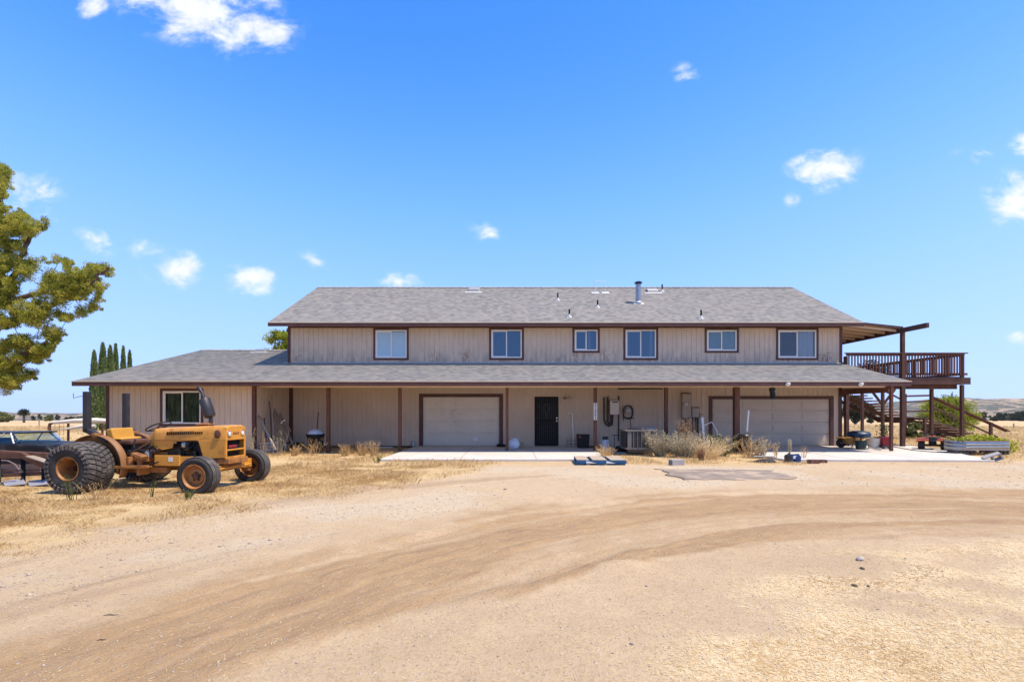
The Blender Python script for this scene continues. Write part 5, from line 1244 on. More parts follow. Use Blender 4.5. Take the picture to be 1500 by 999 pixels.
V2, F2 = clump_leaves(np.array([tuple(c) for c in cs]) + rng.normal(size=(len(cs), 3)) * .07, np.array(rs_) * .55, 90, .06, .013, .8, .35, .5)
V = np.concatenate([V, V2]); F_ = np.concatenate([F_, F2 + len(F_) * 4])
np_mesh('crown', V - np.array(jt.location), F_, 'juniper', jt)
# row of slim cypresses behind the west wing
for i, (px, top, wpx, Y, lab) in enumerate(((138, 514, 12, 44, 'slim cypress at left end of the row behind the wing'), (150.5, 502.5, 13, 44.6, 'tallest cypress in the row behind the wing, second from left'),
        (161.5, 506.5, 13, 45.2, 'broad cypress third from left in the row behind the wing roof'), (169.5, 504, 9, 46.5, 'narrow tall cypress fourth from left, close against the third'), (180.5, 507.5, 9.5, 48, 'cypress fifth from left in the row, standing apart above the wing roof'), (190, 513.5, 8.5, 49, 'shortest and last cypress at right end of the row above the wing roof'))):
    zt = at(px, top, Y).z; X = at(px, top, Y).x; g0 = gzz(X, Y); w = wpx / FPX * Y
    t = thing('cypress_tree', lab, 'tree', (X, Y, g0), group='cypresses in a row behind the west wing')
    mb = MB(); mb.tube([(0, 0, -.1), (0, 0, (zt - g0) * .9)], [.12, .02], 7); mb.build('trunk', 'bark', t)
    n = 4200; h_ = rng.random(n); Hh = zt - g0; ang = rng.random(n) * 2 * math.pi
    prof_ = np.interp(h_, [0, .06, .3, .6, .85, .95, 1], [.5, .85, 1, .86, .55, .32, .04]) * (1 + .22 * (fbm(h_ * 9 + i * 5, ang * 1.1, 3, i) - .5) * 2)
    rr = w / 2 * prof_ * np.sqrt(rng.random(n) * .75 + .25)
    C = np.stack([rr * np.cos(ang), rr * np.sin(ang), h_ * Hh * .985 + .1], -1)
    D = np.stack([np.cos(ang) * .35, np.sin(ang) * .35, np.ones(n)], -1) + rng.normal(size=(n, 3)) * .22
    V, F_ = leaf_quads(C, D, .34 * rng.uniform(.6, 1.2, n), .10); np_mesh('crown', V, F_, 'cypress', t)
def tree(name, label, X, Y, h, w, m='oak', per=40, k=34, L=.5, Wd=.28, trunk=.25, group=None, base=0.25, z=None, cat='tree', sides=1.0):
    g0 = gzz(X, Y) if z is None else z
    t = thing(name, label, cat, (X, Y, g0), group=group)
    mb = MB(); tr_ = w * .035 + .03
    mb.tube([(0, 0, -.2), (.02 * h, 0, h * base), (-.01 * h, 0, h * .7)], [tr_ * 1.4, tr_, tr_ * .4], 7)
    cs_ = []; rr_ = []
    for i in range(k):
        a = random.uniform(0, 2 * math.pi); e = random.random() ** .6; zz = random.uniform(base, 1.0)
        prf = math.sqrt(max(0, 1 - ((zz - (.5 + base / 2)) / (.55 - base / 2 + .02)) ** 2))
        c = Vector((math.cos(a) * e * w / 2 * prf * .85, math.sin(a) * e * w / 2 * prf * .85 * sides, zz * h * .94)); cs_.append(tuple(c)); rr_.append(random.uniform(.10, .19) * min(w, h * 1.3))
        if i % 2 == 0: mb.tube([(0, 0, h * base * random.uniform(.8, 1.6)), c * .55 + Vector((0, 0, h * .12)), c], [tr_ * .5, tr_ * .28, tr_ * .08], 5, caps=False)
    mb.build('trunk', 'bark', t, smooth=True, auto=0)
    V, F_ = clump_leaves(np.array(cs_), np.array(rr_), per, L, Wd, .8, .3, .6); V[:, 2] = np.maximum(V[:, 2], .02); np_mesh('crown', V, F_, m, t)
    return t
def tree_px(name, label, px0, px1, top, Y, **kw):
    a = at((px0 + px1) / 2, top, Y); w = (px1 - px0) / FPX * Y; g0 = gzz(a.x, Y); return tree(name, label, a.x, Y, a.z - g0, w, **kw)
# trees standing out on the plain
tree_px('oak_tree', 'big grey green oak seen under the deck beside the house corner', 1232, 1273, 580, 85, k=46, per=60, L=.5, base=.12)
tree_px('oak_tree', 'small dark oak seen under the deck stair, right of the big oak', 1268, 1284, 592, 95, k=30, per=50, L=.45, base=.1)
tree_px('oak_tree', 'lowest dark oak thicket just right of the deck corner post', 1400, 1430, 606, 300, k=34, L=1.0, base=.02, Wd=.7, group='oaks at the far edge of the field')
tree_px('oak_tree', 'round topped dark oak between deck post and stair handrail', 1430, 1449, 603.5, 330, k=34, L=1.0, base=.03, Wd=.7, group='oaks at the far edge of the field')
tree_px('oak_tree', 'tiny dark bush in front of the far oak line, above stair handrail', 1449, 1461, 611, 260, k=24, L=.8, base=.02, Wd=.6, group='oaks at the far edge of the field')
tree_px('oak_tree', 'dark oak at left end of the far oak line on the right', 1456, 1476, 605, 340, k=36, L=1.1, base=.02, Wd=.8, group='oaks at the far edge of the field')
tree_px('oak_tree', 'wide dark oak in the middle of the far oak line on the right', 1472, 1493, 605.5, 350, k=40, L=1.1, base=.02, Wd=.8, group='oaks at the far edge of the field')
tree_px('oak_tree', 'nearest dark oak at the right edge of the picture', 1484, 1512, 602.5, 300, k=44, L=1.0, base=.02, Wd=.7, group='oaks at the far edge of the field')
tree_px('oak_tree', 'round green tree at left edge on the far field', -14, 17, 603.5, 190, k=44, L=.8, base=.03, Wd=.55, m='olive')
tree_px('shrub', 'small yellow green shrub on the skyline above the white tarp roll', 66, 78, 608, 240, k=26, L=.8, base=.02, Wd=.6, m='olive', cat='shrub')
tree_px('oak_tree', 'low green tree clump on the skyline left of the cypresses', 96, 110, 610.5, 300, k=26, L=1.0, base=.02, Wd=.7, m='oak')
tree_px('oak_tree', 'small green tree clump on the skyline close left of the near roll post', 110, 121, 610.5, 310, k=22, L=1.0, base=.02, Wd=.7, m='oak')
for px, top, wd_, lab in ((18.5, 607.5, 7, 'tiny far tree left of the palm'), (49, 608.5, 6, 'tiny far tree right of the palm'), (58, 607, 7, 'tiny far tree on the left hills beside the power pole'), (84, 608, 6, 'tiny far tree on the left hills above the tarp roll')):
    tree_px('oak_tree', lab + ', on the skyline', px - wd_ / 2, px + wd_ / 2, top, 480, k=14, L=1.6, base=.02, Wd=1.2, group='tiny trees along the far left skyline')
# palm
a = at(35, 602, 150); g0 = gzz(a.x, 150)
pt = thing('palm_tree', 'single fan palm standing in the far dry field at left', 'tree', (a.x, 150, g0))
hp = a.z - g0 - .5
mb = MB(); mb.tube([(0, 0, -.2), (.05, 0, hp * .5), (0, 0, hp)], [.34, .26, .26], 8); mb.build('trunk', 'bark', pt, smooth=True)
n = 700; d = nrm(rng.normal(size=(n, 3)) + np.array([0, 0, .25])); C = d * rng.uniform(.3, 1.45, (n, 1)) * np.array([1, 1, .75]) + np.array([0, 0, hp])
C[:, 2] -= .18 * np.hypot(C[:, 0], C[:, 1]) ** 2 * .4
V, F_ = leaf_quads(C, d + np.array([0, 0, -.2]), .75, .16); np_mesh('crown', V, F_, 'oak', pt)
# bright shrub behind the stair, tree tops behind the house
tree_px('shrub', 'bright yellow green shrub growing behind the deck stair', 1338, 1438, 583, 32.0, m='lime', k=120, per=200, L=.13, Wd=.05, base=.02, cat='shrub', sides=.45)
tree_px('shrub', 'darker green bush low behind the deck post and quad bike', 1326, 1352, 621, 27.0, m='olive', k=34, per=90, L=.14, Wd=.07, base=.02, cat='shrub')
a = at(1385, 572, 30.5); 
sp_ = thing('sprig', 'thin bare sprigs rising above the bright shrub behind stair', 'plant', (a.x, 30.6, gzz(a.x, 30.6)))
mb = MB(); zg = gzz(a.x, 30.6)
for px, py in ((1382, 580), (1395, 574), (1390, 583), (1372, 584), (1400, 586)):
    q = at(px, py, 30.6); mb.tube([(q.x + .2, 30.6, zg), (q.x + .06, 30.6, q.z - .7), q], [.02, .014, .006], 5)
st_m = mb.build('stem', 'bark', sp_, world=True)
C = np.array([tuple(at(px + random.uniform(-1.5, 1.5), py + random.uniform(0, 10), 30.6)) for px, py in ((1382, 580), (1395, 574), (1390, 583), (1372, 584), (1400, 586)) for _ in range(30)]) - np.array(sp_.location)
V, F_ = leaf_quads(C, rng.normal(size=C.shape) + np.array([0, 0, 1]), .10, .035); np_mesh('foliage', V, F_, 'oak', sp_)
tree_px('tree', 'spiky light green tree top rising behind the wing roof beside the upper wall', 384, 432, 478, 40, m='lime', k=60, per=90, L=.34, Wd=.08, base=.3)
tree_px('tree', 'dark green conifer top close against the upper wall corner behind wing roof', 412, 436, 474, 42, m='cypress', k=44, per=110, L=.3, Wd=.1, base=.3)
# a tree row south of the yard, mirrored in the wing window
tree('oak_tree', 'tall dark oak standing south west of the yard, mirrored in wing window', -25.5, -3.5, 6.8, 8.5, k=70, per=130, L=.4, base=.12, group='trees south of the yard')
tree('oak_tree', 'second dark oak south west of the yard, nearer the lane', -19.0, -9.0, 6.2, 7.0, k=60, per=120, L=.4, base=.12, group='trees south of the yard')

# weeds
def weed(name, label, X, Y, h, w, m, stems=40, per=14, L=.07, Wd=.02, spread=.5, head=None, group=None, z=None, lean=(0, 0), droop=0):
    g0 = gzz(X, Y) if z is None else z
    t = thing(name, label, 'plant', (X, Y, g0), group=group)
    mb = MB(); C = []; D = []
    for i in range(stems):
        a = random.uniform(0, 2 * math.pi); e = random.random() ** .7 * spread; hh = h * random.uniform(.45, 1.0)
        b0 = Vector((math.cos(a) * w * .18 * random.random(), math.sin(a) * w * .18 * random.random(), -.03)); tip = Vector((math.cos(a) * e * w + lean[0], math.sin(a) * e * w + lean[1], hh))
        mid_ = b0.lerp(tip, .5) + Vector((random.uniform(-.05, .05) * w, random.uniform(-.05, .05) * w, hh * .08))
        if droop: tip = tip + Vector((math.cos(a) * droop, math.sin(a) * droop, -droop * .5))
        mb.tube([b0, mid_, tip], [.006 + h * .004, .004 + h * .002, .002], 3, caps=False)
        for j in range(per):
            s = random.uniform(.3 if head is None else head, 1.0); p = b0.lerp(mid_, s * 2) if s < .5 else mid_.lerp(tip, s * 2 - 1)
            C.append(tuple(p + Vector([random.gauss(0, .02 + .012 * w) for _ in range(3)]))); dd_ = (tip - b0).normalized(); D.append((dd_.x + random.gauss(0, .6), dd_.y + random.gauss(0, .6), dd_.z + random.gauss(0, .4)))
    mb.build('stem', m, t)
    V, F_ = leaf_quads(np.array(C), np.array(D), L * rng.uniform(.6, 1.4, len(C)), Wd * rng.uniform(.7, 1.3, len(C))); np_mesh('foliage', V, F_, m, t)
    return t
def weed_px(name, label, px, pyb, pyt, wpx, Y, m, **kw):
    a = at(px, pyb, Y); g0 = gzz(a.x, Y); h = at(px, pyt, Y).z - g0; return weed(name, label, a.x, Y, h, wpx / FPX * Y, m, **kw)
weed_px('dry_weed', 'grey seedy weed with pale fluffy heads leaning beside the air conditioner', 968, 664, 628, 40, 16.6, 'greyweed', stems=85, per=26, L=.045, Wd=.024, spread=.6, group='dry weeds by the porch', lean=(-.12, 0))
weed_px('dry_weed', 'tall rusty brown weed plumes rising behind the grey weeds', 1004, 660, 613, 34, 17.3, 'redweed', stems=110, per=20, L=.06, Wd=.018, spread=.42, head=.45, group='dry weeds by the porch')
weed_px('dry_weed', 'wide grey green weed bush in the middle of the weed patch', 1002, 668, 631, 64, 16.3, 'greyweed', stems=130, per=28, L=.045, Wd=.024, spread=.55, group='dry weeds by the porch')
weed_px('dry_weed', 'straw coloured weed with long arching stems in front of dark bins', 1034, 672, 636, 78, 16.0, 'palestraw', stems=110, per=16, L=.07, Wd=.014, spread=.6, group='dry weeds by the porch')
weed_px('dry_weed', 'olive weed bush at right side of the weed patch near the thick post', 1058, 664, 634, 46, 16.7, 'olive', stems=70, per=18, L=.05, Wd=.02, spread=.55, group='dry weeds by the porch')
weed_px('dry_weed', 'brown upright weed tuft right behind the grey concrete block', 1027, 676, 654, 20, 15.2, 'redweed', stems=60, per=10, L=.05, Wd=.012, spread=.35, group='dry weeds by the porch')
weed_px('dry_weed', 'sprawling pale weed stems right of the thick porch post', 1100, 664, 634, 60, 16.2, 'straw', stems=36, per=12, L=.06, Wd=.016, spread=.6, group='dry weeds by the porch')
weed_px('dry_weed', 'green grey weed low in front of the tan garage door', 1114, 664, 641, 34, 16.0, 'greyweed', stems=40, per=16, L=.05, Wd=.02, spread=.55, group='dry weeds by the porch')
weed_px('dry_weed', 'single fluffy weed spike standing by the blue jugs', 1157, 658, 642, 8, 15.7, 'greyweed', stems=8, per=40, L=.05, Wd=.02, spread=.15, head=.4, group='dry weeds by the porch')
weed_px('dry_weed', 'thin pale weed sprig right of the blue jugs', 1176, 660, 651, 18, 15.4, 'straw', stems=9, per=8, L=.05, Wd=.014, spread=.6, group='dry weeds by the porch')
weed_px('dry_weed', 'thin pale weed sprig left of the blue jugs', 1137, 662, 645, 20, 15.6, 'straw', stems=9, per=10, L=.05, Wd=.02, spread=.5, group='dry weeds by the porch')
weed_px('dry_weed', 'straw weed tuft at foot of the number sign post', 887, 668, 652, 34, 15.9, 'straw', stems=60, per=8, L=.07, Wd=.014, spread=.55, group='dry weeds by the porch')
weed_px('dry_weed', 'pale seedy weed tangle in front of the ladder', 408, 662, 626, 44, 16.9, 'greyweed', stems=13, per=14, L=.04, Wd=.014, spread=.5, head=.5, group='dry weeds below the wing')
weed_px('dry_weed', 'pale dry weed with thin stems beside the wing corner', 388, 664, 630, 28, 16.4, 'straw', stems=9, per=7, L=.05, Wd=.009, spread=.45, group='dry weeds below the wing')
weed_px('dry_weed', 'tall thin pale weed at the wing corner board', 367, 664, 617, 18, 15.8, 'greyweed', stems=12, per=26, L=.04, Wd=.018, spread=.4, group='dry weeds below the wing')
weed_px('dry_weed', 'straw weed with crossed stems in front of the black bin', 460, 660, 641, 34, 16.9, 'straw', stems=22, per=6, L=.07, Wd=.014, spread=.6, group='dry weeds below the wing')
for px, Y, h0, lab in ((505, 16.7, 648, 'short straw tuft between two posts left of the white garage'), (530, 16.9, 646, 'straw tuft at left corner of the concrete apron'), (548, 16.7, 643, 'taller straw tuft at the edge of the concrete apron'), (432, 16.8, 650, 'short straw tuft right of the ladder foot')):
    weed_px('dry_weed', lab, px, 660, h0, 26, Y, 'straw', stems=40, per=6, L=.07, Wd=.012, spread=.5, group='dry weeds below the wing')
weed_px('green_weed', 'green weed with small yellow heads in front of the wide rear tyre', 106, 722, 692, 36, 8.0, 'olive', stems=9, per=5, L=.045, Wd=.008, spread=.55)
weed_px('green_weed', 'low green weed tuft at the foot of the rear tyre, nearer the front wheel', 140, 722, 700, 44, 7.9, 'straw', stems=14, per=4, L=.06, Wd=.008, spread=.6)
weed_px('green_weed', 'small green weed at the foot of the near front wheel', 276, 730, 716, 16, 8.1, 'greengrass', stems=14, per=12, L=.04, Wd=.012, spread=.5)
weed_px('green_weed', 'thin tall sprig left of the near front wheel', 222, 724, 700, 14, 8.4, 'olive', stems=5, per=8, L=.03, Wd=.01, spread=.4)
weed_px('green_weed', 'dusty green weed beside the concrete apron left corner', 553, 670, 664, 18, 14.6, 'greengrass', stems=20, per=10, L=.04, Wd=.012, spread=.6)
weed_px('yellow_plant', 'bright yellow green trailing plant at right end of the trough', 1474, 662, 642, 36, 17.6, 'yellowgreen', stems=30, per=14, L=.08, Wd=.05, spread=.6)

# ------------------------------------------------------------------ things about the yard
# pallet
p = grd(877, 679); pl = thing('pallet', 'blue painted wooden pallet lying on the dirt before the concrete', 'pallet', (p.x, p.y, gzz(p.x, p.y)), R(-3))
def lb(name, m, parent, x0, x1, y0, y1, z0, z1, bevel=.003):
    mb = MB(); mb.box(x0, x1, y0, y1, z0, z1); return mb.build(name, m, parent, bevel=bevel)
W_, D_ = 1.36, 1.15
for i, y in enumerate((-.50, .02, .55)):
    b0 = lb('stringer', 'blue_paint', pl, -W_ / 2, W_ / 2, y - .02, y + .02, .025, .145)
for x0, x1 in ((-.66, -.55), (-.2, -.08), (.2, .34), (.57, .67)): lb('bottom_board', 'pallet_wood', pl, x0, x1, -.56, .58, .003, .022)
for x0, x1 in ((-.68, -.34), (-.24, .16), (.26, .68)): lb('top_board', 'pallet_wood', pl, x0, x1, -.58, .60, .148, .168)
for x in (-.58, 0, .58): lb('block', 'blue_paint', pl, x - .09, x + .09, -.58, -.522, .024, .146)
lb('front_strip', 'blue_paint', pl, -.70, .70, -.604, -.583, .062, .146)
for x0, x1, s in ((-.42, -.12, 1), (.14, .40, 1)):
    mb = MB(); mb.add([(x0, -.6065, .07), (x1, -.6065, .07), (x0, -.6065, .142)], [(0, 1, 2)]); mb.build('white_mark', 'white_vinyl', pl)
# grey mat
pts = [grd(958, 687.5), grd(1003, 703), grd(1090, 700), grd(1168, 701), grd(1146, 696), grd(1125, 688)]
rug = thing('ground_mat', 'grey brown worn mat lying flat on the dirt yard', 'mat', (pts[0].x + 1.2, pts[0].y - .6, gzz(pts[0].x + 1.2, pts[0].y - .6)))
mb = MB(); nxm, nym = 26, 10
A, B, C_, D__ = grd(958, 687.2), grd(1130, 688), grd(1168, 701.5), grd(1002, 703.2)
vs = []
for j in range(nym + 1):
    for i in range(nxm + 1):
        s, t = i / nxm, j / nym; q = A.lerp(B, s).lerp(D__.lerp(C_, s), t)
        q.x += (.10 * math.sin(7 * t + 3 * s) + .07 * math.sin(17 * t)) * (1 if s in (0, 1) else .6); q.y += .10 * (math.sin(9 * s) + .6 * math.sin(23 * s)) * (t - .5)
        vs.append((q.x, q.y, gzz(q.x, q.y) + .012 + .006 * math.sin(5 * s + 2 * t)))
mb.add(vs, [(j * (nxm + 1) + i, j * (nxm + 1) + i + 1, (j + 1) * (nxm + 1) + i + 1, (j + 1) * (nxm + 1) + i) for j in range(nym) for i in range(nxm)])
o = mb.build('mat_sheet', 'mat_rug', rug, world=True, smooth=True, auto=0); md = o.modifiers.new('solid', 'SOLIDIFY'); md.thickness = .012; md.offset = -1
# concrete blocks
def block(name, label, px, py, s, rz=0, m='cmu', cat='concrete block', z=None, rot=None, group=None):
    q = grd(px, py); t = thing(name, label, cat, (q.x, q.y, gzz(q.x, q.y) if z is None else z), rz, group, rot)
    L_, D_, H_ = s; mb = MB(); w = .03
    mb.box(-L_ / 2, L_ / 2, -D_ / 2, -D_ / 2 + w, 0, H_); mb.box(-L_ / 2, L_ / 2, D_ / 2 - w, D_ / 2, 0, H_)
    for x in (-L_ / 2 + w / 2, 0, L_ / 2 - w / 2): mb.box(x - w / 2, x + w / 2, -D_ / 2 + w, D_ / 2 - w, 0, H_ * .999)
    o = mb.build('block_body', m, t); return t
def solid_block(name, label, px, py, s, rz=0, m='cmu', cat='block', group=None, lift=0):
    q = grd(px, py); mb = MB(); mb.box(-s[0] / 2, s[0] / 2, -s[1] / 2, s[1] / 2, 0, s[2]); o = mb.build(name, m, None, bevel=.008)
    o.location = (q.x, q.y, gzz(q.x, q.y) - .005 + lift); o.rotation_euler = (0, 0, rz); tag(o, label, cat, group); return o
def hollow(name, label, loc, L_, D_, H_, rot, m, group=None):
    """a two-core concrete block lying on its side, cores along y"""
    t = thing(name, label, 'concrete block', loc, 0, group, rot); w = .032; mb = MB()
    mb.box(-L_ / 2, L_ / 2, -D_ / 2, D_ / 2, 0, w); mb.box(-L_ / 2, L_ / 2, -D_ / 2, D_ / 2, H_ - w, H_)
    for x in (-L_ / 2, -w / 2, L_ / 2 - w): mb.box(x, x + w, -D_ / 2, D_ / 2, w, H_ - w)
    mb.build('block_body', m, t, bevel=.004); return t
q = grd(991, 681); hollow('concrete_block', 'single grey hollow concrete block lying in the dry grass', (q.x, q.y, gzz(q.x, q.y)), .22, .38, .16, (0, 0, R(-78)), 'cmu')
q = grd(1458, 677); hollow('concrete_block', 'tilted grey hollow block leaning beside the trough corner', (q.x + .05, q.y + .1, gzz(q.x, q.y) + .03), .42, .22, .2, (R(12), R(-24), R(-30)), 'cmu')
solid_block('brick', 'dark red brick at left of the two by the concrete edge', 1191, 679.5, (.30, .16, .12), R(8), 'terracotta', 'brick')
solid_block('brick', 'smaller dark red brick at right of the two by the concrete edge', 1205, 678, (.20, .15, .10), R(-5), 'terracotta', 'brick')
# galvanised trough planter on blocks
TYY = 17.0
x0 = at(1388.5, 650, TYY + .35).x; x1 = at(1478, 650, TYY + .2).x; zt, zb_ = at(0, 645.2, TYY).z, at(0, 659.5, TYY).z
tx = (x0 + x1) / 2; hw = (x1 - x0) / 2; hd = .42
tg = gzz(tx, TYY)
tp = thing('trough_planter', 'long galvanised metal trough planted with yellow green leaves on concrete blocks', 'planter', (tx, TYY + .35, zb_))
def stadium(hw, hd, n=12):
    P = []
    for k in range(n + 1): a = -math.pi / 2 + math.pi * k / n; P.append((hw - hd + hd * math.cos(a), hd * math.sin(a)))
    for k in range(n + 1): a = math.pi / 2 + math.pi * k / n; P.append((-hw + hd + hd * math.cos(a), hd * math.sin(a)))
    return P
mb = MB(); H_ = zt - zb_; rows_ = [(0, 0), (.02, .0), (.10, .0), (.115, .012), (.13, 0), (.2, 0), (.215, .012), (.23, 0), (.30, 0), (H_ - .015, 0), (H_, .015), (H_ - .01, -.02), (H_ * .6, -.03)]
n_ = len(stadium(1, .4)); vs = []
for z, e in rows_: vs += [(x, y, z) for x, y in stadium(hw + e, hd + e)]
fs = [(i * n_ + k, i * n_ + (k + 1) % n_, (i + 1) * n_ + (k + 1) % n_, (i + 1) * n_ + k) for i in range(len(rows_) - 1) for k in range(n_)]; fs.append(tuple(range(n_ - 1, -1, -1)))
mb.add(vs, fs); mb.build('trough', 'galv', tp, smooth=True, auto=45)
mb = MB(); mb.add([(x, y, H_ - .07) for x, y in stadium(hw - .03, hd - .03)], [tuple(range(n_))]); mb.build('soil', 'soil', tp)
C = []; 
for i in range(900):
    x = random.uniform(-hw * .92, hw * .95); dense = .4 + .6 * math.exp(-((x - .15) / .55) ** 2)
    if random.random() > dense: continue
    C.append((x, random.uniform(-hd * .9, hd * .8), H_ - .06 + random.random() ** 1.5 * (.10 + .16 * math.exp(-((x - .1) / .45) ** 2))))
C = np.array(C); V, F_ = leaf_quads(C, rng.normal(size=C.shape) + np.array([0, -.2, .6]), .10, .07); np_mesh('foliage', V, F_, 'yellowgreen', tp)
C = np.array([(random.uniform(-hw * .95, -hw * .2), random.uniform(-hd * .9, hd * .8), H_ - .06 + random.random() * .09) for i in range(260)]); V, F_ = leaf_quads(C, rng.normal(size=C.shape) + np.array([0, 0, .6]), .09, .045); np_mesh('herb', V, F_, 'greengrass', tp)
for i, (dx, lab) in enumerate(((-hw + .25, 'dark block under left end of the metal trough'), (-hw + .62, 'second dark block under left side of the metal trough'), (hw - .62, 'dark block under the metal trough right of its middle'), (hw - .22, 'dark block under right end of the metal trough'))):
    hollow('concrete_block', lab, (tx + dx, TYY + .3, gzz(tx + dx, TYY + .3) - .02), .30, .40, max(.14, zb_ - gzz(tx + dx, TYY + .3) + .02), (0, 0, 0), 'cmu_dark', 'blocks carrying the trough')
# quad bike (seen from behind)
qx = at(1366, 650, 18.9).x; qg = 0.0 if qx < 15 else gzz(qx, 18.2)
qb = thing('quad_bike', 'small orange and black quad bike parked beside the deck stair', 'quad bike', (qx, 18.9, gzz(qx, 18.9) + .02), R(-38))
for sx in (-1, 1):
    for y, r_, w in ((-.30, .20, .20), (.46, .19, .16)):
        c = (sx * .34, y, r_); mb = MB(); h = w / 2
        mb.lathe([(.09, -h * .8), (.12, -h), (r_ - .03, -h), (r_, -h * .6), (r_, h * .6), (r_ - .03, h), (.12, h), (.09, h * .8)], c, (1, 0, 0), 22); wl = mb.build('wheel', 'tyre', qb, smooth=True)
        mb = MB(); mb.lathe([(.095, -h * .6), (.06, -h * .5), (0, -h * .5)] if sx < 0 else [(.095, h * .6), (.06, h * .5), (0, h * .5)], c, (1, 0, 0), 16); mb.build('rim', 'dark_metal', wl, smooth=True)
mb = MB(); mb.box(-.10, .10, -.4, .5, .2, .4); mb.tube([(-.30, -.3, .2), (.30, -.3, .2)], .03, 8); mb.tube([(-.30, .46, .19), (.30, .46, .19)], .025, 8); mb.build('chassis', 'black', qb, bevel=.01)
for sx in (-1, 1):
    mb = MB(); mb.prism([(sx * .12, .44), (sx * .46, .40), (sx * .50, .34), (sx * .50, .30), (sx * .44, .36), (sx * .12, .38)], 'y', -.56, -.12); mb.build('rear_fender', 'orange', qb, bevel=.012)
    mb = MB(); mb.prism([(sx * .12, .46), (sx * .42, .43), (sx * .46, .36), (sx * .42, .39), (sx * .12, .41)], 'y', .28, .66); mb.build('front_fender', 'orange', qb, bevel=.012)
mb = MB(); mb.box(-.12, .12, -.5, .12, .41, .50); mb.build('seat', 'black_plastic', qb, bevel=.03)
mb = MB(); mb.box(-.10, .10, .14, .5, .42, .54); mb.build('tank', 'orange', qb, bevel=.03)
mb = MB(); mb.tube([(-.33, .12, .66), (-.2, .2, .64), (0, .24, .60), (.2, .2, .64), (.33, .12, .66)], .016, 8); mb.tube([(0, .24, .6), (0, .34, .45)], .02, 8); mb.build('handlebar', 'black_plastic', qb, smooth=True)
mb = MB(); mb.tube([(-.20, -.56, .50), (.20, -.56, .50), (.20, -.2, .52), (-.20, -.2, .52)], .012, 6, closed=True); mb.tube([(0, -.56, .5), (0, -.2, .52)], .01, 6); mb.box(-.09, .09, -.575, -.55, .36, .46); mb.build('rear_rack', 'dark_metal', qb, smooth=True)
# covered kettle barbecue, yellow barrow, pots under the deck
def base(px, Y): a = at(px, 650, Y); return (a.x, Y, (0.0 if Y < 20.85 and a.x < 16 else gzz(a.x, Y)) + .002)
b0 = base(1258, 19.0); bq = thing('barbecue', 'round barbecue under a deep blue cover beside the house corner', 'barbecue', b0)
mb = MB(); mb.lathe([(0, .42), (.20, .42), (.36, .47), (.40, .53), (.39, .60), (.33, .66), (.20, .69), (0, .70)], (0, 0, .0), (0, 0, 1), 26); mb.build('cover', 'blue_cloth', bq, smooth=True)
for k in range(3):
    a = k * 2.1 + .5; mb = MB(); mb.bar((math.cos(a) * .12, math.sin(a) * .12, .45), (math.cos(a) * .24, math.sin(a) * .24, 0), .025, .025); mb.build('leg', 'dark_metal', bq)
b1 = base(1261, 18.7); o = MB(); o.lathe([(0, 0), (.15, 0), (.175, .1), (.20, .33), (.19, .33), (.16, .1), (0, .08)], (0, 0, 0), (0, 0, 1), 22); bk = o.build('bucket', 'teal', None, smooth=True); bk.location = b1; tag(bk, 'dark teal bucket standing in front of the blue covered barbecue', 'bucket')
b2 = base(1243.5, 19.6); wb = thing('wheelbarrow', 'rusty yellow wheelbarrow tray half hidden at the house corner', 'wheelbarrow', b2)
mb = MB(); mb.prism([(-.38, .40), (.36, .40), (.26, .16), (-.22, .16)], 'y', -.25, .25); mb.build('tray', 'yellow', wb, bevel=.02)
mb = MB(); mb.lathe([(.05, -.04), (.17, -.045), (.18, 0), (.17, .045), (.05, .04)], (-.32, 0, .18), (0, 1, 0), 20); mb.build('wheel', 'tyre', wb, smooth=True)
for s in (-1, 1):
    mb = MB(); mb.tube([(-.32, s * .06, .18), (.2, s * .22, .2), (.75, s * .26, .42)], .018, 6); mb.bar((.3, s * .22, .2), (.34, s * .24, 0), .02, .02); mb.build('handle', 'old_wood', wb)
for i, (dx, dy, s_, lab) in enumerate(((-.12, -.75, .05, 'pale pebble left of the two rocks by the house corner'), (.04, -.80, .065, 'pale rock right of its neighbour by the house corner'))):
    mb = MB(); mb.ico((0, 0, 0), s_, 2, (1, .8, .7), .12); o = mb.build('rock', 'rock', None, smooth=True); o.location = (b2[0] + dx, b2[1] + dy, b2[2] + s_ * .5); tag(o, lab, 'rock')
b3 = base(1280, 19.2); mb = MB(); mb.lathe([(0, 0), (.18, 0), (.21, .2), (.245, .40), (.225, .40), (.19, .2), (0, .18)], (0, 0, 0), (0, 0, 1), 24); o = mb.build('plant_pot', 'tarp', None, smooth=True); o.location = b3; tag(o, 'wide pale plant pot between barbecue and red pot', 'pot')
b4 = base(1295, 19.0); rp = thing('potted_plant', 'leggy green plant in a square red pot on a dark stand by the deck posts', 'potted plant', b4)
mb = MB(); mb.box(-.20, .20, -.20, .20, 0, .12); mb.build('stand', 'dark_metal', rp, bevel=.01)
mb = MB(); mb.prism([(-.13, .122), (.13, .122), (.17, .44), (.175, .46), (-.175, .46), (-.17, .44)], 'y', -.15, .15); mb.build('pot', 'red_pot', rp, bevel=.012)
C = np.array([(random.gauss(0, .10), random.gauss(0, .08), .47 + random.random() * .48) for _ in range(120)]); V, F_ = leaf_quads(C, rng.normal(size=C.shape) + np.array([0, 0, .5]), .09, .05); np_mesh('foliage', V, F_, 'oak', rp)
mb = MB()
for dx in (-.06, .02, .08): mb.tube([(dx * .4, 0, .45), (dx, 0, .7), (dx * 1.4, .02, .92)], .007, 4)
mb.build('stem', 'bark', rp)
b5 = base(1287, 18.3); mb = MB()
for k in range(14): mb.ico((random.gauss(0, .12), random.gauss(0, .07), .03 + random.random() * .05), random.uniform(.03, .06), 1, (1, 1, .6), .2)
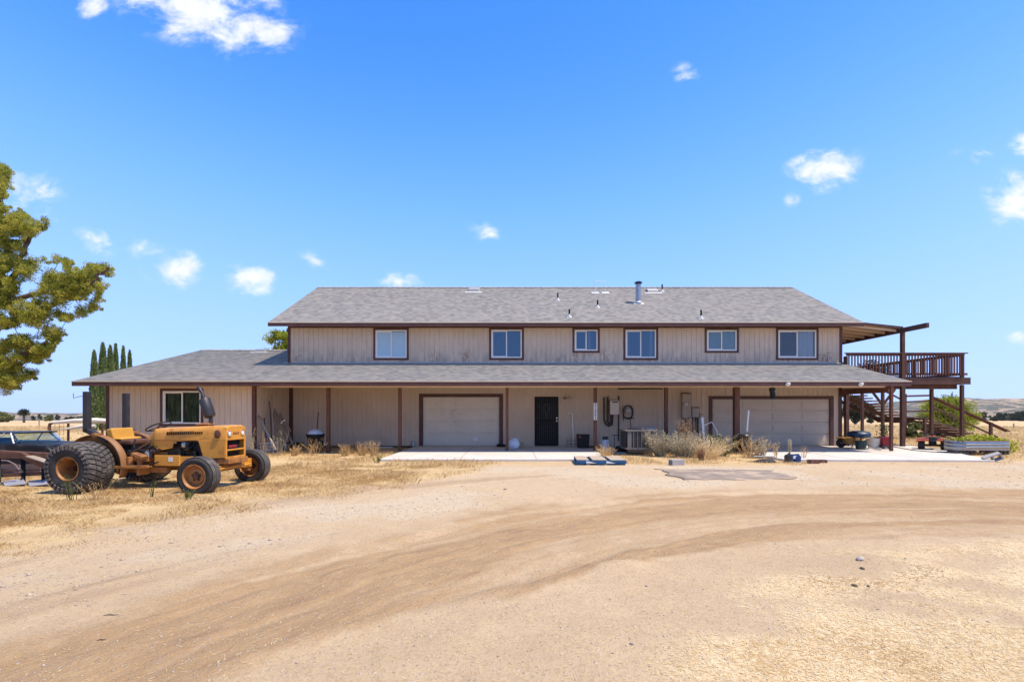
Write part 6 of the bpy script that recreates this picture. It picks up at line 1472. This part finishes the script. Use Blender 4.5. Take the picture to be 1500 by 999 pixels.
o = mb.build('stone_heap', 'cmu', None, smooth=True); o.location = b5; tag(o, 'low heap of grey stones at the foot of the red pot stand', 'stones')
# pots with flowers on the deck
for px, lab, fl in ((1268, 'dark leafy potted plant on the deck behind the railing near wall', 0), (1277, 'potted plant with red flowers on the deck behind the railing', 1), (1292, 'short twiggy potted plant on the deck left of the tall post', 0)):
    Y = 21.3; a = at(px, 545, Y); t = thing('potted_plant', lab, 'potted plant', (a.x, Y, DZ + .037), group='pots on the deck')
    mb = MB(); mb.lathe([(0, 0), (.10, 0), (.14, .24), (.12, .24), (.10, .2), (0, .2)], (0, 0, 0), (0, 0, 1), 16); mb.build('pot', 'red_pot', t, smooth=True)
    C = np.array([(random.gauss(0, .15), random.gauss(0, .12), .22 + random.random() * (.55 if px < 1285 else .4)) for _ in range(170)]); V, F_ = leaf_quads(C, rng.normal(size=C.shape) + np.array([0, 0, .5]), .09, .045); np_mesh('foliage', V, F_, 'oak', t)
    if fl: C = np.array([(random.gauss(0, .14), random.gauss(-.05, .10), .28 + random.random() * .2) for _ in range(60)]); V, F_ = leaf_quads(C, rng.normal(size=C.shape), .06, .05); np_mesh('flower', V, F_, 'flower', t)
# hose on the east pad
mb = MB(); pts = [grd(1302, 655.5), grd(1318, 659), grd(1340, 663), grd(1370, 665.5), grd(1400, 667.5), grd(1425, 667), grd(1428, 665), grd(1405, 663.6), grd(1370, 663.5)]
P = []
for a, b_, in zip(pts[:-1], pts[1:]):
    for t in (0, .5): q = a.lerp(b_, t); P.append((q.x, q.y, max(gzz(q.x, q.y), 0 if (q.x < 15.8 and q.y < 20) else -9) + .016))
mb.tube(P, .014, 6); o = mb.build('garden_hose', 'hose', None, smooth=True, auto=0); tag(o, 'dark garden hose looping over the right concrete pad', 'hose')
# air conditioner
ay = 16.9; ax0, ax1 = at(917, 640, ay).x, at(962, 640, ay).x; az0, az1 = at(0, 658.5, ay).z, at(0, 630, ay).z
ac = thing('air_conditioner', 'grey square outdoor air conditioner with vertical guard slats', 'air conditioner', ((ax0 + ax1) / 2, ay + .5, az0))
wx = (ax1 - ax0) / 2; H_ = az1 - az0
mb = MB(); mb.box(-wx + .04, wx - .04, -.46, .46, .06, H_ - .05); mb.build('coil', 'dark_metal', ac)
mb = MB(); mb.box(-wx, wx, -.5, .5, 0, .06); mb.box(-wx - .015, wx + .015, -.515, .515, H_ - .05, H_)
for sx in (-1, 1):
    for sy in (-1, 1): mb.box(sx * (wx - .06), sx * wx, sy * .44, sy * .5, .06, H_ - .05)
mb.box(-wx, -wx + .19, -.5, -.47, .061, H_ - .051)
mb.build('casing', 'ac_paint', ac, bevel=.008)
for i in range(6):
    x = -wx + .26 + i * (2 * wx - .36) / 5
    mb = MB(); mb.box(x - .012, x + .012, -.505, -.48, .06, H_ - .05); mb.build('slat', 'ac_paint', ac)
mb = MB()
for k in range(14): z = .09 + k * (H_ - .17) / 13; mb.box(-wx + .2, wx - .02, -.49, -.482, z, z + .006)
mb.build('guard_wire', 'ac_paint', ac)
mb = MB(); mb.lathe([(.36, 0), (.36, .03), (.34, .035), (.05, .05), (0, .05)], (0, 0, H_), (0, 0, 1), 28); mb.build('fan_guard', 'dark_metal', ac, smooth=True)
q = at(947, 626, 20.3); mb = MB(); mb.box(-.41, .41, -.03, .03, 0, .56); o = mb.build('sheet_panel', 'galv', None, bevel=.01); o.location = (q.x, 20.45, .72 - .72); 
o.location.z = 0; o.scale = (1, 1, at(0, 625, 20.45).z / .56); tag(o, 'grey sheet panel leaning on the wall behind the air conditioner', 'panel')
# propane cylinder
q = at(888, 652, 18.6); pr = thing('gas_cylinder', 'pale grey gas cylinder standing near the number sign post', 'gas cylinder', (q.x, 18.8, gzz(q.x, 18.8) + .0))
mb = MB(); mb.lathe([(0, .02), (.12, .02), (.15, .06), (.155, .12), (.155, .36), (.14, .42), (.07, .46), (0, .47)], (0, 0, 0), (0, 0, 1), 24); mb.lathe([(.11, 0), (.11, .05)], (0, 0, 0), (0, 0, 1), 20); mb.build('tank', 'bag', pr, smooth=True)
mb = MB(); mb.lathe([(.10, .42), (.10, .56), (.094, .56), (.094, .42)], (0, 0, 0), (0, 0, 1), 20, .6, 5.6); mb.tube([(0, 0, .45), (0, 0, .53)], .025, 8); mb.build('collar', 'dark_metal', pr, smooth=True)
# black box with red label
q = at(855.5, 655, 19.2); bx = thing('storage_box', 'black plastic storage box with a small red label beside the front door', 'box', (q.x, 19.5, .003))
mb = MB(); mb.prism([(-.21, 0), (.21, 0), (.235, .50), (-.235, .50)], 'y', -.2, .2); mb.build('body', 'black_plastic', bx, bevel=.02)
mb = MB(); mb.box(-.245, .245, -.21, .21, .50, .535); mb.build('lid', 'black_plastic', bx, bevel=.01)
mb = MB(); mb.add([(-.19, -.2045, .40), (-.10, -.2045, .40), (-.10, -.2045, .485), (-.19, -.2045, .485)], [(0, 1, 2, 3)]); mb.build('label', 'label_red', bx)
# white cane pipe leaning at the wall, small wire stand
mb = MB(); a, b_ = at(840.5, 653.5, 20.3), at(838, 606, 20.5); mb.tube([a, b_, at(836.5, 605, 20.52), at(832.5, 606, 20.52)], .028, 9); o = mb.build('white_pipe', 'white_vinyl', None, smooth=True); tag(o, 'white plastic pipe with bent top leaning beside the front door', 'pipe')
q = at(836, 653, 20.25); ws = thing('wire_stand', 'small dark wire stand on the floor beside the white pipe', 'stand', (q.x, 20.2, .002))
mb = MB()
for x in (-.16, 0, .16): mb.tube([(x, -.05, 0), (x, -.05, .36)], .008, 5)
for z in (.1, .24): mb.tube([(-.16, -.05, z), (.16, -.05, z), (.3, .02, z + .02)], .008, 5)
mb.tube([(.26, 0, 0), (.26, 0, .3), (.34, 0, .3), (.34, 0, 0)], .01, 5); mb.build('wire', 'dark_metal', ws)
# white plastic bag against post, dark cloth
q = at(753, 655, 18.6); bgt = thing('plastic_bag', 'full white plastic sack slumped beside a porch post', 'bag', (q.x, 18.8, .0))
mb = MB(); mb.ico((0, 0, .19), .22, 3, (1.0, .8, 1.0), .05); mb.ico((.02, 0, .36), .10, 2, (1.3, .7, .7), .12)
for i, v in enumerate(mb.v): v.z = max(v.z, .0)
mb.build('sack', 'bag', bgt, smooth=True, auto=0)
q = at(763, 655, 19.2); mb = MB(); mb.ico((0, 0, .10), .16, 2, (1, .8, .9), .15)
for v in mb.v: v.z = max(v.z, 0)
o = mb.build('dark_sack', 'greyweed', None, smooth=True); o.location = (q.x, 19.3, 0); tag(o, 'small drab bundle right of the white plastic sack', 'bag')
q = at(737, 655, 19.2); mb = MB(); mb.ico((0, 0, .06), .16, 2, (1.3, .8, .5), .15)
for v in mb.v: v.z = max(v.z, 0)
o = mb.build('dark_cloth', 'black', None, smooth=True); o.location = (q.x - .1, 20.0, 0); tag(o, 'dark rag heap at right foot of the white garage door', 'rag')
# small bottle beside the white garage door, tool at the trim foot
q = at(604.5, 655, 20.0); gb = thing('spray_can', 'small grey canister on the concrete left of white garage door', 'canister', (q.x, 20.1, .0))
mb = MB(); mb.lathe([(0, 0), (.07, 0), (.075, .02), (.075, .20), (.04, .25), (0, .25)], (0, 0, 0), (0, 0, 1), 18); mb.build('body', 'galv', gb, smooth=True)
mb = MB(); mb.lathe([(.03, .25), (.035, .31), (0, .32)], (0, 0, 0), (0, 0, 1), 12); mb.build('cap', 'white_metal', gb, smooth=True)
# bin with white bag and broom handle
q = at(459, 655, 18.4); bn = thing('dustbin', 'black round bin bulging with a white liner under the porch', 'bin', (q.x, 18.6, gzz(q.x, 18.6)))
mb = MB(); mb.lathe([(0, 0), (.24, 0), (.26, .1), (.31, .60), (.34, .61), (.34, .66), (.30, .66), (.28, .58), (.0, .56)], (0, 0, 0), (0, 0, 1), 28); mb.build('body', 'black_plastic', bn, smooth=True)
mb = MB(); mb.ico((0, 0, .62), .29, 3, (1, 1, .80), .03); mb.build('liner', 'bag', bn, smooth=True, auto=0)
mb = MB(); mb.tube([at(463.5, 642, 18.75), at(466.3, 604, 18.9)], .022, 8); o = mb.build('broom_handle', 'rust', None, smooth=True); tag(o, 'dark red broom handle sticking up behind the black bin', 'broom')
# ladder and poles
ld = thing('ladder', 'aluminium step ladder leaning against the wall in the porch corner', 'ladder', (at(415, 655, 18.0).x, 18.0, gzz(-8.4, 18.0)))
rails = [(at(398, 592, 19.6), at(420, 658, 18.0)), (at(405, 590, 20.2), at(431, 657, 18.6))]
for a, b_ in rails: mb = MB(); mb.bar(a, b_, .045, .09, (0, 1, 0)); mb.build('rail', 'alu', ld, world=True, bevel=.004)
for k in range(7):
    t = .06 + k * .14; a = rails[0][0].lerp(rails[0][1], t); b_ = rails[1][0].lerp(rails[1][1], t); mb = MB(); mb.bar(a, b_, .08, .03); mb.build('rung', 'alu', ld, world=True)
mb = MB(); mb.bar(at(399, 592, 19.5), at(411, 620, 18.6), .04, .03); mb.bar(at(411, 620, 18.6), at(417, 615, 18.7), .04, .03); mb.build('brace', 'alu', ld, world=True)
for a, b_, r_, m_, lab in ((at(379.5, 609, 18.05), at(404, 659, 17.2), .035, 'old_wood', 'thick weathered pole slanting across the porch corner'), (at(398.5, 580, 18.9), at(401, 659, 17.6), .02, 'old_wood', 'thin upright wooden pole beside the ladder'), (at(395, 588, 18.8), at(399, 655, 18.4), .018, 'dark_metal', 'dark thin rod behind the upright pole'), (at(387, 612, 18.3), at(391, 655, 18.2), .02, 'dark_metal', 'short dark rod behind the slanting pole')):
    mb = MB(); mb.tube([a, b_], r_, 7); o = mb.build('wooden_pole' if m_ == 'old_wood' else 'metal_rod', m_, None, smooth=True); tag(o, lab, 'pole')
q = grd(394, 654); cr = thing('crate', 'grey low crate behind weeds in the porch corner', 'crate', (at(393, 655, 18.2).x, 18.3, gzz(-9, 18.3)))
mb = MB(); mb.box(-.28, .28, -.2, .2, 0, .03)
for y in (-.2, .18): 
    for z in (.05, .17, .29): mb.box(-.28, .28, y, y + .02, z, z + .09)
for x in (-.28, .26): 
    for z in (.05, .17, .29): mb.box(x, x + .02, -.179, .179, z, z + .09)
for x in (-.26, .23):
    for y in (-.18, .15): mb.box(x, x + .03, y, y + .03, .03, .38)
mb.build('slat', 'cmu', cr)
for (px, py, s, m_, lab) in ((517, 655.5, (.36, .2, .12), 'terracotta', 'dark red box on the dirt floor left of the white garage'), (555, 655.5, (1.2, .05, .04), 'white_vinyl', 'long pale batten on the dirt left of the concrete'), (428, 656, (.8, .5, .22), 'black', 'dark low tub left of the black bin in porch shade')):
    solid_block('box' if 'box' in lab else 'batten' if 'batten' in lab else 'tub', lab, px, py, s, 0, m_, 'box' if 'box' in lab else 'batten' if 'batten' in lab else 'tub')
# clutter at the number post
for (px, py, s, rz, m_, lab) in ((900, 663, (.42, .22, .10), .2, 'cmu', 'grey stacked paving stones before the air conditioner'), (910, 664.5, (.34, .2, .06), -.2, 'cmu', 'flat grey paving stone right of the stacked ones'), (899, 657, (.4, .22, .10), .4, 'tarp', 'pale folded sack behind the paving stones'), (947, 664.3, (1.6, .12, .03), .01, 'pallet_wood', 'long pale board on the ground before the air conditioner'), (925, 662.5, (.5, .1, .03), .1, 'alu', 'short grey board beside the paving stones')):
    solid_block('paving_stone' if 'paving' in lab.split(' right')[0].split(' before')[0] and 'board' not in lab and 'sack' not in lab else 'board' if 'board' in lab else 'folded_sack', lab, px, py, s, rz, m_, 'stone' if m_ == 'cmu' else 'board' if 'board' in lab else 'sack')
q = at(911, 655, 17.9); mb = MB(); mb.ico((0, 0, .09), .17, 2, (1.2, .8, .6), .16); o = mb.build('black_bag', 'black_plastic', None, smooth=True); o.location = (q.x, 17.9, gzz(q.x, 17.9)); tag(o, 'black bag lying by the air conditioner side', 'bag')
q = at(905, 655, 18.6); tl = thing('trolley', 'small dark metal hand cart behind the clutter by the post', 'cart', (q.x, 18.7, gzz(q.x, 18.7)))
mb = MB(); mb.tube([(-.1, 0, 0), (-.1, 0, .62), (.2, 0, .62)], .012, 6); mb.tube([(.12, 0, 0), (.12, 0, .62)], .012, 6); mb.tube([(-.22, -.1, .62), (.42, -.1, .60)], .012, 6); mb.build('frame', 'dark_metal', tl)
mb = MB(); mb.lathe([(.02, -.03), (.11, -.03), (.11, .03), (.02, .03)], (.02, -.08, .11), (0, 1, 0), 16); mb.build('wheel', 'tyre', tl, smooth=True)
# hose reel on the wall
q = at(920, 602, 20.5); hr_ = thing('hose_reel', 'coiled dark hose hanging on a round wall holder', 'hose', (q.x, WY - .012, q.z))
mb = MB(); mb.lathe([(0, .14), (.09, .14), (.12, .12), (.12, 0)], (0, 0, .02), (0, -1, 0), 18); mb.build('holder', 'grey_metal', hr_, smooth=True)
mb = MB()
for k in range(4):
    rr = .19 + .012 * (k % 2); y = -.03 - .03 * k; mb.tube([(rr * math.cos(t), y, rr * math.sin(t) * 1.15 - (.10 if math.sin(t) < -.3 else 0)) for t in np.linspace(0, 2 * math.pi, 26, endpoint=False)], .016, 6, closed=True)
mb.tube([(-.19, -.05, 0), (-.20, -.06, -.30), (-.18, -.06, -.42)], .014, 6); mb.tube([(-.18, -.06, -.27), (.26, -.06, -.31)], .016, 6); mb.tube([(.10, -.05, -.3), (.13, -.05, -.7), (.15, -.06, -1.05)], .014, 6); mb.build('coil', 'hose', hr_, smooth=True)
# number sign on post
ps = at(872.2, 602.5, 17.72)
sg = thing('address_sign', 'white vertical number tiles fixed on a porch post', 'sign', (ps.x, 17.735, ps.z))
for i, dgt in enumerate('21501'):
    zc = .29 - i * .125 - .04
    mb = MB(); mb.box(-.062, .062, -.012, 0, zc - .060, zc + .060); tl_ = mb.build('number_tile', 'sign_face', sg, bevel=.003)
    cu_ = bpy.data.curves.new('digit', 'FONT'); cu_.body = dgt; cu_.size = .125; cu_.align_x = 'CENTER'; cu_.align_y = 'CENTER'; cu_.extrude = .001; cu_.offset = .003
    tmp = bpy.data.objects.new('digit_tmp', cu_); COL.objects.link(tmp); bpy.context.view_layer.update()
    me = bpy.data.meshes.new_from_object(tmp.evaluated_get(bpy.context.evaluated_depsgraph_get())); bpy.data.objects.remove(tmp)
    me.materials.clear(); me.materials.append(M['black']); o = bpy.data.objects.new('digit', me); COL.objects.link(o); o.parent = tl_
    o.rotation_euler = (R(90), 0, 0); o.location = (0, -.0145, zc)
# clutter in front of the tan garage
def tote(name, label, px, Y, w, d, h, m, cat='bin', z=None):
    a = at(px, 655, Y); g0 = gzz(a.x, Y) if z is None else z
    t = thing(name, label, cat, (a.x, Y, g0)); mb = MB(); mb.prism([(-w * .44, 0), (w * .44, 0), (w * .5, h * .92), (-w * .5, h * .92)], 'y', -d / 2, d / 2); mb.build('body', m, t, bevel=.02)
    mb = MB(); mb.box(-w * .53, w * .53, -d * .54, d * .54, h * .92, h); mb.build('lid', m, t, bevel=.012); return t
tote('storage_tub', 'dark teal storage tub behind the weeds left of the thick post', 1042, 18.0, .62, .45, .62, 'teal')
tote('storage_tub', 'black low tub right of the thick post in front of garage', 1105, 17.6, .56, .4, .42, 'black_plastic')
tote('storage_tub', 'dark slate tub beside the foot of the thick post', 1087, 17.9, .5, .4, .50, 'black_plastic')
fr2 = thing('pipe_frame', 'bent white pipe frame standing in the clutter by the tan garage', 'pipe frame', (at(1035, 650, 17.5).x, 17.5, gzz(7, 17.5)))
mb = MB(); mb.bar(at(1028.7, 611, 17.5), at(1031.5, 650, 17.5), .075, .03, (0, 1, 0)); mb.build('upright', 'white_metal', fr2, world=True)
mb = MB(); mb.tube([at(1031, 623.5, 17.5), at(1042.5, 618, 17.6), at(1050, 631, 17.6), at(1052, 648, 17.6)], .018, 7); mb.build('bent_pipe', 'white_metal', fr2, world=True, smooth=True)
mp_ = thing('mop_bucket', 'dark blue bucket with a white handle by the thick post', 'bucket', (at(1091, 650, 17.5).x, 17.5, gzz(8.3, 17.5)))
mb = MB(); mb.lathe([(0, .42), (.14, .42), (.17, .55), (.19, .66), (.15, .70), (0, .70)], (0, 0, 0), (0, 0, 1), 20); mb.lathe([(0, 0), (.13, 0), (.13, .42)], (0, 0, 0), (0, 0, 1), 18); mb.build('body', 'dark_metal', mp_, smooth=True)
mb = MB(); mb.tube([at(1094, 632, 17.45), at(1096.6, 601, 17.5)], .03, 8); mb.build('handle', 'white_vinyl', mp_, world=True, smooth=True)
# mower or folded equipment peeking from the weeds
q = at(1013, 652, 17.2); lm2 = thing('push_mower', 'dark push mower with thin slanting handle half buried in weeds', 'mower', (q.x, 17.3, gzz(q.x, 17.3)))
mb = MB(); mb.box(-.28, .28, -.2, .2, .1, .28); mb.lathe([(0, 0), (.15, 0), (.16, .12), (.08, .16), (0, .16)], (0, 0, .28), (0, 0, 1), 16); mb.build('deck', 'black', lm2, bevel=.03, smooth=True)
for sx in (-1, 1):
    for y in (-.2, .2): mb = MB(); mb.lathe([(.02, -.02), (.10, -.025), (.10, .025), (.02, .02)], (sx * .27, y * 1.1, .10), (0, 1, 0), 14); mb.build('wheel', 'tyre', lm2, smooth=True)
mb = MB(); mb.tube([(-.3, .1, .2), at(1020, 629, 17.6) - Vector(lm2.location)], .013, 6); mb.tube([(.3, .1, .2), at(1018, 630, 17.7) - Vector(lm2.location)], .013, 6); mb.build('handle', 'old_wood', lm2, smooth=True)
# half buried tyre
q = grd(1120, 677); ty = thing('half_buried_tyre', 'old black tyre half sunk in the straw beside the concrete', 'tyre', (q.x, q.y + .12, gzz(q.x, q.y) - .16))
mb = MB(); mb.lathe([(.25, -.11), (.36, -.12), (.40, -.08), (.42, 0), (.40, .08), (.36, .12), (.25, .11)], (0, 0, .0), (0, .5, .87), 30); mb.build('rubber', 'tyre', ty, smooth=True)
mb = MB(); mb.cbox((.0, .05, .31), (.62, .30, .03), (R(-10), 0, 0)); mb.build('worn_cap', 'galv', ty, bevel=.01)
# blue jugs
for px, lab, m_, h in ((1154, 'dark blue jug left of the bright blue crate by the straw', 'dark_metal', .27), (1168, 'tall narrow blue jug right of the bright blue crate', 'blue_plastic', .25)):
    q = at(px, 668, 14.75); t = thing('jug', lab, 'jug', (q.x, 14.75, gzz(q.x, 14.75)))
    mb = MB(); mb.prism([(-.07, 0), (.07, 0), (.075, h * .7), (.03, h * .9), (-.05, h * .8), (-.075, h * .65)], 'y', -.08, .08); mb.build('body', m_, t, bevel=.018)
    mb = MB(); mb.lathe([(.025, h * .86), (.025, h), (0, h)], (.03, 0, 0), (0, 0, 1), 10); mb.build('cap', 'black_plastic', t)
q = at(1162, 668, 14.8); t = thing('blue_crate', 'bright blue plastic crate standing before the right concrete pad', 'crate', (q.x, 14.8, gzz(q.x, 14.8)))
mb = MB(); 
for x in (-.13, .11): mb.box(x, x + .02, -.1, .1, 0, .24)
for y in (-.1, .08):
    for z in (0, .09, .18): mb.box(-.109, .109, y, y + .02, z, z + .05)
mb.box(-.11, .11, -.08, .08, 0, .02); mb.build('body', 'blue_plastic', t, bevel=.004)
mb = MB(); mb.box(-.06, .10, -.103, .02, .10, .20); mb.build('white_pack', 'white_vinyl', t, bevel=.01)
# dark barrel-like thing hanging from the porch eave
q = at(1131, 578, 17.55); hg = thing('hanging_planter', 'black cylinder hanging tilted from the porch eave before the tan garage', 'hanging pot', (q.x, 17.55, 2.32))
mb = MB(); d = Vector((.10, 0, -1)).normalized(); o_ = Vector((0, 0, -.02)); mb.lathe([(0, -.0), (.06, .0), (.105, .03), (.105, .12), (.085, .14), (.085, .20)], o_, d, 20); mb.lathe([(.085, .12), (.09, .40), (.0, .41)], o_, d, 20); mb.build('body', 'black_plastic', hg, smooth=True)
mb = MB(); mb.tube([(0, 0, .06), (0, 0, -.05)], .008, 6); mb.build('hook', 'dark_metal', hg); mb = MB(); mb.lathe([(0, .0), (.02, .005), (.02, .01)], o_ + d * .13 + Vector((.03, -.10, 0)), (0, -1, 0), 10); mb.build('button', 'galv', hg)
# posts in the fields
for px, pyb, pyt, Y, lab in ((57.5, 628, 614, 60, 'thin grey pole standing in the left field'), (1485, 629, 620, 62, 'thin weathered fence post in the right field')):
    a, b_ = at(px, pyb, Y), at(px, pyt, Y); g0 = gzz(a.x, Y); mb = MB(); mb.tube([(0, 0, -.2), (0, 0, b_.z - g0)], .07, 6)
    if px < 100: mb.box(-.25, .25, -.03, .03, b_.z - g0 - .12, b_.z - g0 - .04)
    o = mb.build('field_post', 'old_wood', None); o.location = (a.x, Y, g0); tag(o, lab, 'post')
# rocks and clods in the foreground
for px, py, s, m_, lab in ((1260, 824, .035, 'rock', 'pale fist sized rock on the dirt at right'), (1263, 834, .018, 'bark', 'dark clod below the pale rock'), (1252, 857, .02, 'bark', 'dark flat clod left below the pale rock'), (1272, 858, .014, 'bark', 'small dark twig lump below the pale rock at right'), (925, 944, .012, 'cmu_dark', 'dark pebble near the bottom middle of picture'), (918, 946, .009, 'rock', 'light pebble near the bottom middle of picture'), (1326, 825, .012, 'cmu_dark', 'small dark pebble far right on the dirt'), (947, 857, .011, 'cmu_dark', 'lone dark pebble on the bare patch right of lane'), (740, 716, .03, 'cmu_dark', 'dark stone lying alone on the gravel before the garage'), (1250, 664, .03, 'rock', 'small stone at the edge of the right pad')):
    q = grd(px, py); mb = MB(); mb.ico((0, 0, 0), s, 2, (1.25, .9, .65), .14); o = mb.build('rock' if m_ in ('rock', 'cmu_dark') else 'clod', m_, None, smooth=True, auto=50); o.location = (q.x, q.y, gzz(q.x, q.y) + s * .25); o.rotation_euler = (0, 0, random.uniform(0, 3)); tag(o, lab, 'rock' if m_ != 'bark' else 'clod')
for px, py, ln, rz, lab in ((162, 899, .10, .1, 'thin dark stick lying at the lane edge on the left'), (148, 929, .05, .3, 'short dark stick below the longer one at left'), (1340, 790, .0, 0, '')):
    if not ln: continue
    q = grd(px, py); mb = MB(); mb.tube([(-ln / 2, 0, .003), (-ln * .1, .006, .007), (ln * .2, .001, .005), (ln / 2, .008, .003)], [.002, .0035, .003, .0015], 5); o = mb.build('stick', 'bark', None); o.location = (q.x, q.y, gzz(q.x, q.y)); o.rotation_euler = (0, 0, rz); tag(o, lab, 'stick')

# ------------------------------------------------------------------ grass, straw litter and gravel: beyond counting
def scatter(n, x0, x1, y0, y1, key, thr=.25, bias=1.0):
    y = y0 * (y1 / y0) ** rng.random(n); x = rng.uniform(-1, 1, n) * 0 + (x0 + (x1 - x0) * rng.random(n)) if x0 is not None else rng.uniform(-1.5, 1.5, n) * y
    k = masks(x, y)[key]; keep = rng.random(n) < np.clip((k - thr) / (1 - thr), 0, 1) ** bias
    return x[keep], y[keep]
def blades(name, m, x, y, h, w, lean=.5):
    n = len(x); z = gz(x, y) + gfine(x, y) - .005
    a = rng.random(n) * 2 * math.pi; hh = h * rng.uniform(.35, 1.2, n); l = lean * hh * rng.uniform(.1, 1.3, n); b_ = rng.random(n) * 2 * math.pi
    B = np.stack([x, y, z], -1); S = np.stack([np.cos(a), np.sin(a), 0 * a], -1) * (w * rng.uniform(.6, 1.4, n))[:, None]
    T = B + np.stack([np.cos(b_) * l, np.sin(b_) * l, hh], -1); Mi = B + np.stack([np.cos(b_) * l * .35, np.sin(b_) * l * .35, hh * .6], -1)
    V = np.stack([B - S, B + S, Mi + S * .7, T, Mi - S * .7], 1).reshape(-1, 3)
    o = np_mesh(name, V, np.arange(5 * n).reshape(n, 5), m); tag(o, kind='stuff'); return o
def not_built(x, y):
    return ~(((x > WXL - .1) & (x < XR + .1) & (y > WG) & (y < 31)) | ((x > -4.1) & (x < 3.2) & (y > 14.9) & (y < 21)) | ((x > 8.25) & (x < 15.2 + (y - 15) * .35) & (y > 14.6) & (y < 21)))
x, y = scatter(720000, None, None, 5.0, 70, 'grass', .2)
k_ = not_built(x, y); x, y = x[k_], y[k_]
clumpy = fbm(x * 1.5, y * 1.5, 3, 19); kp = clumpy > .36; x, y, clumpy = x[kp], y[kp], clumpy[kp]
trac = ((x > -8.8) & (x < -4.6) & (y > 8.2) & (y < 11.2))
hb = (.05 + .13 * sstep(.4, .75, clumpy)) * np.where((y > 13) & (y < 19) & (x > -10), .85, 1) * np.where(trac, .45, 1) * np.interp(y, [5, 20, 70], [.8, 1, 1.6])
xl = rng.uniform(-12.5, -2, 300000); yl = 5.0 * (13.5 / 5) ** rng.random(300000); kk = masks(xl, yl)['grass']; sel = (rng.random(300000) < kk) & (fbm(xl * 1.2, yl * 1.2, 4, 23) > .40); xl, yl = xl[sel], yl[sel]
blades('dry_grass', 'straw', xl, yl, .02 + .05 * sstep(.4, .7, fbm(xl * 2.3, yl * 2.3, 3, 29)), .0012 + yl * .00018, 1.6)
hb = hb * np.where((x < -3) & (y < 13), .62, 1)
blades('dry_grass', 'straw', x, y, hb, .0016 + y * .0002, .8)
n = 150000
def litter(name, m, x, y, L, w):
    n = len(x); z = gz(x, y) + gfine(x, y) + rng.uniform(.001, .006, n); a = rng.random(n) * 2 * math.pi
    C = np.stack([x, y, z], -1); D = np.stack([np.cos(a), np.sin(a), rng.normal(size=n) * .05], -1); S = np.stack([-np.sin(a), np.cos(a), rng.normal(size=n) * .12], -1)
    L_ = (L * rng.uniform(.4, 1.5, n))[:, None]; w_ = (w * rng.uniform(.6, 1.5, n))[:, None]
    V = np.stack([C - D * L_ / 2 - S * w_, C - D * L_ / 2 + S * w_, C + D * L_ / 2 + S * w_, C + D * L_ / 2 - S * w_], 1).reshape(-1, 3)
    o = np_mesh(name, V, np.arange(4 * n).reshape(n, 4), m); tag(o, kind='stuff'); return o
x, y = scatter(430000, None, None, 2.2, 13, 'straw', .15)
hl = fbm(x * 1.3 + 7, y * 1.6, 4, 87) + rng.normal(size=len(x)) * .06 > .42; thin = rng.random(len(x)) < .62
for sel, mm in ((hl & thin, 'palestraw'), (~hl & thin, 'straw')): litter('straw_litter', mm, x[sel], y[sel], .022 + .0035 * y[sel], .0007 + .0002 * y[sel])
x = rng.uniform(-1.1, 1.1, 5000); y = 2.2 * (13 / 2.2) ** rng.random(5000); x = x * y
k_ = not_built(x, y); litter('straw_scrap', 'palestraw', x[k_], y[k_], .022 + .002 * y[k_], .0008 + .00014 * y[k_])
# gravel
def gravel(name, n, size, key=None, y1=14.5):
    x = rng.uniform(-1.1, 1.1, n); y = 2.1 * (y1 / 2.1) ** rng.random(n); x = x * y
    if key: k = masks(x, y)[key]; kp = (rng.random(n) < k) & not_built(x, y)
    else: kp = not_built(x, y)
    x, y = x[kp], y[kp]; n = len(x); s = size * rng.uniform(.4, 1.6, n) * np.where(rng.random(n) < .04, 2.0, 1); z = gz(x, y) + gfine(x, y) + s * .15
    oct_ = np.array([(1, 0, 0), (0, 1, 0), (-1, 0, 0), (0, -1, 0), (0, 0, .7), (0, 0, -.7)]); fc = np.array([(0, 1, 4), (1, 2, 4), (2, 3, 4), (3, 0, 4), (1, 0, 5), (2, 1, 5), (3, 2, 5), (0, 3, 5)])
    V = oct_[None] * (s[:, None, None] * rng.uniform(.6, 1.3, (n, 6, 1))); a = rng.random(n) * 6.28; ca, sa = np.cos(a)[:, None], np.sin(a)[:, None]
    V = np.stack([V[..., 0] * ca - V[..., 1] * sa, V[..., 0] * sa + V[..., 1] * ca, V[..., 2]], -1) + np.stack([x, y, z], -1)[:, None]
    o = np_mesh(name, V.reshape(-1, 3), (fc[None] + 6 * np.arange(n)[:, None, None]).reshape(-1, 3), 'pebble'); tag(o, kind='stuff')
gravel('gravel', 34000, .0085, 'gravel'); gravel('loose_pebbles', 26000, .0036)

# ------------------------------------------------------------------ summer haze over the plain
hm = bpy.data.materials.new('air'); hm.use_nodes = True; ht = hm.node_tree; ht.nodes.clear()
ho = ht.nodes.new('ShaderNodeOutputMaterial'); hv = ht.nodes.new('ShaderNodeVolumePrincipled'); ht.links.new(hv.outputs[0], ho.inputs['Volume'])
hv.inputs['Color'].default_value = (.96, .98, 1.0, 1); hv.inputs['Density'].default_value = .00007; hv.inputs['Anisotropy'].default_value = .3
M['air'] = hm
mb = MB(); mb.box(-4700, 4700, -4700, 4700, float(GZ.min()) - 1.5, 95)
tag(mb.build('haze', 'air'), kind='stuff')
